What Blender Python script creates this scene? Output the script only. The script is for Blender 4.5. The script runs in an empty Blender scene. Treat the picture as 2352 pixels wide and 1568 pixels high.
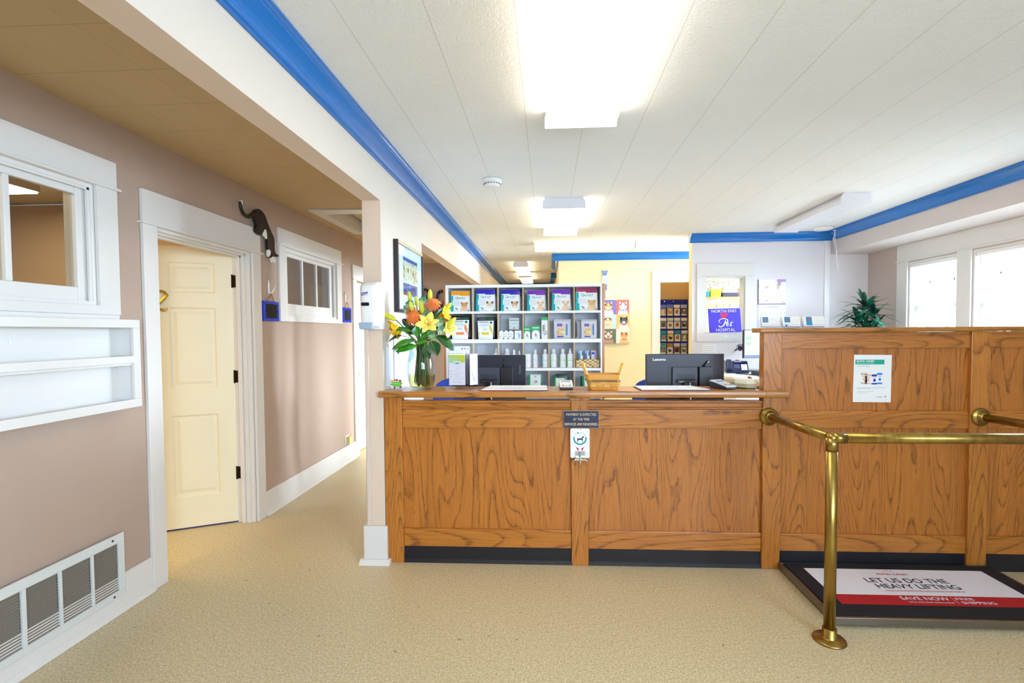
import bpy, bmesh, math, random
from mathutils import Vector, Matrix, Quaternion
random.seed(7)
PI = math.pi
SC = bpy.context.scene
COL = SC.collection
R = math.radians

# ------------------------------------------------------------------ colour / material helpers
def lin(c):
    if isinstance(c, str):
        c = c.lstrip('#'); c = ''.join(x*2 for x in c) if len(c) == 3 else c; c = [int(c[i:i+2], 16)/255 for i in (0, 2, 4)]
    return tuple(x/12.92 if x <= 0.04045 else ((x+0.055)/1.055)**2.4 for x in c) + (1.0,)

class G:
    """small node-graph helper"""
    def __init__(s, name):
        s.m = bpy.data.materials.new(name); s.m.use_nodes = True
        s.t = s.m.node_tree; s.n = s.t.nodes; s.l = s.t.links
        s.b = s.n['Principled BSDF']; s.out = s.n['Material Output']
    def node(s, typ, **k):
        n = s.n.new(typ)
        for a, v in k.items(): setattr(n, a, v)
        return n
    def put(s, sock, v):
        if hasattr(v, 'is_linked') or isinstance(v, bpy.types.NodeSocket): s.l.new(v, sock)
        else: sock.default_value = v
    def math(s, op, a, b=None, c=None):
        n = s.node('ShaderNodeMath', operation=op)
        s.put(n.inputs[0], a)
        if b is not None: s.put(n.inputs[1], b)
        if c is not None: s.put(n.inputs[2], c)
        return n.outputs[0]
    def co(s, scale=(1, 1, 1), loc=(0, 0, 0), rot=(0, 0, 0)):
        tc = s.node('ShaderNodeTexCoord'); mp = s.node('ShaderNodeMapping')
        s.l.new(tc.outputs['Object'], mp.inputs[0])
        mp.inputs['Scale'].default_value = scale; mp.inputs['Location'].default_value = loc; mp.inputs['Rotation'].default_value = rot
        return mp.outputs[0]
    def noise(s, vec, scale, detail=2, rough=.5, dist=0):
        n = s.node('ShaderNodeTexNoise'); s.l.new(vec, n.inputs['Vector'])
        n.inputs['Scale'].default_value = scale; n.inputs['Detail'].default_value = detail
        n.inputs['Roughness'].default_value = rough; n.inputs['Distortion'].default_value = dist
        return n.outputs['Fac']
    def ramp(s, fac, stops):
        n = s.node('ShaderNodeValToRGB'); e = n.color_ramp.elements
        while len(e) < len(stops): e.new(.5)
        for i, (p, c) in enumerate(stops):
            e[i].position = p; e[i].color = lin(c) if isinstance(c, str) else (c, c, c, 1)
        s.l.new(fac, n.inputs[0]); return n.outputs['Color']
    def mix(s, fac, a, b, mode='MIX'):
        n = s.node('ShaderNodeMix', data_type='RGBA', blend_type=mode)
        s.put(n.inputs[0], fac)
        s.put(n.inputs[6], lin(a) if isinstance(a, str) else a); s.put(n.inputs[7], lin(b) if isinstance(b, str) else b)
        return n.outputs[2]
    def bump(s, h, strength=.2, dist=.01):
        n = s.node('ShaderNodeBump'); n.inputs['Strength'].default_value = strength; n.inputs['Distance'].default_value = dist
        s.l.new(h, n.inputs['Height']); s.l.new(n.outputs[0], s.b.inputs['Normal'])
    def set(s, **k):
        names = dict(col='Base Color', rough='Roughness', metal='Metallic', spec='Specular IOR Level', trans='Transmission Weight', ior='IOR', alpha='Alpha', coat='Coat Weight', em='Emission Color', es='Emission Strength', sss='Subsurface Weight', sheen='Sheen Weight')
        for a, v in k.items():
            if isinstance(v, str): v = lin(v)
            s.put(s.b.inputs[names[a]], v)
        return s.m

_M = {}
def P(col, rough=.5, metal=0, var=.04, scale=40, name=None, **k):
    """plain procedural paint / plastic with a faint mottling"""
    key = (col, rough, metal, var, scale, tuple(sorted(k.items())))
    if key in _M: return _M[key]
    g = G(name or 'mat_'+col.lstrip('#'))
    if var:
        f = g.noise(g.co(), scale, 3)
        c = lin(col)
        lo = tuple(max(0, x*(1-var)) for x in c[:3])+(1,); hi = tuple(min(1, x*(1+var)) for x in c[:3])+(1,)
        g.set(col=g.mix(f, lo, hi))
    else: g.set(col=col)
    g.set(rough=rough, metal=metal, **k)
    _M[key] = g.m; return g.m

def glow(col, strength, name, base='#ffffff'):
    g = G(name); g.set(col=base, em=col, es=strength, rough=.5); return g.m

def pane_glass(name, tint='#ffffff', refl=.10):
    g = G(name)
    tr = g.node('ShaderNodeBsdfTransparent'); tr.inputs[0].default_value = lin(tint)
    gl = g.node('ShaderNodeBsdfGlossy'); gl.inputs['Roughness'].default_value = .01
    fr = g.node('ShaderNodeFresnel'); fr.inputs[0].default_value = 1.5
    mx = g.node('ShaderNodeMixShader')
    geo = g.node('ShaderNodeNewGeometry')   # only the entering face mirrors
    f = g.math('MULTIPLY', g.math('MAXIMUM', fr.outputs[0], refl), g.math('SUBTRACT', 1, geo.outputs['Backfacing']))
    g.l.new(f, mx.inputs[0]); g.l.new(tr.outputs[0], mx.inputs[1]); g.l.new(gl.outputs[0], mx.inputs[2])
    g.l.new(mx.outputs[0], g.out.inputs[0]); return g.m

# ------------------------------------------------------------------ mesh builder
class MB:
    def __init__(s): s.v = []; s.f = []; s.m = []; s.s = []; s.mats = []
    def mi(s, mat):
        if mat not in s.mats: s.mats.append(mat)
        return s.mats.index(mat)
    def add(s, vs, fs, mat, smooth=False):
        b = len(s.v); i = s.mi(mat)
        s.v += [Vector(p) for p in vs]
        for f in fs: s.f.append([b+k for k in f]); s.m.append(i); s.s.append(smooth)
        return s
    def box(s, x0, x1, y0, y1, z0, z1, mat):
        x0, x1 = sorted((x0, x1)); y0, y1 = sorted((y0, y1)); z0, z1 = sorted((z0, z1))
        v = [(x0,y0,z0),(x1,y0,z0),(x1,y1,z0),(x0,y1,z0),(x0,y0,z1),(x1,y0,z1),(x1,y1,z1),(x0,y1,z1)]
        return s.add(v, [(0,3,2,1),(4,5,6,7),(0,1,5,4),(1,2,6,5),(2,3,7,6),(3,0,4,7)], mat)
    def cbox(s, c, d, mat, M=None):
        a = len(s.v); s.box(-d[0]/2, d[0]/2, -d[1]/2, d[1]/2, -d[2]/2, d[2]/2, mat)
        T = Matrix.Translation(c) @ (M.to_4x4() if M else Matrix())
        for i in range(a, len(s.v)): s.v[i] = T @ s.v[i]
        return s
    def prism(s, poly, axis, a0, a1, mat, smooth=False):
        """polygon extruded along an axis; 'x': (y,z), 'y': (x,z), 'z': (x,y)"""
        if a0 > a1: a0, a1 = a1, a0
        n = len(poly)
        area = sum(poly[i][0]*poly[(i+1) % n][1]-poly[(i+1) % n][0]*poly[i][1] for i in range(n))
        if area < 0: poly = poly[::-1]
        def p(u, w, a): return {'x': (a, u, w), 'y': (u, a, w), 'z': (u, w, a)}[axis]
        v = [p(u, w, a0) for u, w in poly]+[p(u, w, a1) for u, w in poly]
        top = tuple(range(n, 2*n)); bot = tuple(range(n-1, -1, -1))
        sides = [(i, (i+1) % n, n+(i+1) % n, n+i) for i in range(n)]
        if axis == 'y':
            top = top[::-1]; bot = bot[::-1]; sides = [q[::-1] for q in sides]
        b = len(s.v); s.add(v, [bot, top], mat); i = s.mi(mat)
        for q in sides: s.f.append([b+k for k in q]); s.m.append(i); s.s.append(smooth)
        return s
    def tube(s, pts, r, n=10, mat=None, caps=True, smooth=True, closed=False):
        pts = [Vector(p) for p in pts]; k = len(pts)
        rr = r if isinstance(r, (list, tuple)) else [r]*k
        v = []; prev = None
        for i, p in enumerate(pts):
            if closed: d = pts[(i+1) % k]-pts[i-1]
            else: d = pts[min(i+1, k-1)]-pts[max(i-1, 0)]
            d = d.normalized() if d.length > 1e-9 else Vector((0, 0, 1))
            if prev is None:
                u = d.orthogonal().normalized()
            else:
                u = prev-d*prev.dot(d); u = u.normalized() if u.length > 1e-6 else d.orthogonal().normalized()
            prev = u; w = d.cross(u)
            v += [p+(u*math.cos(2*PI*j/n)+w*math.sin(2*PI*j/n))*rr[i] for j in range(n)]
        f = []
        for i in range(k if closed else k-1):
            a, b = i*n, ((i+1) % k)*n
            for j in range(n): f.append((a+j, a+(j+1) % n, b+(j+1) % n, b+j))
        s.add(v, f, mat, smooth)
        if caps and not closed:
            b = len(s.v)-len(v); i = s.mi(mat)
            s.f.append([b+j for j in range(n)][::-1]); s.m.append(i); s.s.append(False)
            s.f.append([b+(k-1)*n+j for j in range(n)]); s.m.append(i); s.s.append(False)
        return s
    def cyl(s, p0, p1, r, n=20, mat=None, smooth=True): return s.tube([p0, p1], r, n, mat, True, smooth)
    def lathe(s, prof, c, n=24, mat=None, smooth=True, axis='z', cap=True):
        v = []; f = []
        k = len(prof)
        for r, h in prof:
            for j in range(n):
                a = 2*PI*j/n; x, y = r*math.cos(a), r*math.sin(a)
                q = {'z': (x, y, h), 'y': (x, -h, y), 'x': (h, x, y)}[axis]
                v.append((c[0]+q[0], c[1]+q[1], c[2]+q[2]))
        for i in range(k-1):
            for j in range(n): f.append((i*n+j, i*n+(j+1) % n, (i+1)*n+(j+1) % n, (i+1)*n+j))
        b = len(s.v); s.add(v, f, mat, smooth); i = s.mi(mat)
        if cap:
            if prof[0][0] > 1e-5: s.f.append([b+j for j in range(n)][::-1]); s.m.append(i); s.s.append(False)
            if prof[-1][0] > 1e-5: s.f.append([b+(k-1)*n+j for j in range(n)]); s.m.append(i); s.s.append(False)
        return s
    def ball(s, c, r, mat, seg=16, rings=10):
        if not isinstance(r, (list, tuple)): r = (r, r, r)
        v = []; f = []
        for i in range(rings+1):
            t = PI*i/rings
            for j in range(seg):
                a = 2*PI*j/seg
                v.append((c[0]+r[0]*math.sin(t)*math.cos(a), c[1]+r[1]*math.sin(t)*math.sin(a), c[2]-r[2]*math.cos(t)))
        for i in range(rings):
            for j in range(seg): f.append((i*seg+j, i*seg+(j+1) % seg, (i+1)*seg+(j+1) % seg, (i+1)*seg+j))
        return s.add(v, f, mat, True)
    def grid(s, fn, nu, nv, mat, smooth=True):
        v = [fn(i/nu, j/nv) for j in range(nv+1) for i in range(nu+1)]
        f = [(j*(nu+1)+i, j*(nu+1)+i+1, (j+1)*(nu+1)+i+1, (j+1)*(nu+1)+i) for j in range(nv) for i in range(nu)]
        return s.add(v, f, mat, smooth)
    def face(s, pts, mat): return s.add(pts, [tuple(range(len(pts)))], mat)
    def fy(s, poly, y, mat):
        """flat print on a -Y facing surface: (x,z) polygon"""
        n = len(poly); a = sum(poly[i][0]*poly[(i+1) % n][1]-poly[(i+1) % n][0]*poly[i][1] for i in range(n))
        if a < 0: poly = poly[::-1]
        return s.face([(u, y, w) for u, w in poly], mat)
    def ry(s, x0, x1, z0, z1, y, mat): return s.fy([(x0, z0), (x1, z0), (x1, z1), (x0, z1)], y, mat)
    def ey(s, cx, cz, rx, rz, y, mat, n=20, a0=0, a1=360):
        p = [(cx+rx*math.cos(R(a0+(a1-a0)*i/n)), cz+rz*math.sin(R(a0+(a1-a0)*i/n))) for i in range(n+(0 if a1-a0 >= 360 else 1))]
        return s.fy(p, y, mat)
    def xf(s, M, a=0):
        for i in range(a, len(s.v)): s.v[i] = M @ s.v[i]
        if M.determinant() < 0 and a == 0: s.f = [f[::-1] for f in s.f]
        return s
    def text(s, body, x0, x1, z0, z1, y, mat, italic=0, M=None, font_w=0):
        """lettering fitted into a rectangle on a -Y facing surface"""
        vs, fs = glyphs(body, font_w)
        if not vs: return s
        ax, bx = min(p[0] for p in vs), max(p[0] for p in vs); az, bz = min(p[1] for p in vs), max(p[1] for p in vs)
        out = []
        for p in vs:
            u = (p[0]-ax)/max(bx-ax, 1e-6); w = (p[1]-az)/max(bz-az, 1e-6)
            q = Vector((x0+(x1-x0)*u+italic*(z1-z0)*w, y, z0+(z1-z0)*w))
            out.append(M @ q if M else q)
        return s.add(out, fs, mat)
    def build(s, name, parent=None, bevel=0, seg=2, label=None, cat=None, group=None, kind=None, base=None, subsurf=0):
        me = bpy.data.meshes.new(name)
        o = bpy.data.objects.new(name, me); COL.objects.link(o)
        if parent is not None:
            o.parent = parent; off = world(parent)
        else:
            if base is None:
                lo = [min(p[i] for p in s.v) for i in range(3)]; hi = [max(p[i] for p in s.v) for i in range(3)]
                base = ((lo[0]+hi[0])/2, (lo[1]+hi[1])/2, lo[2])
            if kind == 'structure': base = (0, 0, 0)
            off = Vector(base); o.location = off
        me.from_pydata([p-off for p in s.v], [], s.f)
        for m in s.mats: me.materials.append(m)
        me.polygons.foreach_set('material_index', s.m); me.polygons.foreach_set('use_smooth', s.s)
        me.update()
        if bevel:
            b = o.modifiers.new('bevel', 'BEVEL'); b.width = bevel; b.segments = seg; b.limit_method = 'ANGLE'; b.angle_limit = R(40)
            b.harden_normals = False
        if subsurf:
            b = o.modifiers.new('sub', 'SUBSURF'); b.levels = subsurf; b.render_levels = subsurf
        tag(o, label, cat, group, kind)
        return o

def world(o):
    v = Vector(o.location)
    while o.parent: o = o.parent; v += o.location
    return v
def tag(o, label=None, cat=None, group=None, kind=None):
    for k, v in (('label', label), ('category', cat), ('group', group), ('kind', kind)):
        if v: o[k] = v
    return o
def thing(name, label, cat, base, group=None, kind=None):
    o = bpy.data.objects.new(name, None); COL.objects.link(o)
    o.location = base; o.empty_display_size = .05
    return tag(o, label, cat, group, kind)

_GL = {}
def glyphs(body, w=0):
    if (body, w) in _GL: return _GL[(body, w)]
    cu = bpy.data.curves.new('t', 'FONT'); cu.body = body; cu.size = 1; cu.resolution_u = 3; cu.offset = w
    ob = bpy.data.objects.new('t', cu); COL.objects.link(ob)
    dg = bpy.context.evaluated_depsgraph_get(); me = ob.evaluated_get(dg).to_mesh()
    r = ([tuple(v.co) for v in me.vertices], [tuple(p.vertices) for p in me.polygons])
    ob.evaluated_get(dg).to_mesh_clear()
    bpy.data.objects.remove(ob); bpy.data.curves.remove(cu)
    _GL[(body, w)] = r; return r

def rot_to(d, up=(0, 0, 1)):
    return Vector(up).rotation_difference(Vector(d).normalized()).to_matrix().to_4x4()
def bez(p0, p1, p2, n=10):
    p0, p1, p2 = Vector(p0), Vector(p1), Vector(p2)
    return [p0*(1-t)**2+p1*2*t*(1-t)+p2*t*t for t in [i/n for i in range(n+1)]]
def crom(pts, n=6, closed=False):
    """smooth curve through points"""
    P_ = [Vector(p) for p in pts]; out = []; k = len(P_)
    for i in range(k if closed else k-1):
        if closed: a, b, c, d = P_[i-1], P_[i], P_[(i+1) % k], P_[(i+2) % k]
        else: a, b, c, d = P_[max(i-1, 0)], P_[i], P_[i+1], P_[min(i+2, k-1)]
        for j in range(n):
            t = j/n
            out.append(.5*((2*b)+(-a+c)*t+(2*a-5*b+4*c-d)*t*t+(-a+3*b-3*c+d)*t**3))
    if not closed: out.append(P_[-1])
    return out
def rrect(x0, x1, z0, z1, r, n=5):
    p = []
    for cx, cz, a in ((x1-r, z0+r, -90), (x1-r, z1-r, 0), (x0+r, z1-r, 90), (x0+r, z0+r, 180)):
        p += [(cx+r*math.cos(R(a+90*i/n)), cz+r*math.sin(R(a+90*i/n))) for i in range(n+1)]
    return p
SKY, EXPO = 10.5, 0.58
# ------------------------------------------------------------------ materials
def oak(name, axis, seed=0, light='#d08636', mid='#b87028', dark='#54280a', n=11, stretch=.13):
    """oak: contour lines of a noise field stretched along the grain give the cathedral figure"""
    g = G(name)
    big = 1.0; st = stretch
    sc = {'z': (big, big, st), 'x': (st, big, big), 'y': (big, st, big)}[axis]
    fs = {'z': (1, 1, .035), 'x': (.035, 1, 1), 'y': (1, .035, 1)}[axis]
    v = g.co(sc, (seed*3.7, seed*1.3, seed*2.1))
    wob = g.noise(g.co(tuple(x*1.0 for x in (1, 1, 1)), (seed, 0, 0)), 22, 2)
    h = g.noise(v, 4.2, 1.2, .45, .25)
    h = g.math('ADD', h, g.math('MULTIPLY', wob, .012))
    h = g.math('FRACT', g.math('MULTIPLY', h, n*2.2))
    fine = g.noise(g.co(fs, (seed, seed, seed)), 260, 3, .65)
    med = g.noise(g.co(fs, (seed*2, 0, seed)), 60, 2, .5)
    tone = g.noise(g.co(sc, (seed, 5, 2)), 2.0, 2)
    base = g.mix(tone, light, mid)
    line = g.ramp(h, [(0, 1.0), (.06, .9), (.15, .30), (.34, 0.06), (.60, .0), (.93, .0), (1.0, .8)])
    pores = g.ramp(fine, [(.0, 1.0), (.44, .85), (.53, .0), (1, 0.0)])
    lf = g.math('MULTIPLY', line, g.math('ADD', .35, g.math('MULTIPLY', pores, .65)))
    c = g.mix(g.math('MULTIPLY', lf, .92), base, dark)
    c = g.mix(g.math('MULTIPLY', pores, .22), c, dark)
    c = g.mix(g.math('MULTIPLY', g.ramp(med, [(.35, 1.0), (.6, 0.0)]), .18), c, dark)
    g.set(col=c, rough=.32, spec=.5, coat=.25)
    g.b.inputs['Coat Roughness'].default_value = .18
    g.bump(fine, .06, .002)
    return g.m

def tile_ceiling(name, col, ox, oy, px, py, lc='#9a958c', ly='#ffffff', fx=.55, fy=.25, bump=.35):
    g = G(name)
    tc = g.node('ShaderNodeTexCoord'); sp = g.node('ShaderNodeSeparateXYZ'); g.l.new(tc.outputs['Object'], sp.inputs[0])
    def line(o, off, per, w):
        f = g.math('FRACT', g.math('DIVIDE', g.math('SUBTRACT', o, off-per*20), per))
        d = g.math('MINIMUM', f, g.math('SUBTRACT', 1, f))
        return g.math('LESS_THAN', d, w/per)
    lx = line(sp.outputs[0], ox, px, .0016); lyy = line(sp.outputs[1], oy, py, .0016)
    mott = g.noise(g.co(), 3, 2)
    c = g.mix(mott, col, tuple(x*.95 for x in lin(col)[:3])+(1,))
    c = g.mix(g.math('MULTIPLY', lyy, fy), c, ly)
    c = g.mix(g.math('MULTIPLY', lx, fx), c, lc)
    g.set(col=c, rough=.8, spec=.2)
    n1 = g.noise(g.co(), 55, 3, .55, 1.2)
    h = g.ramp(n1, [(.40, 0.0), (.5, .8), (.6, 1.0)])
    g.bump(h, bump, .003)
    return g.m

def speckle_floor():
    g = G('vinyl_floor')
    a = g.noise(g.co(), 130, 3, .7); b = g.noise(g.co(), 55, 3, .6); big = g.noise(g.co(), 1.4, 3)
    c = g.ramp(a, [(.30, '#968662'), (.44, '#ccba8f'), (.55, '#e0d1ac'), (.72, '#f2e8d0')])
    c = g.mix(g.math('MULTIPLY', g.ramp(b, [(.35, 1.0), (.6, 0.0)]), .25), c, '#a08c64')
    c = g.mix(g.math('MULTIPLY', big, .18), c, '#b09c72')
    sp = g.noise(g.co((1, 1, 1), (7, 3, 1)), 30, 1)
    c = g.mix(g.math('MULTIPLY', g.math('GREATER_THAN', sp, .76), .6), c, '#6b5a40')
    g.set(col=c, rough=.38, spec=.5)
    g.bump(a, .05, .001)
    return g.m

def wall_paint(name, col, bump=.12, rough=.6):
    g = G(name)
    f = g.noise(g.co(), 2.2, 3); c = lin(col)
    g.set(col=g.mix(f, tuple(x*.97 for x in c[:3])+(1,), tuple(min(1, x*1.03) for x in c[:3])+(1,)), rough=rough, spec=.3)
    g.bump(g.noise(g.co(), 240, 2), bump, .001)
    return g.m

def brass_mat():
    g = G('aged_brass')
    f = g.noise(g.co((1, 1, .25)), 30, 3)
    g.set(col=g.ramp(f, [(.3, '#96793a'), (.7, '#b09350')]), metal=1.0, rough=.30)
    return g.m

OAK_Z = oak('oak_upright_grain', 'z', 1)
OAK_Z2 = oak('oak_upright_grain_b', 'z', 2.4)
OAK_X = oak('oak_cross_grain', 'x', 3, n=8)
OAK_P = [oak('oak_panel_%d' % i, 'z', 5+i*1.9, light='#cc8234', mid='#b46a26', n=13, stretch=.11+.02*(i % 2)) for i in range(4)]
OAK_TOP = oak('oak_counter_top', 'x', 9, light='#c88a40', mid='#b4742e', n=7)
BLUE = P('#0068b8', .22, name='blue_gloss_paint', var=.02, scale=4, spec=.6)
TAUPE = wall_paint('taupe_wall_paint', '#b29c8d')
OFFW = wall_paint('warm_white_wall_paint', '#d4cbc0')
YELL = wall_paint('yellow_wall_paint', '#e4d8b2')
TAN = wall_paint('tan_wall_paint', '#c9a266')
TAUPE_LIT = wall_paint('lit_taupe_paint', '#dfc9b6')  # same paint as the hall wall, the column's stronger light put into its colour
GREYW = wall_paint('pale_grey_wall_paint', '#e6e3e6')
BAYW = wall_paint('bay_wall_paint', '#c0b0a6')
TRIM = P('#dfdcd8', .35, name='white_trim_enamel', var=.015, scale=6)
DOORW = P('#ece5c8', .4, name='cream_door_paint', var=.02, scale=6)
WHITE = P('#f0f0ee', .4, name='white_plastic', var=.01)
WHITEM = P('#f6f7f8', .5, name='white_melamine', var=.01)
PAPER = P('#f4f4f2', .7, name='white_paper', var=.01)
BLACK = P('#101014', .35, name='black_plastic', var=.1)
BLACKR = P('#15131a', .5, name='black_vinyl', var=.15)
NAVY = P('#10183c', .35, name='navy_plastic')
GREYP = P('#9aa0a6', .4, name='grey_plastic')
STEEL = P('#b9bcc0', .28, metal=1, name='brushed_steel')
CHROME = P('#d8d8d6', .15, metal=1, name='chrome')
BRASS = brass_mat()
GOLD = P('#c9a83a', .3, metal=.8, name='gold_paint')
DARKB = P('#2a1c12', .4, metal=.6, name='dark_bronze')
FLOORM = speckle_floor()
CEIL = tile_ceiling('textured_ceiling_tile', '#f0f1f0', -.415, 1.93, .3065, .3045, fx=.42)
CEILH = tile_ceiling('hall_ceiling_tile', '#c9b08a', -1.65, 1.69, .305, .303, lc='#6a5a44', ly='#6a5a44', fx=.25, fy=.4, bump=.25)
PANE = pane_glass('window_pane_glass', '#f4faff', .05)
PANED = pane_glass('interior_pane_glass', '#e0e4e6', .12)
CLEAR = pane_glass('clear_acrylic', '#fafbff', .03)
# ------------------------------------------------------------------ camera
cam = bpy.data.cameras.new('camera'); co = bpy.data.objects.new('camera', cam); COL.objects.link(co); SC.camera = co
F_, PIT, YAW, ROL, CX, CY = 1140.0, 0.03316, 0.05247, -0.00694, 1197.963, 799.490
cam.sensor_fit = 'HORIZONTAL'; cam.sensor_width = 36; cam.lens = F_/2352*36
cam.shift_x = (1176-CX)/2352; cam.shift_y = (CY-784)/2352; cam.clip_start = .02; cam.clip_end = 200
R0 = Matrix(((1, 0, 0), (0, 0, -1), (0, 1, 0)))
Ry = Matrix(((math.cos(YAW), 0, math.sin(YAW)), (0, 1, 0), (-math.sin(YAW), 0, math.cos(YAW))))
Rp = Matrix(((1, 0, 0), (0, math.cos(PIT), -math.sin(PIT)), (0, math.sin(PIT), math.cos(PIT))))
Rr = Matrix(((math.cos(ROL), -math.sin(ROL), 0), (math.sin(ROL), math.cos(ROL), 0), (0, 0, 1)))
RC = Rr @ Rp @ Ry @ R0
M3 = Matrix((RC[0], -RC[1], -RC[2])).transposed()
co.matrix_world = Matrix.Translation((0, 0, 1.4282)) @ M3.to_4x4()

# ------------------------------------------------------------------ room shell
ZC, ZH = 2.545, 2.515
def struct(mb, name, label, cat, bevel=0):
    return mb.build(name, label=label, cat=cat, kind='structure', bevel=bevel)
def wallY(mb, x0, x1, y0, y1, z0, z1, holes, mat):
    """wall running along Y with rectangular holes (y0,y1,z0,z1)"""
    ys = sorted({y0, y1, *[h[0] for h in holes], *[h[1] for h in holes]})
    for a, b in zip(ys, ys[1:]):
        cut = sorted((h[2], h[3]) for h in holes if h[0] <= a+1e-6 and h[1] >= b-1e-6)
        z = z0
        for c, d in cut:
            if c > z+1e-6: mb.box(x0, x1, a, b, z, c, mat)
            z = d
        if z < z1-1e-6: mb.box(x0, x1, a, b, z, z1, mat)
    return mb
def wallX(mb, y0, y1, x0, x1, z0, z1, holes, mat):
    xs = sorted({x0, x1, *[h[0] for h in holes], *[h[1] for h in holes]})
    for a, b in zip(xs, xs[1:]):
        cut = sorted((h[2], h[3]) for h in holes if h[0] <= a+1e-6 and h[1] >= b-1e-6)
        z = z0
        for c, d in cut:
            if c > z+1e-6: mb.box(a, b, y0, y1, z, c, mat)
            z = d
        if z < z1-1e-6: mb.box(a, b, y0, y1, z, z1, mat)
    return mb

struct(MB().box(-5.3, 4.0, -1.75, 11.8, -.12, 0, FLOORM), 'floor', 'speckled beige vinyl floor of the reception room', 'floor')
struct(MB().box(-1.07, 3.85, -1.7, 11.8, ZC, ZC+.08, CEIL), 'ceiling', 'white textured square-tile ceiling over the reception room', 'ceiling')
struct(MB().box(-5.4, 4.0, -1.8, 11.9, 2.72, 2.8, OFFW), 'light_seal', 'plain roof slab added unseen above the ceilings to stop light leaks', 'light_seal')  # unseen slab added to keep sky light out of the gaps below
# hall ceiling with the attic hatch opening
m = MB()
HX0, HX1, HY0, HY1 = -2.0, -1.42, 4.44, 5.25
for a in ((-2.3, -1.07, -1.7, HY0), (-2.3, -1.07, HY1, 7.9), (-2.3, HX0, HY0, HY1), (HX1, -1.07, HY0, HY1)):
    m.box(a[0], a[1], a[2], a[3], ZH, ZH+.03, CEILH)
struct(m, 'ceiling_hall', 'tan tiled ceiling above the side hallway', 'ceiling')
h = thing('attic_hatch', 'framed attic hatch set into the tan hallway ceiling', 'hatch', (-1.7, 4.85, ZH), kind='thing')
m = MB(); t = .014; w = .095
m.box(HX0-w, HX1+w, HY0-w-.06, HY0, ZH-t, ZH-.001, TRIM); m.box(HX0-w, HX1+w, HY1, HY1+w, ZH-t, ZH-.001, TRIM)
m.box(HX0-w, HX0, HY0, HY1, ZH-t, ZH-.001, TRIM); m.box(HX1, HX1+w, HY0, HY1, ZH-t, ZH-.001, TRIM)
m.build('hatch_frame', h)
m = MB()
m.box(HX0+.001, HX0+.013, HY0+.001, HY1-.001, ZH, ZH+.13, TRIM); m.box(HX1-.013, HX1-.001, HY0+.001, HY1-.001, ZH, ZH+.13, TRIM)
m.box(HX0+.013, HX1-.013, HY0+.001, HY0+.013, ZH, ZH+.13, TRIM); m.box(HX0+.013, HX1-.013, HY1-.013, HY1-.001, ZH, ZH+.13, TRIM)
m.build('hatch_liner', h)
MB().box(HX0+.05, HX1-.016, HY0+.016, HY1-.016, ZH+.10, ZH+.118, CEILH).build('hatch_panel', h)

# left hall wall: X -2.22 .. -2.36
WL, WT = -2.22, .14
DOOR = (2.716, 3.628, 0, 2.035)
WINA = (1.30, 2.343, 1.573, 2.16)
WINB = (4.115, 5.12, 1.573, 2.155)
DOORB = (5.66, 6.46, 0, 2.035)
m = wallY(MB(), WL-WT, WL, -1.75, 7.9, 0, ZH+.02, [DOOR, WINA, WINB, DOORB], TAUPE)
struct(m, 'wall_left', 'taupe hallway wall with door two and inside windows', 'wall')
# middle wall: column, beam over the hall opening, wall piece with the picture, beam over far opening
XL, XR = -1.125, -1.011
def twoface(mb):
    """room side painted off-white, the rest taupe"""
    i = mb.mi(OFFW)
    for k, f in enumerate(mb.f):
        a, b, c = (mb.v[f[j]] for j in range(3))
        if (b-a).cross(c-a).x > 1e-9: mb.m[k] = i
    return mb
m = MB()
m.box(XL, XR, 2.994, 3.98, 0, ZC, TAUPE_LIT)
m.box(XL, XR, -1.75, 2.994, 2.232, ZC, TAUPE_LIT)
m.box(XL, XR, 3.98, 11.5, 2.149, ZC, TAUPE_LIT)
m.box(XL, XR, 7.9, 11.6, 0, 2.149, TAUPE)
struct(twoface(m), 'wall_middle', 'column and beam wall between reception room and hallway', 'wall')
# end walls
struct(MB().box(-2.36, -1.13, 7.75, 7.89, 0, ZH+.02, TAUPE), 'wall_hall_end', 'tan end wall of the side hallway', 'wall')
struct(MB().box(-1.2, .5, 11.5, 11.6, 0, ZC, YELL), 'wall_far', 'yellow wall closing the far corridor', 'wall')
# yellow wall
YW = 7.247
m = wallX(MB(), YW, YW+.12, .165, 3.85, 0, ZC, [(1.616, 2.42, 0, 2.122)], YELL)
m.box(.165, .285, YW+.12, 8.75, 0, ZC, YELL)
m.box(.165, .5, 9.6, 11.5, 0, ZC, YELL)
struct(m, 'wall_back', 'yellow back wall with the cat pictures', 'wall')
struct(MB().box(.29, 3.85, 8.75, 8.85, 0, ZC, TAN).box(3.75, 3.85, YW+.121, 8.75, 0, ZC, TAN).box(.287, .5, 8.85, 9.6, 0, ZC, TAN), 'wall_closet', 'tan wall of the room behind the yellow wall', 'wall')
# white wall with sign window
WW = 5.927
m = wallX(MB(), WW, WW+.13, 1.692, 3.85, 0, ZC, [(1.839, 2.295, 1.395, 2.055)], GREYW)
k = m.mi(YELL)
for i, f in enumerate(m.f):
    a, b, c = (m.v[f[j]] for j in range(3))
    if (b-a).cross(c-a).x < -1e-9 and abs(a.x-1.692) < 1e-4: m.m[i] = k  # left end face: the yellow light on it is put into its colour
struct(m, 'wall_white', 'pale white wall carrying the clinic sign window', 'wall')
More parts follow.
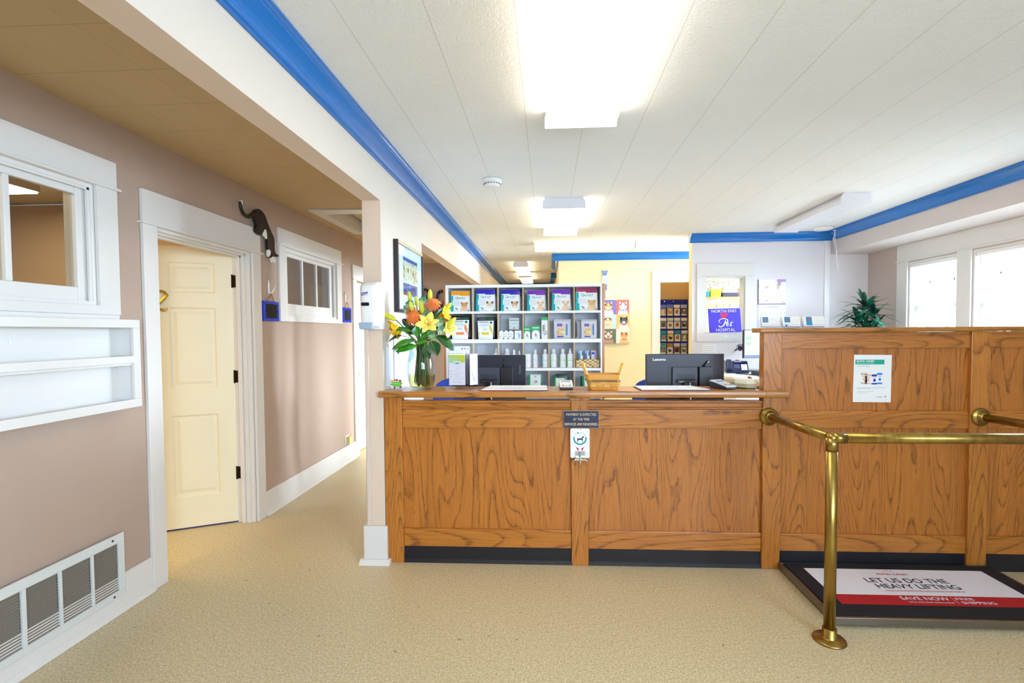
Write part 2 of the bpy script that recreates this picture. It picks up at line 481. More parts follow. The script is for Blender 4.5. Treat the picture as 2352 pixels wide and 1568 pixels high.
# right bay wall with windows, soffit
WR = 3.68
RWIN = [(4.663, 5.279, .85, 2.105), (3.90, 4.515, .85, 2.105), (3.135, 3.755, .85, 2.105)]  # third opening lies out of view, added to let in more light
m = wallY(MB(), WR, WR+.15, -1.75, WW, 0, ZC, RWIN, BAYW)
struct(m, 'wall_right', 'window wall of the bay on the right side', 'wall')
m = MB().box(3.267, WR, -1.75, WW-.001, 2.293, ZC-.001, wall_paint('soffit_paint', '#d2c8c2'))
struct(m, 'soffit_right', 'dropped pale soffit above the right-hand windows', 'soffit')
# front wall (behind the photographer) with wide shop windows
FWIN = [(.35, 1.5, .95, 2.2), (1.8, 3.2, .95, 2.2)]
m = wallX(MB(), -1.75, -1.62, -2.36, 3.85, 0, ZC+.05, FWIN, OFFW)
struct(m, 'wall_front', 'street-side wall with wide windows behind the viewer', 'wall')
# exam rooms behind the left wall
m = MB(); EX = -5.2
wallY(m, EX-.1, EX, -1.75, 8.0, 0, ZH+.1, [(4.5, 5.5, .9, 2.1)], TAUPE); m.box(EX, WL-WT-.001, 3.98, 4.06, 0, ZH, TAUPE)  # opening in the unseen far wall added to light the room behind
m.box(EX, WL-WT-.001, 5.95, 6.03, 0, ZH, TAUPE); m.box(EX, WL-WT-.001, -.5, -.4, 0, ZH, TAUPE); m.box(EX, WL-WT-.001, 7.9, 8.0, 0, ZH, TAUPE)
struct(m, 'wall_exam', 'taupe walls of the exam rooms behind the hallway', 'wall')
struct(MB().box(EX, WL-WT-.001, -1.75, 8.0, ZH+.02, ZH+.1, OFFW), 'ceiling_exam', 'plain ceiling of the exam rooms', 'ceiling')

# ------------------------------------------------------------------ crown mouldings
CP = [(0, -.095), (.009, -.095), (.011, -.086), (.020, -.082), (.022, -.076), (.028, -.066), (.038, -.053), (.050, -.041), (.062, -.031), (.072, -.024), (.074, -.018), (.083, -.016), (.086, -.010), (.093, -.009), (.093, -.001), (0, -.001)]
def crown_y(mb, x, sgn, y0, y1): return mb.prism([(x+sgn*p, ZC+h) for p, h in CP], 'y', y0, y1, BLUE)
def crown_x(mb, y, x0, x1, sgn=-1): return mb.prism([(y+sgn*p, ZC+h) for p, h in CP], 'x', x0, x1, BLUE)
struct(crown_y(MB(), XR+.001, 1, -1.6, 11.49), 'trim_1', 'glossy blue crown moulding along the hallway beam', 'crown moulding')
struct(crown_y(MB(), 3.266, -1, -1.6, WW-.094), 'trim_2', 'glossy blue crown moulding along the right soffit', 'crown moulding')
m = crown_x(MB(), WW-.001, 1.66, 3.265)
struct(m, 'trim_3', 'bright blue crown moulding on the white sign wall', 'crown moulding')
# unpainted end block of that crown
m = MB().prism([(WW-.001-p*1.02, ZC+h*1.02+.0005) for p, h in CP], 'x', 1.640, 1.659, P('#e9e9e4', .2, name='bare_crown_end'))
struct(m, 'trim_4', 'bare white end cap closing the bright blue crown', 'crown end cap')
m = crown_x(MB(), YW-.001, .072, 3.7)
crown_y(m, .164, -1, YW-.001, 8.75); crown_y(m, .164, -1, 9.55, 11.4); crown_x(m, 9.599, .075, .164)
struct(m, 'trim_5', 'teal-blue crown moulding on the yellow back wall', 'crown moulding')
struct(crown_x(MB(), 11.499, -.91, .07), 'trim_6', 'dark blue crown moulding at the corridor end', 'crown moulding')
# strip at the bay corner
struct(MB().box(3.191, 3.245, WW-.014, WW-.001, 0, 2.45, WHITE), 'trim_7', 'white vertical strip at the bay corner', 'corner strip')

# ------------------------------------------------------------------ casings
def casing_y(mb, xf, hole, side=.115, head=.14, headz=None, bottom=0, mat=TRIM, t=.02, ears=.014):
    """craftsman casing on a wall facing +X (hall side)"""
    y0, y1, z0, z1 = hole
    top = z1
    mb.box(xf, xf+t, y0-side, y0, z0-bottom, top, mat); mb.box(xf, xf+t, y1, y1+side, z0-bottom, top, mat)
    mb.box(xf, xf+t+.012, y0-side-ears, y1+side+ears, top, top+.012, mat)
    mb.box(xf, xf+t, y0-side, y1+side, top+.012, top+head, mat)
    if bottom: mb.box(xf, xf+t, y0, y1, z0-bottom, z0, mat)
    return mb
xf = WL+.001
# door two: casing, jamb, leaf
struct(casing_y(MB(), xf, DOOR, .100, .19, ears=.02), 'trim_8', 'white craftsman casing around door two', 'door casing', .002)
m = MB(); jt = .018
y0, y1, _, z1 = DOOR
m.box(WL-WT, WL, y0, y0+jt, 0, z1, TRIM); m.box(WL-WT, WL, y1-jt, y1, 0, z1, TRIM); m.box(WL-WT, WL, y0+jt, y1-jt, z1-jt, z1, TRIM)
for a, b in ((.03, .012), (.062, .024)):   # stepped stops
    m.box(WL-a-.03, WL-a, y1-jt-b, y1-jt, 0, z1-jt, TRIM); m.box(WL-a-.03, WL-a, y0+jt, y0+jt+b, 0, z1-jt, TRIM)
    m.box(WL-a-.03, WL-a, y0+jt, y1-jt, z1-jt-b, z1-jt, TRIM)
struct(m, 'trim_9', 'cream jamb and stops lining the door two opening', 'door jamb', .0015)
d = thing('door_1', 'cream six-panel door numbered 2 standing ajar', 'door', (-2.372, 3.58, 0), kind='structure')
A = R(26.7); LW, LH, LT = .80, 2.02, .036
# leaf local frame: u from hinge towards free edge, n towards the hall (facing viewer), z up
U = Vector((-math.cos(A), -math.sin(A), 0)); NN = Vector((math.sin(A), -math.cos(A), 0))
HP = Vector((-2.350, 3.606, .012))
DM = Matrix(((U.x, -NN.x, 0, HP.x), (U.y, -NN.y, 0, HP.y), (0, 0, 1, HP.z), (0, 0, 0, 1)))  # local x=u, y=-n, z
m = MB()
pan = [(.113, .403), (.463, .753)]
rows = [(.228, .825), (1.02, 1.61), (1.715, 1.937)]
LWX = .866
xs = [0, .113, .403, .463, .753, LWX]; zs = [0, .228, .825, 1.02, 1.61, 1.715, 1.937, 2.05]
for i in range(5):
    for j in range(7):
        if i in (1, 3) and j in (1, 3, 5):
            a, b, c, e = xs[i], xs[i+1], zs[j], zs[j+1]
            m.box(a, b, .012, LT-.012, c, e, DOORW)
            # sloped moulding and raised field
            for (p, q, r_, s_, dep) in ((a, b, c, e, 0),):
                w1, w2, w3 = .012, .03, .05
                ring = lambda o, y: [(a+o, y, c+o), (b-o, y, c+o), (b-o, y, e-o), (a+o, y, e-o)]
                R1, R2, R3, R4 = ring(0, 0), ring(w1, .0115), ring(w2, .0115), ring(w3, .004)
                for q1, q2 in ((R1, R2), (R2, R3), (R3, R4)):
                    for t_ in range(4): m.add([q1[t_], q1[(t_+1) % 4], q2[(t_+1) % 4], q2[t_]], [(0, 1, 2, 3)], DOORW)
                m.face(R4, DOORW)
        else: m.box(xs[i], xs[i+1], 0, LT, zs[j], zs[j+1], DOORW)
leaf_ = m.xf(DM).build('door_leaf', d)
# brass numeral: curved stroke of a 2
pts = crom([(-.033, .062), (-.026, .078), (-.006, .088), (.016, .083), (.027, .066), (.022, .046), (.002, .020), (-.018, -.004), (-.034, -.030), (-.038, -.044)], 5)
m = MB(); m.tube([(.443-x, -.006, 1.633+z) for x, z in pts], [.006+.005*math.sin(PI*i/len(pts)) for i in range(len(pts))], 8, GOLD)
base = crom([(-.038, -.040), (-.02, -.034), (.0, -.044), (.02, -.046), (.034, -.030)], 5)
m.tube([(.443-x, -.006, 1.633+z) for x, z in base], [.005+.005*math.sin(PI*i/len(base)) for i in range(len(base))], 8, GOLD)
m.ball((.443-.033, -.006, 1.633+.062), .011, GOLD, 10, 8)
m.xf(DM).build('door_number', leaf_, label='gold numeral 2')
MB().box(.0, LWX, .004, LT-.004, -.010, .0, P('#2b2f6a', .5)).xf(DM).build('door_sweep', leaf_, label='dark blue sweep strip')
for z in (1.775, 1.062, .335):
    m = MB(); m.box(-2.350, -2.285, 3.6035, 3.6095, z, z+.09, DARKB)
    m.cyl((-2.349, 3.600, z-.004), (-2.349, 3.600, z+.094), .006, 10, DARKB)
    m.build('hinge', d)
# second hall door
struct(casing_y(MB(), xf, DOORB, .11, .17), 'trim_10', 'white casing of the farther hallway door', 'door casing', .002)
m = MB().box(WL-.09, WL-.05, DOORB[0]+.004, DOORB[1]-.004, .008, 2.03, DOORW)
for a, b in ((.1, .37), (.43, .7)):
    for c, e in ((.23, .83), (1.02, 1.6), (1.7, 1.93)): m.box(WL-.052, WL-.046, DOORB[0]+a, DOORB[0]+b, c, e, DOORW)
d2 = thing('door_2', 'closed cream door farther down the hallway', 'door', (WL-.07, 6.06, 0), kind='structure')
leaf2 = m.build('door_leaf', d2)
MB().ball((WL-.02, DOORB[0]+.07, .95), .028, GOLD).cyl((WL-.05, DOORB[0]+.07, .95), (WL-.02, DOORB[0]+.07, .95), .01, 10, GOLD).build('door_knob', leaf2)

# inside windows A (near) and B (far)
def inner_window(name, label, hole, nm, head):
    y0, y1, z0, z1 = hole
    w = thing(name, label, 'window', (WL, (y0+y1)/2, z0), kind='structure')
    m = casing_y(MB(), xf, hole, .115, head, bottom=.045)
    m.box(xf, xf+.012, y0-.115, y1+.115, z0-.09 if name == 'window_1' else z0-.045, z0-.045, TRIM)
    m.build('window_casing', w, bevel=.002)
    m = MB(); t = .018
    m.box(WL-WT+.002, WL, y0, y0+t, z0, z1, TRIM); m.box(WL-WT+.002, WL, y1-t, y1, z0, z1, TRIM)
    m.box(WL-WT+.002, WL, y0+t, y1-t, z0, z0+t, TRIM); m.box(WL-WT+.002, WL, y0+t, y1-t, z1-t, z1, TRIM)
    m.box(WL-.016, WL-.004, y1-t-.012, y1-t, z0+t, z1-t, TRIM); m.box(WL-.016, WL-.004, y0+t, y1-t, z1-t-.012, z1-t, TRIM)
    m.build('window_jamb', w)
    X0, X1 = WL-.062, WL-.026; s = .050 if name == 'window_1' else .066; sb_, st_ = (.066, .042) if name == 'window_1' else (.095, .045)
    a, b, c, e = y0+t, y1-t, z0+t, z1-t
    m = MB(); m.box(X0, X1, a, a+s, c, e, TRIM); m.box(X0, X1, b-s, b, c, e, TRIM); m.box(X0, X1, a+s, b-s, c, c+sb_, TRIM); m.box(X0, X1, a+s, b-s, e-st_, e, TRIM)
    m.build('sash', w, bevel=.004)
    n = nm; W_ = (b-a-2*s)/n
    for k in range(1, n):
        yy = a+s+W_*k
        MB().box(X0+.002, X1-.002, yy-.013, yy+.013, c+sb_, e-st_, TRIM).build('muntin', w, bevel=.003)
    MB().box(WL-.048, WL-.044, a+s-.004, b-s+.004, c+sb_-.004, e-st_+.004, PANED).build('glass', w)
    return w
inner_window('window_1', 'near white inside window over the wall rack', WINA, 3, .143)
inner_window('window_2', 'far white three-pane inside window between blue chalkboards', WINB, 3, .145)

# baseboards of the hall
def base_y(mb, x, sgn, y0, y1, h=.19, t=.016, shoe=.022):
    mb.box(x, x+sgn*t, y0, y1, .001, h, TRIM)
    mb.prism([(x+sgn*t, .001), (x+sgn*(t+shoe), .001), (x+sgn*(t+shoe*.8), .014), (x+sgn*(t+.004), .026), (x+sgn*t, .028)], 'y', y0, y1, TRIM)
    return mb
m = base_y(MB(), xf, 1, -1.6, 2.614); base_y(m, xf, 1, 3.731, 5.548); base_y(m, xf, 1, 6.575, 7.74)
struct(m, 'baseboard_left', 'white baseboard along the taupe hallway wall', 'baseboard', .002)
m = MB(); m.box(-1.141, -.994, 2.972, 2.993, .03, .235, TRIM); m.box(-1.141, -1.126, 2.993, 3.98, .03, .235, TRIM)
m.prism([(2.972, .001), (2.940, .001), (2.944, .012), (2.966, .03), (2.972, .03)], 'x', -1.165, -.975, TRIM)
m.box(-1.165, -.975, 2.972, 2.993, .001, .03, TRIM); m.box(-1.16, -1.126, 2.993, 3.98, .001, .03, TRIM)
struct(m, 'baseboard_column', 'white scuffed plinth around the column foot', 'baseboard', .002)
# raceway on the column
struct(MB().box(-1.118, -1.094, 2.978, 2.993, .236, 1.462, P('#dcc9bd', .5)).box(-1.119, -1.093, 2.977, 2.993, 1.440, 1.462, P('#e6d9d0', .5)), 'trim_11', 'painted cable channel running up the column', 'cable channel', .002)

# yellow wall door casing
m = MB()
m.box(1.500, 1.616, YW-.02, YW-.001, 0, 2.122, TRIM); m.box(2.42, 2.53, YW-.02, YW-.001, 0, 2.122, TRIM)
m.box(1.485, 2.545, YW-.026, YW-.001, 2.122, 2.134, TRIM); m.box(1.500, 2.53, YW-.02, YW-.001, 2.134, 2.285, TRIM)
struct(m, 'trim_12', 'cream casing of the doorway in the yellow wall', 'door casing', .002)

# sign window in the white wall
w = thing('window_3', 'white framed window holding the blue clinic sign', 'window', (2.065, WW, 1.395), kind='structure')
m = MB(); ya, yb = WW-.02, WW-.001
m.box(1.743, 1.839, ya, yb, 1.395, 2.055, TRIM); m.box(2.295, 2.390, ya, yb, 1.395, 2.055, TRIM)
m.box(1.733, 2.400, ya-.008, yb, 2.055, 2.069, TRIM); m.box(1.743, 2.390, ya, yb, 2.069, 2.206, TRIM)
m.box(1.743, 2.390, ya, yb, 1.298, 1.395, TRIM)
m.build('window_casing', w, bevel=.002)
m = MB(); m.box(1.840, 1.852, WW, WW+.13, 1.396, 2.054, TRIM); m.box(2.283, 2.294, WW, WW+.13, 1.396, 2.054, TRIM); m.box(1.852, 2.283, WW, WW+.13, 1.396, 1.41, TRIM); m.box(1.852, 2.283, WW, WW+.13, 2.04, 2.054, TRIM)
m.build('window_jamb', w)
MB().box(1.852, 2.283, WW+.09, WW+.094, 1.41, 2.04, PANE).build('glass', w)
# frosted arch band and etched pets on the glass
FROST = P('#e8efe4', .6, name='frosted_film', alpha=.55)
m = MB(); yg = WW+.0885
arc = [(2.07+.235*math.cos(R(a)), 1.72+.175*math.sin(R(a))) for a in range(22, 160, 8)]
m.fy(rrect(1.853, 2.282, 1.74, 1.775, .01), yg, FROST)
for k, x in enumerate((1.90, 1.98, 2.05, 2.13, 2.20)):
    m.ey(x, 1.768, .026, .014, yg-.0006, FROST); m.ey(x+.028*(1 if k % 2 else -1), 1.785, .012, .012, yg-.0006, FROST)
    for dx in (-.018, -.010, .010, .018): m.ry(x+dx-.003, x+dx+.003, 1.742, 1.76, yg-.0009, FROST)
m.build('etched_frieze', w, label='frosted pets etched across the glass')

# bay windows on the right
def bay_window(n, hole, lab, full=True):
    y0, y1, z0, z1 = hole
    w = thing('window_%d' % n, lab, 'window', (WR, (y0+y1)/2, z0), kind='structure')
    m = MB(); t = .02
    m.box(WR, WR+.15, y0, y0+t, z0, z1, TRIM); m.box(WR, WR+.15, y1-t, y1, z0, z1, TRIM); m.box(WR, WR+.15, y0+t, y1-t, z1-t, z1, TRIM); m.box(WR-.03, WR+.15, y0, y1, z0-.02, z0, TRIM)
    m.build('window_jamb', w)
    zm = 1.655
    for nm, X0, c, e in (('upper_sash', WR+.085, zm-.02, z1-t), ('lower_sash', WR+.05, z0, zm+.02)):
        s = .042; a, b = y0+t, y1-t
        m = MB(); m.box(X0, X0+.032, a, a+s, c, e, TRIM); m.box(X0, X0+.032, b-s, b, c, e, TRIM); m.box(X0, X0+.032, a+s, b-s, c, c+s*.9, TRIM); m.box(X0, X0+.032, a+s, b-s, e-s*.9, e, TRIM)
        if nm == 'upper_sash':
            m.box(X0+.006, X0+.026, a+s, b-s, e-.20, e-.185, TRIM)
            for q in (a+s+.10, b-s-.10): m.box(X0+.006, X0+.026, q-.007, q+.007, c+s*.9, e-s*.9, TRIM)
        m.build(nm, w)
        MB().box(X0+.014, X0+.018, a+s-.004, b-s+.004, c+.03, e-.03, PANE).build('glass', w)
    return w
lab = {0: 'smaller far bay window with blind raised edge-on', 1: 'nearer bay window cut by the frame edge', 2: 'unseen bay window added for daylight beyond the visible pair', 3: 'wide right-hand window near the viewer', 4: 'wide right-hand window beside the viewer'}
for i, hh in enumerate(RWIN): bay_window(4+i, hh, lab[i])
m = MB(); xc, xd = WR-.02, WR-.001
m.box(xc, xd, 5.279, 5.428, 0, 2.118, TRIM); m.box(xc, xd, 4.515, 4.663, 0, 2.118, TRIM); m.box(xc, xd, 3.755, 3.90, 0, 2.118, TRIM); m.box(xc, xd, 2.99, 3.135, 0, 2.118, TRIM)
m.box(xc-.01, xd, 2.98, 5.44, 2.118, 2.132, TRIM); m.box(xc, xd, 2.99, 5.428, 2.132, 2.292, TRIM)
m.box(xc, xd, 3.135, 5.279, .74, .83, TRIM)
struct(m, 'trim_13', 'white casing boards around the bay windows', 'window casing', .002)
# front windows glass and frames
for i, hh in enumerate(FWIN):
    w = thing('window_%d' % (9+i), 'street window behind the viewer, opening %s' % ('beside hallway', 'near middle', 'far side', 'at hallway end')[i], 'window', ((hh[0]+hh[1])/2, -1.7, hh[2]), kind='structure')
    m = MB(); s = .05
    m.box(hh[0], hh[0]+s, -1.72, -1.66, hh[2], hh[3], TRIM); m.box(hh[1]-s, hh[1], -1.72, -1.66, hh[2], hh[3], TRIM); m.box(hh[0]+s, hh[1]-s, -1.72, -1.66, hh[2], hh[2]+s, TRIM); m.box(hh[0]+s, hh[1]-s, -1.72, -1.66, hh[3]-s, hh[3], TRIM)
    m.box(hh[0]+s, hh[1]-s, -1.71, -1.67, 1.38, 1.42, TRIM)
    m.build('window_frame', w)
    MB().box(hh[0]+s, hh[1]-s, -1.695, -1.69, hh[2]+s, hh[3]-s, PANE).build('glass', w)
# ------------------------------------------------------------------ reception counter
D = 2.994
cn = thing('reception_counter', 'golden oak panelled reception counter front with black kick strip', 'counter', (.13, D+.03, 0))
for x0, x1, m_ in ((-1.008, -.898, OAK_Z), (.140, .243, OAK_Z2)):
    mb = MB().box(x0, x1, D, D+.06, .001, 1.0325, m_)
    mb.box(x0-.010, x1+.010, D-.010, D+.06, 1.012, 1.0325, m_) if x0 > 0 else None
    mb.build('stile', cn, bevel=.003)
for x0, x1, k in ((-.898, .140, 0), (.243, 1.271, 1)):
    MB().box(x0, x1, D+.012, D+.05, .842, .957, OAK_X).build('upper_rail', cn, bevel=.003)
    # moulded cap rail under the gap
    MB().prism([(D+.005, .960), (D+.005, .966), (D+.016, .972), (D+.016, .992), (D+.008, .997), (D+.008, 1.010), (D+.06, 1.010), (D+.06, .960)], 'x', x0, x1, OAK_X).build('cap_rail', cn, bevel=.0015)
    MB().box(x0, x1, D+.012, D+.05, .101, .212, OAK_X).build('lower_rail', cn, bevel=.003)
    MB().box(x0, x1, D+.027, D+.045, .212, .842, OAK_P[k]).build('panel', cn)
    MB().box(x0, x1, D+.018, D+.03, .001, .101, BLACKR).prism([(D+.018, .001), (D+.004, .001), (D+.012, .012), (D+.018, .02)], 'x', x0, x1, BLACKR).build('kick_strip', cn, label='black vinyl kick strip')
# worktop
MB().prism([(2.950, 1.034), (2.944, 1.040), (2.942, 1.053), (2.944, 1.066), (2.950, 1.072), (3.225, 1.072), (3.225, 1.034)], 'x', -1.006, 1.268, OAK_TOP).prism([(2.950, 1.034), (2.944, 1.040), (2.942, 1.053), (2.944, 1.066), (2.950, 1.072), (2.9915, 1.072), (2.9915, 1.034)], 'x', -1.023, -1.006, OAK_TOP).prism([(2.950, 1.034), (2.944, 1.040), (2.942, 1.053), (2.944, 1.066), (2.950, 1.072), (2.9925, 1.072), (2.9925, 1.034)], 'x', 1.268, 1.397, OAK_TOP).build('counter_top', label='long oak counter top carrying flowers, baskets and card readers', cat='counter top', bevel=.002)

# tall oak partition
pt = thing('oak_partition', 'taller golden oak panelled screen right of the counter', 'partition', (2.6, D+.035, 0))
posts = [(1.272, 1.376), (2.445, 2.552), (3.62, 3.675)]
for i, (x0, x1) in enumerate(posts): MB().box(x0, x1, D, D+.062, .001, 1.412, (OAK_Z2, OAK_Z, OAK_Z)[i]).build('post', pt, bevel=.003)
for x0, x1, k in ((1.376, 2.445, 2), (2.552, 3.62, 3)):
    MB().box(x0, x1, D+.012, D+.05, 1.317, 1.412, OAK_X).build('top_rail', pt, bevel=.003)
    MB().box(x0, x1, D+.012, D+.05, .847, .950, OAK_X).build('middle_rail', pt, bevel=.003)
    MB().box(x0, x1, D+.012, D+.05, .107, .211, OAK_X).build('lower_rail', pt, bevel=.003)
    MB().box(x0, x1, D+.027, D+.045, .950, 1.317, OAK_P[k-2]).build('upper_panel', pt)
    MB().box(x0, x1, D+.027, D+.045, .211, .847, OAK_P[k]).build('lower_panel', pt)
    MB().box(x0, x1, D+.018, D+.03, .001, .107, BLACKR).build('kick_strip', pt, label='black vinyl kick strip')
MB().box(1.30, 3.66, D+.0505, D+.058, .02, 1.412, OAK_Z).build('back_panel', pt)
MB().prism([(D-.012, 1.4125), (D-.018, 1.419), (D-.018, 1.433), (D-.012, 1.440), (D+.115, 1.440), (D+.115, 1.4125)], 'x', 1.248, 3.675, OAK_TOP).build('cap_rail', pt, bevel=.002)

# payment plaque and leash hook plate
pl = thing('payment_plaque', 'navy plaque reading payment is expected, on the counter front', 'sign', (.199, D-.006, .845))
MB().box(.093, .306, D-.005, D-.0015, .846, .951, P('#c9b98e', .4)).build('plaque_edge', pl)
m = MB().box(.095, .304, D-.0085, D-.005, .848, .949, P('#1f2244', .4)); m.build('plate', pl)
TXT = P('#e9dcb0', .5)
for b_, xa_, xb_, za_, zb_ in (('PAYMENT IS EXPECTED', .111, .289, .921, .936), ('AT THE TIME', .151, .248, .892, .907), ('SERVICES ARE RENDERED.', .100, .300, .862, .878)): MB().text(b_, xa_, xb_, za_, zb_, D-.0092, TXT).build('lettering', pl)
lk = thing('leash_hook', 'white leash hook plate with dog picture below the plaque', 'leash hook', (.192, D-.003, .66))
yb = D-.0105
m = MB().prism(rrect(.134, .250, .664, .843, .009), 'y', D-.006, D-.001, P('#f4f6fa', .35)); m.build('plate', lk, bevel=.001)
m = MB(); yp = D-.0067; TEAL = P('#109aa6', .5); RED = P('#d8183c', .5); INK = P('#1a1c48', .5)
c_ = (.192, .783)
def arc_band(mb, cx, cz, r0, r1, a0, a1, y, mat, n=24):
    for i in range(n):
        p, q = R(a0+(a1-a0)*i/n), R(a0+(a1-a0)*(i+1)/n)
        mb.fy([(cx+r0*math.cos(p), cz+r0*math.sin(p)), (cx+r1*math.cos(p), cz+r1*math.sin(p)), (cx+r1*math.cos(q), cz+r1*math.sin(q)), (cx+r0*math.cos(q), cz+r0*math.sin(q))], y, mat)
arc_band(m, *c_, .031, .0405, 165, 375, yp, TEAL)
for a in (30, 42, 54, 66, 80): arc_band(m, *c_, .034, .038, a, a+6, yp, TEAL, 2)
arc_band(m, *c_, .032, .040, 100, 118, yp, TEAL, 3)
for a in (126, 138, 150): arc_band(m, *c_, .033, .036, a, a+5, yp, TEAL, 2)
# dog silhouette
dog = [(-.018, .006), (-.013, .002), (.010, .003), (.014, .010), (.013, .016), (.022, .014), (.027, .011), (.021, .008), (.016, .004), (.017, -.010), (.018, -.021), (.015, -.021), (.013, -.010), (.008, -.006), (-.006, -.006), (-.011, -.012), (-.013, -.021), (-.016, -.021), (-.015, -.008), (-.017, 0)]
m.fy([(c_[0]+x, c_[1]-.002+z) for x, z in dog], yp, INK)
m.text('SECURE', .177, .204, .834, .838, yp, RED)
for sx in (-1, 1):
    m.fy([(.192+sx*.030, .735), (.192+sx*.010, .713), (.192+sx*.007, .722)], yp, RED); m.fy([(.192+sx*.022, .728), (.192+sx*.006, .709), (.192+sx*.016, .712)], yp, RED)
    m.fy([(.192+sx*.043, .727), (.192+sx*.035, .736), (.192+sx*.037, .738)], yp, RED)
m.build('printed_picture', lk)
for x in (.149, .236):
    for z in (.690, .823): MB().cyl((x, D-.006, z), (x, D-.0085, z), .003, 8, STEEL).build('screw', lk)
m = MB().box(.163, .221, D-.009, D-.006, .672, .706, STEEL).box(.163, .221, D-.030, D-.009, .655, .674, CHROME)
for sx in (-1, 1): m.tube([(.192+sx*.010, D-.030, .668), (.192+sx*.028, D-.044, .666), (.192+sx*.040, D-.046, .656), (.192+sx*.041, D-.042, .643), (.192+sx*.034, D-.038, .632)], .0042, 8, CHROME)
m.tube([(.192, D-.012, .700), (.192, D-.034, .672), (.192, D-.05, .655), (.192, D-.052, .635), (.193, D-.044, .626)], .0042, 8, CHROME)
m.build('hook', lk, label='chrome triple leash hook')

# recycling notice taped to the partition
nt = thing('notice_sheet', 'white recycling notice with green banner taped to the oak screen', 'paper notice', (1.91, D+.024, .99))
yq = D+.0255
m = MB().prism([(1.798, 1.000), (2.015, .998), (2.017, 1.277), (1.803, 1.280)], 'y', yq-.0008, yq, PAPER); m.build('sheet', nt)
m = MB(); y = yq-.0014; GRN = P('#00a890', .6)
m.ry(1.810, 1.975, 1.222, 1.250, y, GRN)
m.text('ROYAL CANIN', 1.818, 1.916, 1.236, 1.246, y-.0004, PAPER, font_w=.03); m.text('RECYCLING PROGRAM', 1.818, 1.916, 1.225, 1.232, y-.0004, P('#b9efe4', .6))
m.text('ACCEPTED WASTE', 1.820, 1.892, 1.209, 1.215, y, P('#8fa3a8', .6))
for x, w_, z0_, z1_, col in ((1.842, .036, 1.108, 1.172, '#d8bc94'), (1.866, .036, 1.106, 1.164, '#f2c4bc'), (1.904, .030, 1.104, 1.163, '#1030c0'), (1.934, .030, 1.106, 1.172, '#1f86ea')):
    m.ry(x, x+w_, z0_, z1_, y, P('#fbf6f2', .6)); m.ry(x, x+w_, z1_-.012, z1_, y-.0003, P(col, .6)); m.ry(x, x+w_, z0_, z0_+.009, y-.0003, P(col, .6)); m.ey(x+w_*.55, (z0_+z1_)/2-.005, .008, .009, y-.0003, P(col, .6), 12)
    m.ry(x+.006, x+w_-.006, z1_-.021, z1_-.018, y-.0003, P('#d25a6a', .6))
for z, a, b in ((1.083, 1.82, 1.98), (1.062, 1.822, 1.915), (1.053, 1.822, 1.885), (1.078, 1.82, 1.90)): m.ry(a, b, z, z+.0022, y, P('#b9c0c6', .7))
m.ry(1.935, 1.966, 1.028, 1.031, y, P('#d87a8a', .7)); m.ey(1.983, 1.032, .006, .005, y, P('#7fb8c0', .7), 12)
m.build('printing', nt)

# ------------------------------------------------------------------ brass hand rail
br = thing('brass_railing', 'brass guard railing standing around the floor scale', 'railing', (1.288, 2.31, 0))
rr = .0245; zr = .937
def tube_thing(nm, a, b, r=rr): return MB().cyl(a, b, r, 28, BRASS).build(nm, br)
tube_thing('post', (1.288, 2.31, .012), (1.288, 2.31, zr))
MB().ball((1.288, 2.31, zr), rr*1.04, BRASS, 24, 16).cyl((1.288, 2.31, zr), (1.288, 2.31, zr-.06), rr*1.045, 28, BRASS).cyl((1.288, 2.31, zr), (1.345, 2.31, zr), rr*1.045, 28, BRASS).build('elbow', br)
tube_thing('front_rail', (1.31, 2.31, zr), (2.50, 2.31, zr))
tube_thing('side_rail', (1.288, 2.33, zr), (1.305, D-.03, .917), .0225)
tube_thing('side_rail', (2.502, 2.33, zr), (2.502, D-.03, .917), .0225)
MB().ball((2.502, 2.31, zr), rr*1.04, BRASS, 24, 16).cyl((2.502, 2.31, zr), (2.445, 2.31, zr), rr*1.045, 28, BRASS).build('elbow', br)
tube_thing('post', (2.502, 2.31, .012), (2.502, 2.31, zr))
for x in (1.306, 2.502):
    MB().lathe([(.052, -.001), (.052, -.004), (.047, -.009), (.036, -.012), (.030, -.016), (.030, -.034), (.024, -.036)], (x, D, .917), 28, BRASS, axis='y').build('wall_flange', br) if False else None
    m = MB()
    prof = [(.053, .0015), (.053, .005), (.048, .010), (.036, .013), (.031, .017), (.030, .036), (.022, .038)]
    v = []
    m.lathe([(r_, h_) for r_, h_ in prof], (0, 0, 0), 28, BRASS)
    m.xf(Matrix.Translation((x, D, .917)) @ Matrix.Rotation(R(90), 4, 'X'))
    m.build('wall_flange', br)
for x in (1.288, 2.502): MB().lathe([(.070, .001), (.070, .006), (.064, .011), (.036, .014), (.031, .018), (.030, .058), (.026, .060)], (x, 2.31, 0), 32, BRASS).build('floor_flange', br)

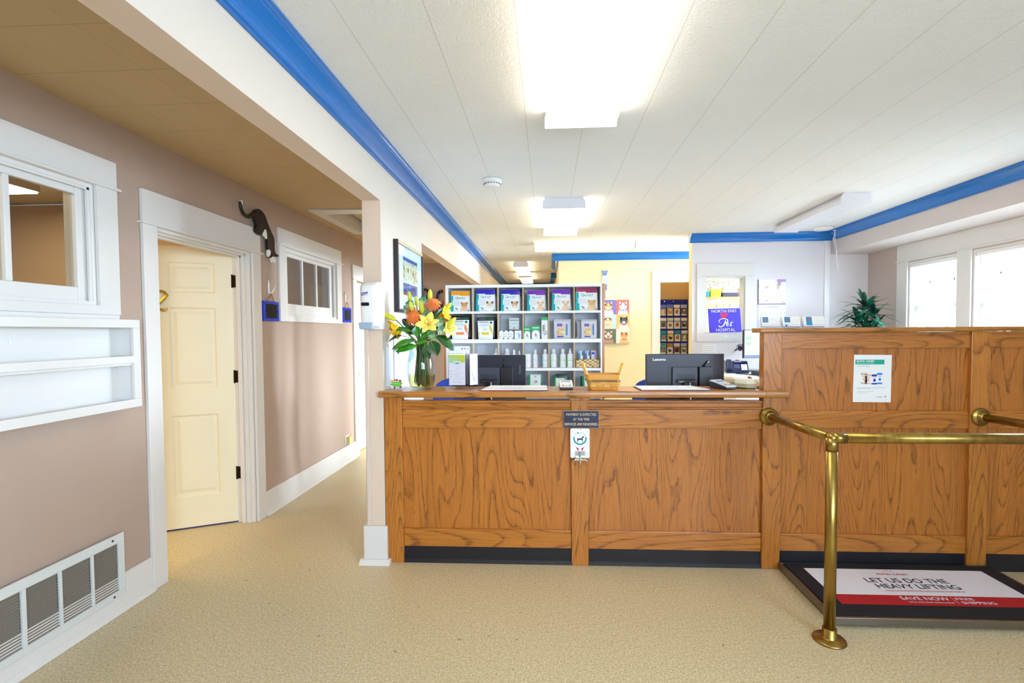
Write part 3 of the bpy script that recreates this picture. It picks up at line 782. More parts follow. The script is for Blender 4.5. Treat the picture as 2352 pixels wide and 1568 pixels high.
# ------------------------------------------------------------------ floor scale and its mat
fs = thing('floor_scale', 'low steel-edged black platform scale against the oak screen', 'pet scale', (1.97, 2.7, 0))
X0, X1, Y0, Y1, ZT = 1.366, 2.56, 2.412, 2.990, .048
m = MB()
for a in ((X0, X1, Y0, Y0+.018), (X0, X1, Y1-.018, Y1), (X0, X0+.018, Y0+.018, Y1-.018), (X1-.018, X1, Y0+.018, Y1-.018)): m.box(a[0], a[1], a[2], a[3], .012, ZT, P('#8a8680', .32, metal=1, name='scale_steel'))
m.build('tray_rim', fs, bevel=.002)
MB().box(X0+.018, X1-.018, Y0+.018, Y1-.018, .012, .044, BLACK).build('tray', fs)
for x in (X0+.05, X1-.05):
    for y in (Y0+.05, Y1-.05): MB().cyl((x, y, .001), (x, y, .012), .022, 16, BLACK).build('foot', fs)
mt = thing('printed_mat', 'black floor mat with white and red printed panel on the scale', 'mat', (1.95, 2.7, .0445))
MB().box(X0+.022, X1-.022, Y0+.022, Y1-.022, .0445, .0525, P('#14141c', .85, name='rubber_mat')).build('mat_base', mt, bevel=.002)
m = MB(); zt = .0532
MW, MR = P('#e9e9f2', .8, name='mat_print_white'), P('#b0141c', .8, name='mat_print_red')
a, b, c, e, f_ = 1.470, 2.448, 2.527, 2.622, 2.905
m.face([(a, f_, zt), (a, e, zt), (b, e, zt), (b, f_, zt)], MW); m.face([(a, e, zt), (a, c, zt), (b, c, zt), (b, e, zt)], MR)
m.build('printed_panel', mt)
m = MB(); TM = Matrix(((1, 0, 0, 0), (0, 0, 1, 0), (0, 1, 0, .0540), (0, 0, 0, 1)))   # plate x,z -> floor x,y
def ft(body, x0, x1, y0, y1, mat, w=0): MB().text(body, x0, x1, y0, y1, 0, mat, M=TM, font_w=w).build('lettering', mt)
MK = P('#23223c', .8, name='mat_print_ink'); MRD = P('#c01828', .8, name='mat_print_logo')
ft('ROYAL CANIN', 1.842, 2.004, 2.838, 2.856, MRD, .02)
for k in range(5):
    an = R(150-30*k); m.face([(1.925+.02*math.cos(an), 2.868+.012*math.sin(an), .054), (1.925+.034*math.cos(an)-.003, 2.868+.026*math.sin(an), .054), (1.925+.034*math.cos(an)+.003, 2.868+.026*math.sin(an), .054)], MRD)
ft('LET US DO THE', 1.735, 2.165, 2.752, 2.800, MK, .01); ft('HEAVY LIFTING', 1.755, 2.180, 2.690, 2.738, MK, .01)
ft('ROYAL CANIN PRODUCTS DELIVERED STRAIGHT FROM YOUR VET', 1.775, 2.175, 2.660, 2.672, MRD)
ft('SAVE NOW', 1.795, 2.035, 2.577, 2.609, MW, .01); ft('WITH AUTOSHIP ENROLLMENT', 1.812, 2.035, 2.550, 2.562, MW); ft('FREE', 2.068, 2.155, 2.585, 2.606, MW, .01); ft('SHIPPING', 2.072, 2.235, 2.548, 2.572, MW, .01)
m.build('crown_logo', mt)
MB().face([(2.052, 2.548, .054), (2.054, 2.548, .054), (2.054, 2.610, .054), (2.052, 2.610, .054)], MW).build('divider_line', mt)
# ------------------------------------------------------------------ hallway things
# wall rack under the near window
rk = thing('wall_rack', 'white two-tier magazine rack below the near hallway window', 'magazine rack', (-2.16, 1.85, 1.058), kind='thing')
XF = -2.10; ya, yb = 1.25, 2.457; xw = WL+.001
MB().box(XF-.018, XF, ya, yb, 1.462, 1.503, TRIM).box(xw, XF-.018, ya, yb, 1.488, 1.503, TRIM).build('top_rail', rk, bevel=.002)
MB().box(XF-.018, XF, ya, yb-.041, 1.284, 1.320, TRIM).build('middle_rail', rk, bevel=.002)
MB().box(XF-.018, XF, ya, yb, 1.058, 1.100, TRIM).build('bottom_rail', rk, bevel=.002)
MB().box(XF-.018, XF, yb-.041, yb, 1.100, 1.462, TRIM).build('end_stile', rk, bevel=.002)
MB().box(xw, XF-.018, yb-.016, yb, 1.058, 1.488, TRIM).build('side_panel', rk)
MB().box(xw, XF-.018, ya, yb-.016, 1.272, 1.284, TRIM).build('shelf', rk); MB().box(xw, XF-.018, ya, yb-.016, 1.060, 1.072, TRIM).build('shelf', rk)
m = MB().box(xw, xw+.008, ya, yb-.016, 1.072, 1.488, TRIM); m.build('back_board', rk)
for y in (1.93, 2.33): MB().cyl((xw+.008, y, 1.40), (xw+.0105, y, 1.40), .006, 12, WHITE).build('screw', rk)
# return air grille
gr = thing('air_grille', 'white louvred return-air grille low on the hallway wall', 'vent grille', (WL+.02, 1.9, .10))
GX = WL+.018
m = MB(); gy0, gy1, gz0, gz1 = 1.30, 2.420, .088, .412
banks = [(1.47+.153*k, 1.47+.153*k+.140) for k in range(6)]; banks = [(1.472, 1.612), (1.625, 1.765), (1.778, 1.918), (1.936, 2.078), (2.091, 2.236), (2.248, 2.386)]
GM = P('#d5d8d6', .4, name='grille_enamel')
m.box(GX, GX+.012, gy0, gy1, gz1-.046, gz1, GM); m.box(GX, GX+.012, gy0, gy1, gz0, gz0+.034, GM)
e = [gy0]+[v for b in banks for v in b]+[gy1]
for a, b in zip(e[::2], e[1::2]): m.box(GX, GX+.012, a, b, gz0+.034, gz1-.046, GM)
m.build('grille_frame', gr, bevel=.002)
for b in banks:
    m = MB()
    n = 19; H_ = (gz1-.046-gz0-.034)
    for k in range(n):
        z = gz0+.034+H_*(k+.5)/n
        m.cbox((GX-.004, (b[0]+b[1])/2, z), (.018, b[1]-b[0], .0022), P('#857c70', .5, name='grille_louvre'), Matrix.Rotation(R(38), 4, 'Y'))
    m.box(GX-.0165, GX-.0155, b[0], b[1], gz0+.034, gz1-.046, P('#2a2420', .8))
    m.build('louvre_bank', gr)
for y in (2.352, 1.40):
    for z in (gz1-.022, gz0+.015): MB().cyl((GX+.012, y, z), (GX+.0135, y, z), .006, 10, P('#55565a', .4, metal=.7)).build('screw', gr)
# plug-in near the far baseboard
pg = thing('plug_in_unit', 'cream plug-in unit just above the far hallway baseboard', 'plug-in unit', (WL+.02, 5.33, .195))
MB().box(WL+.001, WL+.008, 5.285, 5.40, .200, .300, WHITE).build('cover_plate', pg, bevel=.003)
MB().box(WL+.008, WL+.05, 5.30, 5.385, .206, .290, P('#e6d592', .4)).build('body', pg, bevel=.008)

# wooden cat climbing over the door casing (outline cut from board)
ct = thing('wooden_cat', 'black and white wooden cat cut-out climbing over the door corner', 'wall figure', (WL+.03, 3.76, 2.15))
def M_cat(p, y0=2.2, px=0): return p
CM = P('#0d0b0c', .4, name='cat_black'); CW = P('#f0eee8', .5, name='cat_white')
XCAT = WL+.024
# outline in (Y, Z)
tail = crom([(3.468, 2.372), (3.478, 2.325), (3.510, 2.293), (3.560, 2.288), (3.615, 2.318), (3.655, 2.335)], 6)
m = MB(); m.tube([(XCAT+.008, y, z) for y, z in tail], [.010+.006*i/len(tail) for i in range(len(tail))], 10, CM); m.build('tail', ct)
body = crom([(3.612, 2.322), (3.640, 2.356), (3.700, 2.372), (3.765, 2.345), (3.800, 2.295), (3.850, 2.235), (3.890, 2.185), (3.893, 2.120), (3.896, 2.085), (3.915, 2.068), (3.940, 2.060), (3.905, 2.042), (3.870, 2.028), (3.838, 2.030), (3.842, 2.060), (3.818, 2.080), (3.795, 2.080), (3.792, 2.150), (3.785, 2.215), (3.765, 2.238), (3.735, 2.205), (3.715, 2.180), (3.680, 2.176), (3.640, 2.188), (3.632, 2.215), (3.650, 2.245), (3.625, 2.285)], 4, True)
MB().prism([(p.x, p.y) for p in body], 'x', XCAT, XCAT+.018, CM).build('body', ct, bevel=.004)
def xprism(pts, a, b, mat, n=3): return MB().prism([(p.x, p.y) for p in crom(pts, n, True)], 'x', a, b, mat)
xprism([(3.768, 2.236), (3.786, 2.215), (3.790, 2.165), (3.750, 2.182), (3.705, 2.185), (3.735, 2.21)], XCAT+.004, XCAT+.016, CW).build('chest', ct, label='white chest')
xprism([(3.795, 2.082), (3.818, 2.083), (3.828, 2.060), (3.806, 2.030), (3.793, 2.045)], XCAT+.004, XCAT+.020, CW).build('paw', ct, label='white front paw')
m = xprism([(3.846, 2.034), (3.880, 2.038), (3.902, 2.034), (3.895, 2.012), (3.870, 1.990), (3.850, 2.002)], XCAT+.002, XCAT+.024, CW)
m.cyl((XCAT+.0242, 3.884, 2.026), (XCAT+.0248, 3.884, 2.026), .005, 10, CM); m.build('face', ct, label='white face')
m = MB().prism([(3.908, 2.066), (3.944, 2.060), (3.925, 2.048)], 'x', XCAT+.004, XCAT+.022, CM); m.build('ear', ct)
xprism([(3.466, 2.376), (3.472, 2.355), (3.480, 2.352), (3.478, 2.378)], XCAT+.001, XCAT+.020, CW).build('tail_tip', ct, label='white tail tip')

# blue chalkboards and their hooks
def chalk(y0, y1, z0, z1, hz, which):
    yc = (y0+y1)/2
    x = WL+.003
    hk = thing('adhesive_hook', 'white adhesive hook above the %s blue chalkboard' % which, 'hook', (x, yc, hz), group='white hooks beside the far inside window')
    MB().prism([(yc-.018, hz-.045), (yc-.024, hz+.02), (yc-.010, hz+.07), (yc+.004, hz+.03), (yc+.006, hz-.04)], 'x', x, x+.005, WHITE).build('hook_base', hk, bevel=.002)
    MB().tube([(x+.006, yc, hz-.03), (x+.018, yc+.006, hz-.038), (x+.026, yc+.016, hz-.01), (x+.028, yc+.030, hz+.012)], [.005, .005, .006, .004], 8, WHITE).build('hook_arm', hk)
    cb = thing('hanging_chalkboard', 'small blue-framed chalkboard hanging %s' % ('between the door and the far window' if which == 'nearer' else 'right of the far inside window'), 'chalkboard', (x, yc, z0), group='blue chalkboards in the hallway')
    MB().box(x+.002, x+.018, y0, y1, z0, z1, P('#1238c8', .4, name='chalkboard_blue')).build('board_frame', cb, bevel=.003)
    w, h = (y1-y0)/2-.022, (z1-z0)/2-.018; zc = (z0+z1)/2
    out = [(yc+w*(1-.10*abs(math.sin(4*t)))*max(-1, min(1, 1.5*math.cos(t))), zc+h*(1-.10*abs(math.sin(4*t)))*max(-1, min(1, 1.5*math.sin(t)))) for t in [2*PI*i/48 for i in range(48)]]
    MB().prism(out, 'x', x+.018, x+.0195, P('#17171a', .8, name='slate')).build('slate', cb, label='black scalloped writing area')
    m = MB(); CO = P('#7a5a34', .9, name='jute')
    for sy in (-1, 1): m.tube([(x+.010, yc+sy*(y1-y0)*.22, z1+.004), (x+.012, yc+sy*(y1-y0)*.12, (z1+hz)/2-.02), (x+.016, yc+.006, hz-.046)], .0022, 6, CO)
    for sy in (-1, 1): m.ball((x+.010, yc+sy*(y1-y0)*.22, z1+.002), .005, CO, 8, 6)
    m.build('cord', cb)
chalk(3.752, 3.975, 1.527, 1.684, 1.788, 'nearer'); chalk(5.258, 5.48, 1.545, 1.705, 1.81, 'farther')

# leashes on the hall end wall
ye = 7.748
for i, (x, z, s) in enumerate(((-1.93, 2.10, 1), (-1.66, 2.07, -1), (-1.50, 2.02, -1))):
    l = thing('hanging_leash', 'black looped dog leash on the hall end wall, %s' % ('nearest the column', 'middle of three, loop leaning right', 'partly behind the product shelf')[i], 'dog leash', (x, ye-.01, z-.4), group='leashes on the hall end wall')
    loop = crom([(x, ye-.035, z), (x+.055, ye-.03, z-.02), (x+.06, ye-.03, z-.09), (x-.02*s, ye-.03, z-.22), (x-.13*1, ye-.03, z-.34), (x-.15, ye-.03, z-.42), (x-.10, ye-.03, z-.46), (x-.04, ye-.03, z-.34), (x-.06, ye-.032, z-.16), (x-.045, ye-.033, z-.04)], 6, True)
    MB().tube(loop, .020, 8, BLACK, closed=True).build('strap', l)
    MB().cyl((x, ye-.001, z), (x, ye-.055, z), .008, 8, STEEL).build('hook', l)

# ------------------------------------------------------------------ column and picture wall
ds = thing('sanitizer_dispenser', 'white hand sanitizer dispenser fixed to the column', 'dispenser', (-1.06, 2.94, 1.445))
x0, x1, z0, z1 = -1.128, -.991, 1.447, 1.733; yb = 2.992
xc = (x0+x1)/2
def shell(u, v):
    # rounded cover: u across, v up
    a = (u-.5)*2; b = v
    wd = (x1-x0)/2*(1-.10*max(0, (b-.75)/.25)**2-.05*(1-b)**3)
    dep = .098*(1-abs(a)**4.5)**.5*(1-.55*max(0, (b-.86)/.14)**2.2)*(1-.10*(1-b))
    return (xc+a*wd, yb-.004-dep, z0+.022+(z1-z0-.022)*b)
m = MB().grid(shell, 22, 16, WHITE)
m.box(x0+.006, x1-.006, yb-.006, yb, z0+.03, z1-.008, WHITE)
m.build('cover', ds)
MB().box(x0+.006, x1-.004, yb-.055, yb-.0005, z0, z0+.05, WHITE).build('back_plate', ds, bevel=.008)
MB().prism([(-1.115, 1.490), (-1.028, 1.490), (-1.032, 1.455), (-1.040, 1.448), (-1.105, 1.448), (-1.112, 1.456)], 'y', yb-.115, yb-.072, P('#9db0c4', .35)).build('push_bar', ds, bevel=.004)
yf = yb-.1035
MB().prism(rrect(-1.100, -1.053, 1.588, 1.608, .007), 'y', yf-.001, yf+.006, P('#1c1826', .1)).build('level_window', ds)
m = MB(); PB = P('#2a2a9a', .4)
m.fy([(-1.099, 1.648), (-1.062, 1.653), (-1.059, 1.672), (-1.078, 1.666), (-1.096, 1.668)], yf-.0004, PB); m.fy([(-1.084, 1.667), (-1.070, 1.667), (-1.077, 1.662)], yf-.0008, P('#d02a50', .4))
m.text('Purell', -1.094, -1.064, 1.652, 1.664, yf-.001, WHITE, italic=.15, font_w=.02); m.build('logo', ds)

# framed picture on the room side of the wall
xp = XR+.002
pf = thing('framed_picture', 'dark framed matted photo print on the wall piece beside the column', 'framed picture', (xp, 3.56, 1.56))
a, b, c, e = 3.235, 3.905, 1.565, 2.045
FRM = P('#241a22', .35, name='frame_dark'); f = .022
m = MB()
# frame: a dark moulding, pale on its top edge
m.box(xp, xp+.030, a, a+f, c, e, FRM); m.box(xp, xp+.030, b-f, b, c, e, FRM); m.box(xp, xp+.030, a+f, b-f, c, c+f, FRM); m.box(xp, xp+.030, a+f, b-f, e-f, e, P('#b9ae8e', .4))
m.build('picture_frame', pf, bevel=.001)
MB().box(xp, xp+.018, a+f, b-f, c+f, e-f, P('#eef0f6', .7)).build('mat_board', pf)
m = MB(); xq = xp+.0186
def fx(mb, y0, y1, z0_, z1_, mat, x=xq): return mb.face([(x, y0, z0_), (x, y1, z0_), (x, y1, z1_), (x, y0, z1_)], mat)
g = G('autumn_photo'); nz = g.noise(g.co(), 16, 3); g.set(col=g.ramp(nz, [(.30, '#3a4a2c'), (.42, '#d8cf9a'), (.52, '#efe9d0'), (.60, '#c8a45a'), (.68, '#5a2a20'), (.80, '#1c1016')]), rough=.3); PH1 = g.m
g = G('pond_photo'); nz = g.noise(g.co(), 22, 3); g.set(col=g.ramp(nz, [(.3, '#1c2a78'), (.45, '#5a6ac0'), (.55, '#2c3a2a'), (.68, '#c05a2a'), (.8, '#d8d8e8')]), rough=.3); PH2 = g.m
fx(m, 3.385, 3.76, 1.785, 1.93, PH1); fx(m, 3.385, 3.76, 1.93, 1.955, P('#1a4a9a', .3)); fx(m, 3.385, 3.76, 1.69, 1.775, PH2); fx(m, 3.385, 3.76, 1.60, 1.68, P('#f4f4f0', .3))
m.build('photo_print', pf)
MB().box(xp+.022, xp+.023, a+f, b-f, c+f, e-f, PANE).build('glass', pf)
# sheets taped to that wall piece
for i, (y0, y1, z0_, z1_, lab) in enumerate(((3.20, 3.82, .93, 1.49, 'large white notice sheet behind the flower vase'), (3.05, 3.17, 1.09, 1.34, 'small white card on the wall near the column edge'))):
    sh = thing('wall_notice', lab, 'paper notice', (xp, (y0+y1)/2, z0_), group='white notices on the wall piece')
    m = MB().box(xp-.0005, xp+.002, y0, y1, z0_, z1_, P('#e6e9f4', .6)); m.build('sheet', sh)
    if i == 0:
        m = MB(); fx(m, y0, y0+.01, z0_, z1_, P('#3a2a4a', .5), xp+.0026); fx(m, y0+.08, y1-.04, 1.20, 1.46, P('#f2f3fa', .5), xp+.0026); m.face([(xp+.003, y0+.30, 1.20), (xp+.003, y1-.1, 1.24), (xp+.003, y0+.42, 1.40)], P('#a9b4d8', .5)); m.build('printing', sh)

# ------------------------------------------------------------------ ceiling fixtures
LAMP = glow('#fff3de', 5.5, 'fluorescent_diffuser'); LAMPW = glow('#ffe8be', 4.0, 'warm_fluorescent_diffuser')
FIX = P('#e4e4ea', .4, name='fixture_enamel')
def fixture(lab, x0, x1, y0, y1, axis, lamp, grp):
    zb = 2.455
    cx, cy = (x0+x1)/2, (y0+y1)/2
    t = thing('ceiling_light', lab, 'ceiling light', (cx, cy, zb), group=grp)
    ztop = ZC-.001
    if axis == 'y':
        cap = [(x0+.02, ztop), (x1-.02, ztop), (x1-.0, ztop-.03), (x1, zb), (x0, zb), (x0, ztop-.03)]
        for a, b in ((y0, y0+.012), (y1-.012, y1)): MB().prism(cap, 'y', a, b, FIX).build('end_cap', t)
        MB().prism([(x0+.05, ztop), (x1-.05, ztop), (x1-.05, ztop-.03), (x0+.05, ztop-.03)], 'y', y0+.012, y1-.012, FIX).build('housing', t)
        prof = [(x0+.02, ztop-.025), (x0+.006, ztop-.05), (x0+.006, zb+.006), (x0+.03, zb+.002), (x1-.03, zb+.002), (x1-.006, zb+.006), (x1-.006, ztop-.05), (x1-.02, ztop-.025), (x1-.051, ztop-.0305), (x0+.051, ztop-.0305)]
        MB().prism(prof, 'y', y0+.012, y1-.012, lamp).build('diffuser', t)
    else:
        cap = [(y0+.02, ztop), (y1-.02, ztop), (y1, ztop-.03), (y1, zb), (y0, zb), (y0, ztop-.03)]
        for a, b in ((x0, x0+.012), (x1-.012, x1)): MB().prism(cap, 'x', a, b, FIX).build('end_cap', t)
        MB().prism([(y0+.05, ztop), (y1-.05, ztop), (y1-.05, ztop-.03), (y0+.05, ztop-.03)], 'x', x0+.012, x1-.012, FIX).build('housing', t)
        prof = [(y0+.02, ztop-.025), (y0+.006, ztop-.05), (y0+.006, zb+.006), (y0+.03, zb+.002), (y1-.03, zb+.002), (y1-.006, zb+.006), (y1-.006, ztop-.05), (y1-.02, ztop-.025), (y1-.051, ztop-.0305), (y0+.051, ztop-.0305)]
        MB().prism(prof, 'x', x0+.012, x1-.012, lamp).build('diffuser', t)
    return t
g_ = 'wraparound fluorescent fixtures on the ceiling'
fixture('large glowing fluorescent fixture nearest overhead', -.008, .352, 1.36, 2.565, 'y', LAMP, g_)
fixture('glowing ceiling fixture second from the viewer, with lilac end cap', -.036, .322, 4.19, 5.39, 'y', LAMP, g_)
fixture('long crosswise glowing fixture, left one of the joined pair', -.165, 1.09, 6.25, 6.47, 'x', LAMPW, g_)
fixture('crosswise glowing fixture, right one touching the bright blue crown', 1.094, 2.35, 6.25, 6.47, 'x', LAMPW, g_)
fixture('narrow glowing corridor fixture, nearer of two', -.54, -.302, 7.90, 9.20, 'y', LAMPW, g_)
fixture('narrow glowing corridor fixture, farther of two', -.54, -.302, 9.42, 10.64, 'y', LAMPW, g_)
fixture('unlit white ceiling fixture near the right-hand soffit', 2.40, 2.64, 4.22, 5.42, 'y', P('#e2e4ec', .35, name='unlit_diffuser'), g_)
# smoke detector, round speaker
sd = thing('smoke_detector', 'round white smoke detector on the ceiling tiles', 'smoke detector', (-.40, 3.66, 2.49))
MB().lathe([(.070, ZC-.001), (.070, ZC-.022), (.064, ZC-.030)], (-.40, 3.66, 0), 28, WHITE).build('base', sd)
m = MB().lathe([(.064, ZC-.030), (.058, ZC-.046), (.044, ZC-.056), (.02, ZC-.058), (0, ZC-.058)], (-.40, 3.66, 0), 28, WHITE); m.build('cover', sd)
m = MB()
for k in range(20):
    a = 2*PI*k/20; m.cbox((-.40+.0605*math.cos(a), 3.66+.0605*math.sin(a), ZC-.038), (.006, .007, .007), P('#2a2838', .5), Matrix.Rotation(a, 4, 'Z'))
m.build('sounder_slots', sd)
sp = thing('round_detector', 'flat round white ceiling disc beside the bay corner', 'ceiling disc', (3.03, 5.64, 2.51))
MB().lathe([(.105, ZC-.001), (.105, ZC-.012), (.09, ZC-.022), (0, ZC-.026)], (3.03, 5.66, 0), 32, WHITE).build('disc', sp)
# pull cords at the bay corner
pc = thing('pull_cord', 'white looped blind cord hanging at the bay corner', 'blind cord', (3.25, 5.80, 2.0))
MB().tube(crom([(3.19, 5.72, 2.53), (3.205, 5.74, 2.44), (3.215, 5.74, 2.35), (3.235, 5.74, 2.20), (3.245, 5.74, 2.05)], 6), .0032, 6, WHITE).tube(crom([(3.195, 5.72, 2.53), (3.185, 5.74, 2.42), (3.212, 5.735, 2.33), (3.22, 5.735, 2.2), (3.245, 5.735, 2.05)], 6), .0032, 6, WHITE).build('cord', pc)
MB().box(3.18, 3.215, 5.70, 5.74, 2.525, 2.544, WHITE).build('cleat', pc)
# window blinds raised open
def blind(hole, lab):
    y0, y1, z0, z1 = hole; t = thing('window_blind', lab, 'window blind', (WR+.03, (y0+y1)/2, z0), group='white slatted blinds in the bay windows')
    MB().box(WR+.008, WR+.04, y0+.022, y1-.022, z1-.052, z1-.021, WHITE).build('headrail', t, bevel=.002)
    m = MB(); k = int((z1-.06-z0-.05)/.022)
    for i in range(k):
        z = z1-.065-.022*i
        m.add([(WR+.016, y0+.024, z-.001), (WR+.034, y0+.024, z+.001), (WR+.034, y1-.024, z+.001), (WR+.016, y1-.024, z-.001)], [(0, 1, 2, 3)], WHITE)
    m.build('slats', t)
    MB().box(WR+.011, WR+.035, y0+.024, y1-.024, z0+.012, z0+.024, WHITE).build('bottom_rail', t)
    MB().cyl((WR+.006, y1-.07, z1-.05), (WR+.006, y1-.075, 1.25), .0035, 6, P('#e8eef2', .3)).build('tilt_wand', t)
blind(RWIN[0], 'open white slatted blind in the far bay window'); blind(RWIN[1], 'open white slatted blind in the nearer bay window')
# ------------------------------------------------------------------ product shelf
YS, YB = 4.20, 4.48
sh = thing('product_shelf', 'white cubbyhole product shelf with oak sides behind the counter', 'shelf unit', (-.2, 4.34, 0))
SIDE = OAK_Z
MB().box(-.885, -.867, YS+.001, YB, .001, 1.828, SIDE).box(-.867, -.848, YS, YB, .001, 1.805, WHITEM).build('side_panel', sh)
MB().box(.457, .477, YS+.001, YB, .001, 1.828, SIDE).box(.445, .457, YS, YB, .001, 1.805, WHITEM).build('side_panel', sh)
LEV = [(1.805, 1.828), (1.585, 1.604), (1.335, 1.366), (1.097, 1.119), (.862, .884), (.62, .64), (.06, .09)]
for z0, z1 in LEV: MB().box(-.867 if z0 > 1.7 else -.848, .457 if z0 > 1.7 else .445, YS, YB-.012, z0, z1, WHITEM).build('shelf_board', sh)
MB().box(-.867, .457, YB-.012, YB, .02, 1.805, P('#e6e9ee', .6)).build('back_panel', sh)
DX = [-.637, -.421, -.207, .010, .226]
PLY = P('#caa36a', .6, name='plywood_edge')
for a, b in zip(LEV[1:], LEV):
    for x in DX: MB().box(x-.0045, x+.0045, YS+.002, YS+.006, a[1], b[0], PLY).box(x-.0045, x+.0045, YS+.006, YB-.012, a[1], b[0], WHITEM).build('divider', sh)
ZR = [1.6045, 1.3665, 1.1195, .8845]
def bag_shape(mb, xc, w, h, zb, yf, dep, mat, top=.9):
    """stand-up pouch: flat sealed top, gusseted bottom"""
    def fn(u, v):
        s = 1 if v < .5 else -1
        return (0, 0, 0)
    n = 8; rows_ = 10; vs = []; fs_ = []
    for side in (0, 1):
        for j in range(rows_+1):
            t = j/rows_
            th = dep*(1-t)**.75*.5+.0015
            ww = w*(1.0-(1-top)*t) if top < 1 else w*(1-(top-1)*(1-t))
            for i in range(n+1):
                u = (i/n-.5)*2
                bulge = th*(1-.55*abs(u)**3)
                y = yf+dep*.5+(-bulge if side == 0 else bulge)
                vs.append((xc+u*ww/2, y, zb+h*t))
    N = (rows_+1)*(n+1)
    for side in (0, 1):
        for j in range(rows_):
            for i in range(n):
                q = [side*N+j*(n+1)+i, side*N+j*(n+1)+i+1, side*N+(j+1)*(n+1)+i+1, side*N+(j+1)*(n+1)+i]
                fs_.append(q if side == 0 else q[::-1])
    for j in range(rows_):
        for i, fl in ((0, 1), (n, 0)):
            q = [j*(n+1)+i, (j+1)*(n+1)+i, N+(j+1)*(n+1)+i, N+j*(n+1)+i]; fs_.append(q if not fl else q[::-1])
    for i in range(n):
        fs_.append([N+i, N+i+1, i+1, i]); q = rows_*(n+1); fs_.append([q+i, q+i+1, N+q+i+1, N+q+i])
    mb.add(vs, fs_, mat, True); return mb
# pouches: print follows the front of the pouch
def front_y(yf, dep, t, u=0): return yf+dep*.5-(dep*(1-t)**.75*.5+.0015)*(1-.55*abs(u)**3)-.0008
def pouch(lab, xc, w, h, row, topc, name_, bits, dep=.06, yf=YS+.012, grp=None, basec='#f2f4f4', top=.94, cat='pouch'):
    zb = ZR[row]; t = thing('treat_pouch', lab, cat, (xc, yf+dep/2, zb), group=grp)
    bag_shape(MB(), xc, w, h, zb+.0005, yf, dep, P(basec, .3, name='pouch_'+basec[1:]), top).build('pouch_body', t); pb_ = t.children[0]
    m = MB()
    wf = (lambda t_: 1-(1-top)*t_) if top < 1 else (lambda t_: 1-(top-1)*(1-t_))
    def pr(x0, x1, z0, z1, col, k=0, n=3, rgh=.3):
        """print band in pouch fractions, draped over the front"""
        mat = P(col, rgh)
        m.grid(lambda u, v: (xc+(x0+(x1-x0)*u)*w*wf(z0+(z1-z0)*v)*.5, front_y(yf, dep, z0+(z1-z0)*v, x0+(x1-x0)*u)-k*.0005, zb+h*(z0+(z1-z0)*v)), n, 5, mat)
    def disc(x, z, rx, rz, col, k=1):
        mat = P(col, .5)
        m.face([(xc+max(-.99, min(.99, x+rx*math.cos(a)))*w*.5*wf(z), front_y(yf, dep, max(.005, min(.98, z+rz*math.sin(a))), x+rx*math.cos(a))-k*.0006-.0006, zb+h*max(.005, z+rz*math.sin(a))) for a in [2*PI*i/14 for i in range(14)]], mat)
    def tx(body, x0, x1, z0, z1, col, k=2, w_=0):
        y = front_y(yf, dep, z1, (x0+x1)/2)-.002
        ya = front_y(yf, dep, z0, (x0+x1)/2)
        m.text(body, xc+x0*w*.49*wf(z0), xc+x1*w*.49*wf(z0), zb+h*z0, zb+h*z1, min(y, ya)-.0008, P(col, .5), font_w=w_)
    bits(pr, disc, tx); m.build('printed_front', pb_); return t
def oravet(topc, dogs):
    def b(pr, disc, tx):
        pr(-1, 1, .80, .995, topc, 1, 6); pr(-.05, .98, .76, .80, topc, 1)
        pr(-1, -.78, .0, .78, '#12b4bc', 1); pr(-.80, -.66, .0, .30, '#12b4bc', 2); pr(-.80, -.72, .55, .74, '#12b4bc', 2)
        tx('O', -.52, -.26, .585, .72, '#1aa6b4'); tx('RAVET', -.26, .62, .60, .69, '#1aa6b4')
        for z in (.50, .46, .40, .35, .29): pr(-.62, -.02, z, z+.012, '#b9c2c6', 2)
        for k in range(4): disc(-.42+.06*k, .165-.022*k, .045, .03, '#3f8a76', 3)
        pr(.02, .85, .0, .015, '#d8d8d8', 2)
        c1, c2, ear, nose = dogs
        disc(.45, .11, .40, .115, c2, 3); disc(.45, .30, .30, .145, c1, 4)
        disc(.18, .40, .10, .06, ear, 5); disc(.72, .40, .10, .06, ear, 5)
        disc(.45, .235, .13, .06, c2, 6); disc(.45, .26, .045, .022, '#20181c', 7)
        disc(.33, .33, .03, .017, '#2a1c18', 7); disc(.57, .33, .03, .017, '#2a1c18', 7); disc(.86, .035, .09, .03, '#20b0c8', 8)
    return b
tops = [('#f5a314', 'orange-topped', ('#d99a5a', '#e7c49a', '#c07a3a', 0)), ('#2a24b8', 'blue-topped', ('#e8d2b8', '#f4efe8', '#6a3a22', 0)), ('#2622b0', 'blue-topped', ('#e0b684', '#f4efe8', '#7a4a30', 0)),
        ('#7a28b4', 'purple-topped', ('#f2dcc2', '#f2c9a0', '#dfa066', 0)), ('#7424b8', 'purple-topped', ('#f2dcc2', '#f0c49c', '#e0a87a', 0)), ('#98285e', 'crimson-topped', ('#e2b87c', '#eac896', '#d8a668', 0))]
xb = [-.746, -.527, -.315, -.094, .118, .331]; hb = [.177, .188, .184, .176, .182, .197]; wb = [.170, .168, .166, .158, .160, .190]
pos = ['first cubby of the top shelf row', 'second cubby of the top row, small brown-eared dog', 'third cubby of the top row', 'fourth cubby of the top row', 'fifth cubby of the top row', 'last cubby of the top row']
for i in range(6):
    pouch('%s dental chew pouch in the %s' % (tops[i][1], pos[i]), xb[i], wb[i], hb[i], 0, tops[i][0], 'oravet', oravet(tops[i][0], tops[i][2]), grp='dental chew pouches on the top row', dep=.065)
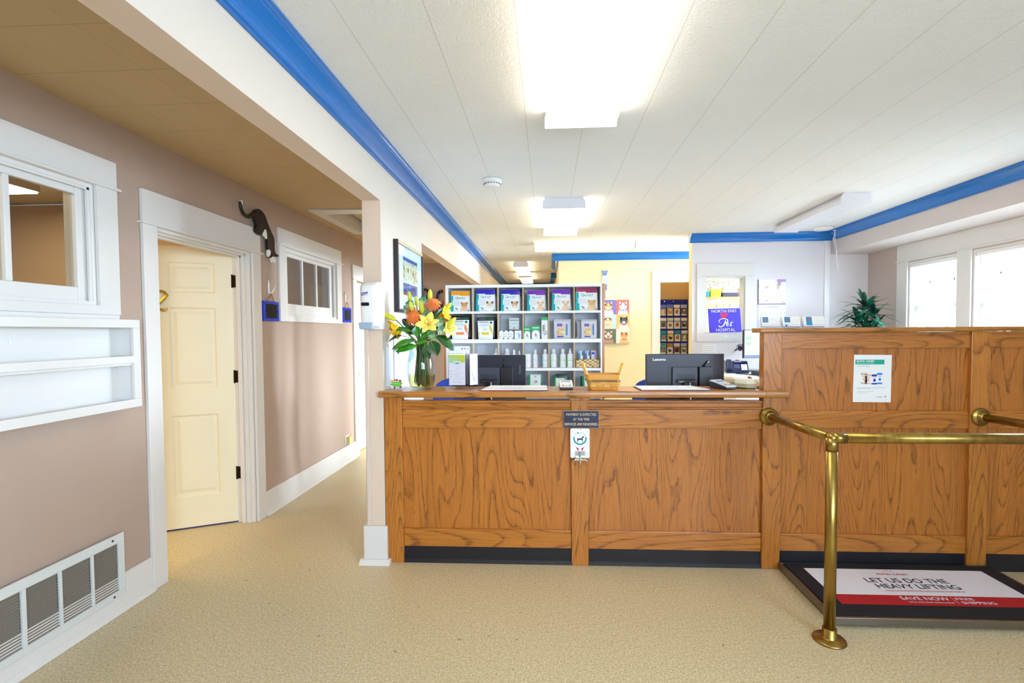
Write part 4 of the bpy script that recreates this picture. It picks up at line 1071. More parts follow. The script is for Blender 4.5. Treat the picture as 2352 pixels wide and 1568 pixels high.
# a spare pouch standing behind some of them
for i, c_ in ((1, '#1a1870'), (2, '#1a1870')):
    pouch('dark blue spare pouch half hidden in the %s cubby of the top row' % ('second', 'third')[i-1], xb[i]+.020, wb[i]-.01, hb[i]-.006, 0, c_, 's', lambda pr, disc, tx: pr(-1, 1, .72, .99, '#1a1870', 1), dep=.05, yf=YS+.09, basec='#b9bcc8')
for i in (3, 4):
    pouch('pale spare pouch behind the purple one in the %s cubby' % ('fourth', 'fifth')[i-3], xb[i]+.004, .188, .158, 0, '#6a2aa0', 's', lambda pr, disc, tx: pr(-1, 1, .0, .06, '#3a2a80', 1), dep=.05, yf=YS+.09, basec='#dfe6e2', top=.72)
def dasu(col):
    def b(pr, disc, tx):
        pr(-.96, .96, .01, .845, '#f0f2f4', 1, 6); pr(-1, 1, .855, .99, '#0c0c10', 1)
        tx('DASUQUIN', -.80, -.06, .90, .95, '#d0d4d4'); tx('ADVANCED', 0, .86, .90, .95, '#1fa85c')
        tx('DASUQUIN', -.80, .34, .745, .81, '#16161e', w_=.02); tx('ADVANCED', -.70, .36, .67, .72, '#8fd0b0'); pr(-.74, .4, .625, .64, '#8a9096', 2)
        disc(.66, .755, .16, .055, '#0f8a62', 3); disc(.66, .775, .06, .025, '#10241c', 4)
        tx('SOFT CHEWS', -.58, .12, .535, .565, '#a9b6b0'); pr(-.30, .20, .44, .47, '#7fc0a4', 2)
        disc(.62, .50, .15, .10, col, 3); disc(.56, .60, .09, .045, col, 4); disc(.74, .40, .12, .10, col, 3)
        pr(-.92, .92, .20, .315, col, 3); pr(-.88, .2, .09, .10, '#b0b6ba', 3)
    return b
pouch('black pouch with orange band, first cubby of second row', -.748, .165, .197, 1, '#0c0c10', 'd', dasu('#ee8a4a'), dep=.05, grp='joint supplement pouches', basec='#101014', top=1.14)
pouch('black pouch with yellow band, second cubby of second row', -.528, .148, .187, 1, '#0c0c10', 'd', dasu('#e8cc1a'), dep=.05, grp='joint supplement pouches', basec='#101014', top=1.14)
for k in range(2):
    pouch(('black pouch standing just behind the yellow-banded one', 'hindmost black pouch behind the yellow-banded one')[k], -.505+.010*k, .128, .178+.004*k, 1, '#0c0c10', 'd', lambda pr, disc, tx: pr(-1, 1, .9, .99, '#2a2a30', 1), dep=.035, yf=YS+.075+.045*k, basec='#141418', top=1.1)
pouch('dark pouch wedged behind the orange-banded one', -.742, .19, .206, 1, '#0c0c10', 'd', lambda pr, disc, tx: pr(-1, 1, .9, .99, '#2a2a30', 1), dep=.035, yf=YS+.09, basec='#1c1a20', top=1.0)

# boxes
def carton(name, lab, x0, x1, row, h, y0, dep, col, prints, grp=None, cat='carton', zoff=0):
    zb = ZR[row]+.0005+zoff; t = thing(name, lab, cat, ((x0+x1)/2, y0+dep/2, zb), group=grp)
    cb_ = MB().box(x0, x1, y0, y0+dep, zb, zb+h, P(col, .4)).build('carton_body', t, bevel=.001)
    m = MB(); w = x1-x0; y = y0-.0007; k = [0]
    def pr(a, b, c, e, cc): k[0] += 1; m.ry(x0+w*a, x0+w*b, zb+h*c, zb+h*e, y-k[0]*.00025, P(cc, .4))
    def disc(a, c, rx, rz, cc, a0=0, a1=360): k[0] += 1; m.fy([(max(x0, min(x1, x0+w*a+rx*w*math.cos(2*PI*i/16))), max(zb+.0004, min(zb+h, zb+h*c+rz*h*math.sin(2*PI*i/16)))) for i in range(16)], y-k[0]*.00025, P(cc, .5))
    def tx(bd, a, b, c, e, cc, w_=0): k[0] += 1; m.text(bd, x0+w*a, x0+w*b, zb+h*c, zb+h*e, y-k[0]*.00025, P(cc, .5), font_w=w_)
    prints(pr, disc, tx); m.build('printed_front', cb_); return t
def pk(pr, d, tx):
    pr(.0, 1, .62, 1, '#e4ecea'); tx('DASUQUIN', .06, .92, .84, .94, '#20203a', .02); pr(.2, .8, .72, .76, '#a8d4cc'); d(.5, .52, .08, .035, '#0f7a70')
    pr(0, 1, 0, .45, '#54504e'); d(.42, .17, .22, .13, '#efe9e4'); d(.40, .03, .18, .06, '#5a6a48'); d(.62, .22, .1, .06, '#2a2424'); d(.3, .24, .08, .05, '#1c1818')
carton('tall_carton', 'tall grey and white supplement carton with collie picture, third cubby', -.332, -.246, 1, .180, YS+.09, .05, '#dfe8e6', pk)
def sm(c1):
    def f(pr, d, tx): tx('PLUS', .15, .9, .55, .63, '#3a3f58'); pr(.1, .4, .30, .36, '#3aa890'); pr(0, .16, .86, 1, c1); pr(.84, 1, .86, 1, c1); pr(.45, .8, .34, .38, '#d88a9a'); pr(.80, 1, .02, .16, c1)
    return f
for k, (x0, x1) in enumerate(((-.412, -.372), (-.370, -.332), (-.330, -.290))):
    carton('small_carton', 'small white carton, %s of three in the third cubby' % ('leftmost', 'middle', 'rightmost')[k], x0, x1, 1, .072, YS+.015, .04, '#f4f6fa', sm(('#1c2a8a', '#232a80', '#1a80c8')[k]), grp='small white cartons in the third cubby')
def pj(pr, d, tx): d(.68, .35, .16, .24, '#8fd0ee'); d(.6, .6, .05, .1, '#5a8ac0'); pr(.1, .5, .6, .66, '#c0c8d0')
carton('square_carton', 'squarish white carton with pale blue pet print, third cubby', -.280, -.222, 1, .072, YS+.015, .05, '#f6f8fb', pj)
def green(h):
    def f(pr, d, tx): pr(0, 1, .62, 1, '#12b060'); pr(.08, .92, .80, .86, '#e8fff2'); pr(.3, .7, .92, .94, '#0a7a48'); pr(0, 1, 0, .40, '#f2f6f6'); d(.5, .40, .5, .26, '#f2f6f6'); d(.52, .26, .14, .10, '#b8927a'); d(.55, .16, .2, .07, '#c8ccd2'); d(.47, .36, .08, .04, '#4a3a34')
    return f
for k, (x0, x1, h) in enumerate(((-.199, -.146, .101), (-.133, -.066, .113), (-.051, .002, .184))):
    carton('green_carton', '%s green and white pet medicine carton in the fourth cubby' % ('shortest', 'middle-height', 'tallest')[k], x0, x1, 1, h, YS+.012, .035, '#12b060' if k < 2 else '#eef4f4', green(h) if k < 2 else (lambda pr, d, tx: (pr(0, 1, .82, 1, '#12b060'), pr(.04, .96, .825, .86, '#e8fff2'), pr(.25, .75, .94, .96, '#0a7a48'), d(.36, .60, .20, .06, '#b9b4b0'), d(.34, .46, .18, .16, '#a9998a'), d(.60, .28, .34, .12, '#c8d0d8'), d(.60, .22, .05, .02, '#223'), d(.32, .60, .05, .015, '#222'))), grp='green pet medicine cartons')
def foil(pr, disc, tx):
    pr(-1, 1, .90, .99, '#b9bcc8', 1); pr(-.60, .50, .08, .74, '#d9cdb0', 1); pr(-.62, -.02, .64, .78, '#5a34b8', 2); tx('Virbac', -.54, -.10, .67, .75, '#b9a0e8'); tx('C.E.T.', .06, .5, .67, .74, '#d8b48a')
    for i in range(9): disc(-.45+.11*(i % 5)*1.6-.1*(i//5), .22+.13*(i//3), .16, .05, ('#e0b060', '#efc98a', '#d8a048')[i % 3], 3)
    pr(.46, .60, .18, .76, '#4a3ac0', 3); pr(.36, .48, .18, .62, '#20b8c0', 4); pr(-.62, .14, .08, .14, '#4030b0', 4); disc(.06, .34, .10, .05, '#eef0ff', 5)
pouch('silver chew bag with yellow sticks, fifth cubby of second row', .126, .142, .164, 1, '#c8cad4', 'f', foil, dep=.05, basec='#cfd2dc', top=1.0)
pouch('silver chew bag, last cubby of second row', .352, .130, .162, 1, '#c8cad4', 'f', foil, dep=.05, basec='#d6d9e2', top=1.0)
pouch('rumpled silver bag tucked left of the last silver bag', .300, .115, .154, 1, '#8a8d98', 'f', lambda pr, disc, tx: pr(-1, -.8, .1, .9, '#5a5c66', 1), dep=.04, yf=YS+.075, basec='#b4b8c4', top=1.0)

# bottles
def bottle(lab, x, h, r, kind, lc, yc=YS+.06, row=2):
    zb = ZR[row]+.0005; t = thing('shampoo_bottle', lab, 'bottle', (x, yc, zb), group='white grooming bottles on the third row')
    hb_ = h*(.76 if kind != 'jar' else 1)
    if kind == 'cap':
        MB().lathe([(r*.94, 0), (r, .004), (r, hb_*.84), (r*.86, hb_*.93), (r*.55, hb_), (r*.5, hb_+.002)], (x, yc, zb), 20, WHITE).build('bottle_body', t)
        MB().lathe([(r*.52, hb_+.002), (r*.52, h), (0, h)], (x, yc, zb), 16, WHITE).build('cap', t)
    elif kind == 'wide':
        MB().lathe([(r*.94, 0), (r, .004), (r, hb_*.72), (r*.9, hb_*.86), (r*.6, hb_), (r*.5, hb_+.002)], (x, yc, zb), 22, WHITE).build('bottle_body', t)
        MB().lathe([(r*.55, hb_+.002), (r*.55, h), (0, h)], (x, yc, zb), 18, WHITE).build('cap', t)
    elif kind == 'spray':
        MB().lathe([(r*.94, 0), (r, .004), (r, hb_*.80), (r*.86, hb_*.92), (r*.45, hb_)], (x, yc, zb), 20, WHITE).build('bottle_body', t)
        MB().lathe([(r*.50, hb_), (r*.46, hb_+.012), (r*.28, hb_+.02), (r*.26, h-.008), (r*.2, h), (0, h)], (x, yc, zb), 16, WHITE).box(x-.005, x+.005, yc-r*.55, yc, h+zb-.016, h+zb-.006, WHITE).build('spray_head', t)
    else:
        MB().lathe([(r*.94, 0), (r, .004), (r, h*.48), (r*.95, h*.5), (r*.95, h*.52), (r, h*.54), (r, h-.006), (r*.93, h), (0, h)], (x, yc, zb), 22, WHITE).build('jar_body', t)
    m = MB()
    def band(z0, z1, col, span=70, rr=1.012):
        m.grid(lambda u, v: (x+r*rr*math.sin(R((u-.5)*2*span)), yc-r*rr*math.cos(R((u-.5)*2*span)), zb+h*(z0+(z1-z0)*v)), 10, 1, P(col, .5))
    if lc:
        band(.585, .60, lc); band(.36, .385, lc, 60); band(.47, .485, '#b9c4c6', 40); band(.42, .43, '#c4c8d2', 50); band(.20, .21, '#d0d4d8', 50)
        m.grid(lambda u, v: (x+r*1.01*math.sin(R(-85+u*35)), yc-r*1.01*math.cos(R(-85+u*35)), zb+h*(.06+.52*v)), 4, 1, P(lc, .5))
    else: band(.45, .46, '#b0a8d0', 50); band(.30, .31, '#c8c8d8', 40)
    m.build('label_print', t.children[0])
bottle('white spray bottle behind the left monitor, second cubby', -.443, .170, .022, 'spray', None)
bottle('broad white bottle with purple line, third cubby behind the left monitor', -.347, .166, .029, 'wide', '#4a2a8a')
bottle('middle white capped bottle in the third cubby', -.288, .153, .021, 'cap', None)
bottle('small white pump bottle right in the third cubby', -.242, .147, .016, 'spray', None)
bottle('plain stacked white jars at the right edge of the left monitor', -.170, .118, .030, 'jar', None)
bottle('slim plain white bottle in the fourth cubby', -.105, .153, .021, 'cap', '#d8d4ea')
bottle('white bottle with aqua label in the fourth cubby', -.020, .158, .025, 'cap', '#8fdce6')
bottle('white bottle with green label, first in the fifth cubby', .052, .158, .026, 'cap', '#9fe08a')
bottle('white bottle with green label, second in the fifth cubby', .130, .159, .026, 'cap', '#a8e69a')
bottle('white spray bottle with green label in the fifth cubby', .196, .163, .0275, 'spray', '#7fe07a') if False else bottle('white spray bottle with green label in the fifth cubby', .192, .163, .0265, 'spray', '#7fe07a')
# small wicker basket with three toothpaste boxes
def woven(name, lab, x0, x1, y0, y1, zb, h, taper, cols, rows_, ncol, cat='basket'):
    t = thing(name, lab, cat, ((x0+x1)/2, (y0+y1)/2, zb))
    return t
WK = [P(c, .7) for c in ('#d9b36c', '#e8d0a0', '#b98a3e', '#f0e2c4')]
wb_ = thing('wicker_basket', 'small pale wicker basket holding boxes on the third shelf row', 'basket', (.338, YS+.06, ZR[2]))
bx0, bx1, by0, by1, zb = .244, .433, YS+.012, YS+.115, ZR[2]+.001
m = MB()
for r_ in range(5):
    z = zb+.004+.013*r_
    for side, (a, b) in enumerate((((bx0, by0), (bx1, by0)), ((bx1, by0), (bx1, by1)), ((bx1, by1), (bx0, by1)), ((bx0, by1), (bx0, by0)))):
        n = 9 if side % 2 == 0 else 5
        for i in range(n):
            c_ = Vector((a[0]+(b[0]-a[0])*(i+.5)/n, a[1]+(b[1]-a[1])*(i+.5)/n, z+.006))
            o = .002 if (i+r_) % 2 else -.002
            d_ = Vector((b[0]-a[0], b[1]-a[1], 0)).normalized(); nrm = Vector((d_.y, -d_.x, 0))
            L = (Vector((b[0]-a[0], b[1]-a[1], 0)).length)/n
            m.cbox(c_+nrm*o, (L*1.0, .003, .0115) if side % 2 == 0 else (.003, L*1.0, .0115), WK[(i*7+r_*3+side) % 4])
m.box(bx0+.004, bx1-.004, by0+.004, by1-.004, zb, zb+.004, WK[2])
m.build('woven_sides', wb_)
m = MB(); rim = [(bx0, by0), (bx1, by0), (bx1, by1), (bx0, by1)]
m.tube([(x, y, zb+.068) for x, y in rim], .004, 8, WK[2], closed=True); m.build('rim', wb_)
def tp(c1):
    def f(pr, d, tx): pr(.0, .22, 0, .85, '#2430a8'); pr(.15, .45, .0, 1, c1); pr(.72, .98, .70, .97, '#5030b0'); pr(.5, .9, .4, .44, '#c0c8d8')
    return f
for k, (x0, x1, c1) in enumerate(((.264, .301, '#14b8d8'), (.322, .357, '#12b0d0'), (.373, .411, '#f0a048'))):
    carton('toothpaste_box', '%s toothpaste box in the small wicker basket' % ('blue-striped left', 'blue-striped middle', 'orange-topped right')[k], x0, x1, 2, .138, YS+.055, .03, '#f4f6fa', tp(c1) if k < 2 else (lambda pr, d, tx: (pr(0, 1, .95, 1, '#f0a048'), pr(.05, .65, .76, .92, '#3a30b8'), pr(.70, .86, 0, .93, '#2434b0'), pr(.2, .6, .62, .65, '#b8c0cc'))), grp='toothpaste boxes in the wicker basket', zoff=.0055)
# dental treats of the lowest visible row
def grn(pr, disc, tx):
    pr(-1, -.78, 0, 1, '#12b060', 1); pr(.80, 1, 0, 1, '#0f8a4c', 1); disc(0, .90, .10, .02, '#3a4a4a', 2); tx('25', -.22, .0, .60, .72, '#2a4a8a'); disc(.12, .66, .10, .05, '#c02a60', 3); tx('Greenies', -.45, .5, .40, .54, '#3a6a9a'); tx('DENTAL', -.4, .4, .25, .32, '#52c0a0'); tx('TREATS', -.55, .55, .10, .20, '#52c0a0')
pouch('white treat bag with bright green edges in the fourth cubby below', -.105, .112, .178, 3, '#12b060', 'g', grn, dep=.05, basec='#e8f0f0', top=1.0, grp='dental treat bags on the lowest visible row')
pouch('white treat bag in front of a dark one, fifth cubby below', .105, .095, .148, 3, '#12b060', 'g', grn, dep=.04, basec='#e4eedc', top=1.0, grp='dental treat bags on the lowest visible row')
pouch('dark green treat bag standing at the back of the fifth cubby below', .122, .115, .178, 3, '#112233', 'g', lambda pr, disc, tx: (pr(-1, 1, .9, 1, '#141c1a', 1), pr(-1, -.7, 0, .9, '#0f8a6a', 1)), dep=.04, yf=YS+.065, basec='#0d5a48', top=1.0)
pouch('green treat bag half hidden by the handled basket', .335, .120, .165, 3, '#12b060', 'g', lambda pr, disc, tx: (pr(-1, -.72, 0, 1, '#0a3a30', 1), pr(-.72, -.40, 0, 1, '#0f8a5a', 1), disc(.3, .4, .4, .2, '#cfe0b0', 2)), dep=.05, basec='#e0ecd8', top=1.0)
# ------------------------------------------------------------------ things on the counter
CT = 1.0725
# brochure tower
tw = thing('brochure_tower', 'clear acrylic rotating brochure tower beside the flower vase', 'brochure holder', (-.545, 3.13, CT))
MB().lathe([(.055, .0005), (.055, .006), (.02, .010), (.02, .016)], (-.545, 3.135, CT), 24, CLEAR).build('turntable', tw)
def panel_box(m, cx, cy, w, d, z0, z1, ang, mat, t=.0025):
    Mx = Matrix.Translation((cx, cy, 0)) @ Matrix.Rotation(ang, 4, 'Z')
    for bx in ((-w/2, w/2, -d/2, -d/2+t, z0, z0+(z1-z0)*.92), (-w/2, w/2, d/2-t, d/2, z0, z1), (-w/2, -w/2+t, -d/2+t, d/2-t, z0, z1), (w/2-t, w/2, -d/2+t, d/2-t, z0, z1), (-w/2+t, w/2-t, -d/2+t, d/2-t, z0, z0+t)):
        a = len(m.v); m.box(*bx, mat); m.xf(Mx, a)
    return Mx
z0, z1 = CT+.017, CT+.225
m = MB(); MX1 = panel_box(m, -.572, 3.115, .116, .034, z0, z1, R(-2), CLEAR); m.build('front_pocket', tw)
m = MB(); MX2 = panel_box(m, -.475, 3.135, .070, .034, z0, z1-.012, R(-34+80), CLEAR); m.build('side_pocket', tw)
m = MB(); MX3 = panel_box(m, -.555, 3.170, .125, .034, z0, z1+.012, R(0), CLEAR); m.build('rear_pocket', tw)
b1 = thing('brochure', 'white brochure with lime banner in front of the acrylic tower', 'brochure', (-.572, 3.112, z0))
LIME, LIME2 = P('#c8dc28', .5), P('#b6e68a', .5)
m = MB().box(-.052, .052, -.008, -.004, z0+.004, z1+.014, PAPER); m.xf(MX1); m.build('leaflet', b1)
m = MB(); zz = lambda f: z0+.004+(z1+.010-z0)*f
m.ry(-.050, .050, zz(.66), zz(.875), -.0086, LIME); m.ry(-.050, .004, zz(.65), zz(.79), -.0089, LIME2); m.ry(-.026, .026, zz(.60), zz(.71), -.0092, P('#e8e4dc', .5)); m.ey(0, zz(.625), .014, .004, -.0095, P('#5ab89a', .5), 12); m.fy([(-.006, zz(.63)), (.004, zz(.68)), (.006, zz(.63))], -.0096, P('#8ab89a', .5))
m.text('eCare Portal', -.032, .034, zz(.915), zz(.94), -.0088, P('#9ab0a8', .5))
m.text('CARE RESOURCES', -.046, .012, zz(.81), zz(.83), -.0092, PAPER); m.text('AT YOUR FINGERTIPS', -.046, .04, zz(.77), zz(.79), -.0092, PAPER)
for i, f in enumerate((.53, .48, .42, .36, .30, .25, .19)): m.ry(-.022+.01*(i % 2), .036-.012*(i % 3), zz(f), zz(f)+.0018, -.0088, P('#c4cace', .6))
for f in (.40, .32, .25): m.ry(-.042, -.030, zz(f), zz(f)+.003, -.0088, P('#9ac0d0', .6))
m.text('Purina Clinic', -.026, .028, zz(.085), zz(.105), -.0088, P('#a9a4a8', .6))
m.xf(MX1); m.build('printing', b1)
b2 = thing('brochure', 'white side brochure with vertical lettering in the acrylic tower', 'brochure', (-.475, 3.135, z0))
m = MB().box(-.030, .030, -.008, -.004, z0+.004, z1-.008, P('#e4e2f4', .5)); m.xf(MX2); m.build('leaflet', b2)
m = MB(); m.ry(-.030, .030, zz(.90), zz(.91), -.0086, P('#b02a5a', .5)); arc_band(m, .004, zz(.83), .013, .016, 0, 360, -.0087, PAPER, 20)
m.fy([(-.026, zz(.5)), (.02, zz(.1)), (-.004, zz(.1))], -.0087, P('#a8a6c0', .5))
m.text('LEPTOSPIROSIS', -.05, .05, -.003, .004, -.009, P('#f8f8ff', .5), M=Matrix.Translation((.010, 0, zz(.42))) @ Matrix.Rotation(R(90), 4, 'Y'))
m.xf(MX2); m.build('printing', b2)
b3 = thing('brochure', 'taller white brochure at the rear of the acrylic tower', 'brochure', (-.555, 3.165, z0))
m = MB().box(-.045, .055, -.006, -.003, z0+.004, z1+.040, PAPER); m.xf(MX3); m.build('leaflet', b3)
m = MB(); m.ey(.006, z1+.025, .006, .005, -.0066, P('#1a78d8', .5), 12); m.ey(.022, z1+.025, .004, .005, -.0066, P('#4a5ad0', .5), 12); m.ry(.03, .052, z1+.022, z1+.026, -.0066, P('#9aa6c0', .5)); m.xf(MX3); m.build('printing', b3)
# business card stand with floral card
ch = thing('card_stand', 'clear card stand at the far left end of the counter', 'card holder', (-.95, 3.085, CT))
MB().box(-.992, -.916, 3.070, 3.120, CT, CT+.003, CLEAR).box(-.992, -.916, 3.070, 3.073, CT+.003, CT+.018, CLEAR).box(-.992, -.916, 3.112, 3.115, CT+.003, CT+.035, CLEAR).build('stand', ch)
cd = thing('floral_card', 'floral bordered card with lime centre in the card stand', 'card', (-.955, 3.08, CT+.004))
m = MB().box(-.989, -.919, 3.076, 3.082, CT+.0035, CT+.060, PAPER); m.build('card', cd)
m = MB(); y = 3.0755
for x, z, r_, c_ in ((-.98, .048, .009, '#f0a030'), (-.965, .056, .006, '#d8285a'), (-.95, .057, .008, '#d01848'), (-.930, .052, .007, '#7a1838'), (-.924, .036, .006, '#c81850'), (-.984, .03, .006, '#3a8a3a'), (-.965, .009, .007, '#d0284a'), (-.945, .010, .005, '#f0c0a0'), (-.928, .012, .007, '#a82040')): m.ey(x, CT+z, r_, r_, y, P(c_, .5), 10)
m.ry(-.978, -.924, CT+.017, CT+.047, y-.0005, P('#62cc30', .5)); m.text('FREE TRIAL', -.970, -.932, CT+.031, CT+.037, y-.0009, P('#d8ffd0', .5)); m.ry(-.958, -.940, CT+.021, CT+.0225, y-.0009, P('#3a8a2a', .5))
m.build('printing', cd)
# sign-in folders (thin sloped boards)
def folder(lab, pts_f, pts_b, edge):
    t = thing('sign_in_folder', lab, 'folder', ((pts_f[0]+pts_f[1])/2, 3.05, CT), group='white folders lying on the counter top')
    (xa, xb2, yf), (xc_, xd, yk) = pts_f, pts_b
    m = MB()
    def quad(z): return [(xa, yf, z), (xb2, yf, z), (xd, yk, z), (xc_, yk, z)]
    v = quad(CT+.0005)+quad(CT+.005); m.add(v, [(3, 2, 1, 0), (4, 5, 6, 7), (0, 1, 5, 4), (1, 2, 6, 5), (2, 3, 7, 6), (3, 0, 4, 7)], P(edge, .5)); m.build('cover', t)
    m = MB(); e_ = .002
    v = [(xa+e_, yf+e_, CT+.005), (xb2-e_, yf+e_, CT+.005), (xd-e_, yk-e_, CT+.005), (xc_+e_, yk-e_, CT+.005)]; v += [(p[0], p[1], CT+.0085) for p in v]
    m.add(v, [(3, 2, 1, 0), (4, 5, 6, 7), (0, 1, 5, 4), (1, 2, 6, 5), (2, 3, 7, 6), (3, 0, 4, 7)], P('#efeee8', .5)); m.build('pages', t)
    m = MB()
    m.face([(xa+(xb2-xa)*.28, yf+.03, CT+.0089), (xa+(xb2-xa)*.62, yf+.03, CT+.0089), (xc_+(xd-xc_)*.60, yk-.03, CT+.0089), (xc_+(xd-xc_)*.32, yk-.03, CT+.0089)], P('#dfe3e8', .5))
    m.face([(xa, yf-.0004, CT+.001), (xa+(xb2-xa)*.5, yf-.0004, CT+.001), (xa+(xb2-xa)*.5, yf-.0004, CT+.0045), (xa, yf-.0004, CT+.0045)], P('#b02238', .5))
    m.build('printing', t)
folder('white folder with dark edge left of the first card reader', (-.405, -.001, 2.967), (-.372, -.006, 3.205), '#2a2058')
folder('white folder with blue print before the right monitor', (.556, .958, 2.975), (.545, .905, 3.185), '#2a2a70')
# card readers
def reader(lab, x, y, ang, L=.105, W_=.078):
    t = thing('card_reader', lab, 'card reader', (x, y, CT), group='card readers on the counter')
    Mx = Matrix.Translation((x, y, CT)) @ Matrix.Rotation(ang, 4, 'Z')
    m = MB().prism([(-L/2, .001), (-L/2, .012), (-L/2+.004, .016), (L/2-.01, .040), (L/2, .036), (L/2, .001)], 'x', -W_/2, W_/2, P('#1c1a26', .35)).xf(Mx); m.build('base', t, bevel=.004)
    m = MB().prism([(-L/2-.001, .013), (-L/2-.001, .020), (L/2-.008, .050), (L/2, .045), (L/2, .036), (L/2-.01, .041), (-L/2+.004, .017)], 'x', -W_/2-.0015, W_/2+.0015, P('#c8ccd2', .3)).xf(Mx); m.build('shell', t, bevel=.003)
    def top(yy): return .020+(yy+L/2+.001)/(L-.007)*.030+.0006
    def tile(x0, x1, y0, y1, c, k=0): return MB().add([(x0, y0, top(y0)+k), (x1, y0, top(y0)+k), (x1, y1, top(y1)+k), (x0, y1, top(y1)+k)], [(0, 1, 2, 3)], P(c, .4)).xf(Mx)
    tile(-.030, .030, .012, .038, '#6a7a86').build('screen', t)
    m = MB()
    for i, c in enumerate(('#e03a3a', '#f0b030', '#20a070')):
        m.add([(q[0], q[1], top(q[1])+.001) for q in ((-.030+.022*i, -.046), (-.013+.022*i, -.046), (-.013+.022*i, -.033), (-.030+.022*i, -.033))], [(0, 1, 2, 3)], P(c, .4))
    for r_ in range(3):
        for i in range(3): m.add([(q[0], q[1], top(q[1])+.001) for q in ((-.030+.022*i, -.028+.013*r_), (-.013+.022*i, -.028+.013*r_), (-.013+.022*i, -.019+.013*r_), (-.030+.022*i, -.019+.013*r_))], [(0, 1, 2, 3)], P('#e2e6ea', .4))
    m.xf(Mx); m.build('keys', t)
reader('small silver card reader left of the handled basket', .113, 3.085, R(2)); reader('silver card reader with coloured keys by the beige box', 1.072, 3.095, R(28), .13, .085)
# handled basket
hb = thing('handled_basket', 'golden splint basket with upright leather handles on the counter', 'basket', (.338, 3.07, CT))
HBC = P('#d99a3a', .5, name='basket_splint'); HBD = P('#a8682a', .6)
bz, bh = CT+.001, .092
def bpt(a, t, k=1.0):
    w_ = .083+.019*t; d_ = .058+.012*t
    p = rrect(-w_*k, w_*k, -d_*k, d_*k, .02*k, 4)
    return p
m = MB()
for r_ in range(4):
    t0, t1 = r_/4, (r_+.92)/4
    q0, q1 = bpt(0, t0), bpt(0, t1); n = len(q0)
    for i in range(n):
        j = (i+1) % n; o = 1.012 if (i//2+r_) % 2 else 1.0
        col = HBC if (i+r_) % 3 else P('#e2ac50', .5)
        m.add([(.338+q0[i][0]*o, 3.07+q0[i][1]*o, bz+bh*.72*t0), (.338+q0[j][0]*o, 3.07+q0[j][1]*o, bz+bh*.72*t0), (.338+q1[j][0]*o, 3.07+q1[j][1]*o, bz+bh*.72*t1), (.338+q1[i][0]*o, 3.07+q1[i][1]*o, bz+bh*.72*t1)], [(0, 1, 2, 3)], col)
for sy in (-1, 1):     # wide front splints woven over and under
    for r_ in range(2):
        for k in range(4):
            x = -.062+.041*k+(.02 if r_ else 0)
            if abs(x) < .078: m.cbox((.338+x, 3.07+sy*(.0615+.004*r_), bz+.028+.021*r_), (.030, .004, .017), HBC if (k+r_) % 2 else P('#e6b45c', .5))
q = bpt(0, 0, .97); m.face([(.338+x, 3.07+y, bz+.002) for x, y in q], HBC)
m.build('woven_sides', hb)
m = MB()
for k_, z, h, o in ((0, .062, .030, 1.04),):
    qo = bpt(0, .9, 1.05); qi = bpt(0, .9, .98); n = len(qo)
    for i in range(n):
        j = (i+1) % n
        def P3(p, zz): return (.338+p[0], 3.07+p[1], bz+zz)
        m.add([P3(qo[i], .064), P3(qo[j], .064), P3(qo[j], .094), P3(qo[i], .094), P3(qi[i], .064), P3(qi[j], .064), P3(qi[j], .094), P3(qi[i], .094)], [(0, 1, 2, 3), (5, 4, 7, 6), (3, 2, 6, 7), (1, 0, 4, 5)], HBC)
m.build('rim_band', hb)
m = MB(); qb = bpt(0, .75, 1.035)
ring = crom([(.338+x, 3.07+y, bz+.055) for x, y in qb], 2, True)
m.tube(ring, .0055, 7, P('#8a6a4a', .9), closed=True)
for i, p in enumerate(ring):
    if i % 2 == 0: m.ball(p, .0068, P('#b9986c', .9), 7, 5)
m.build('braid', hb, label='jute braid under the rim')
for sx, lean in ((-1, -.024), (1, .022)):
    m = MB(); x = .338+sx*.098
    for a in (0,):
        pts = [(x, 3.07, bz+.070), (x+lean*.3, 3.07, bz+.105), (x+lean*.8, 3.07, bz+.135), (x+lean*1.2, 3.07, bz+.158)]
        w_ = [.012, .011, .010, .012]; 
        v = []
        for (px, py, pz), ww in zip(pts, w_): v += [(px-.002, py-ww, pz), (px+.004, py-ww, pz), (px+.004, py+ww, pz), (px-.002, py+ww, pz)]
        if sx < 0: v = [(3.07-0+(-(p[1]-3.07))*0+p[0]-3.07+ (p[1]-3.07)*.75, 3.07+(p[0]-x), p[2]) for p in v]
        else: v = [(p[0]-(p[1]-3.07)*.7, 3.07+(p[0]-x)*.6+(p[1]-3.07)*.3, p[2]) for p in v]
        f_ = [(0, 1, 2, 3)[::-1]]+[(4*i+j, 4*i+(j+1) % 4, 4*i+4+(j+1) % 4, 4*i+4+j) for i in range(3) for j in range(4)]+[(12, 13, 14, 15)]
        m.add(v, f_, P('#e6a850', .45))
    m.build('handle', hb, bevel=.001)
# crinkled clear wrap on the right end of the basket
g = G('crinkled_wrap'); g.set(col='#f4f2f8', rough=.25, alpha=.45); g.bump(g.noise(g.co(), 120, 2), .6, .004); WRAP = g.m
m = MB().grid(lambda u, v: (.338+.086+.016*v+.004*math.sin(9*u+5*v)+.006, 3.07-.055+.11*u, bz+.004+.072*v), 10, 8, WRAP)
m.build('plastic_wrap', hb)
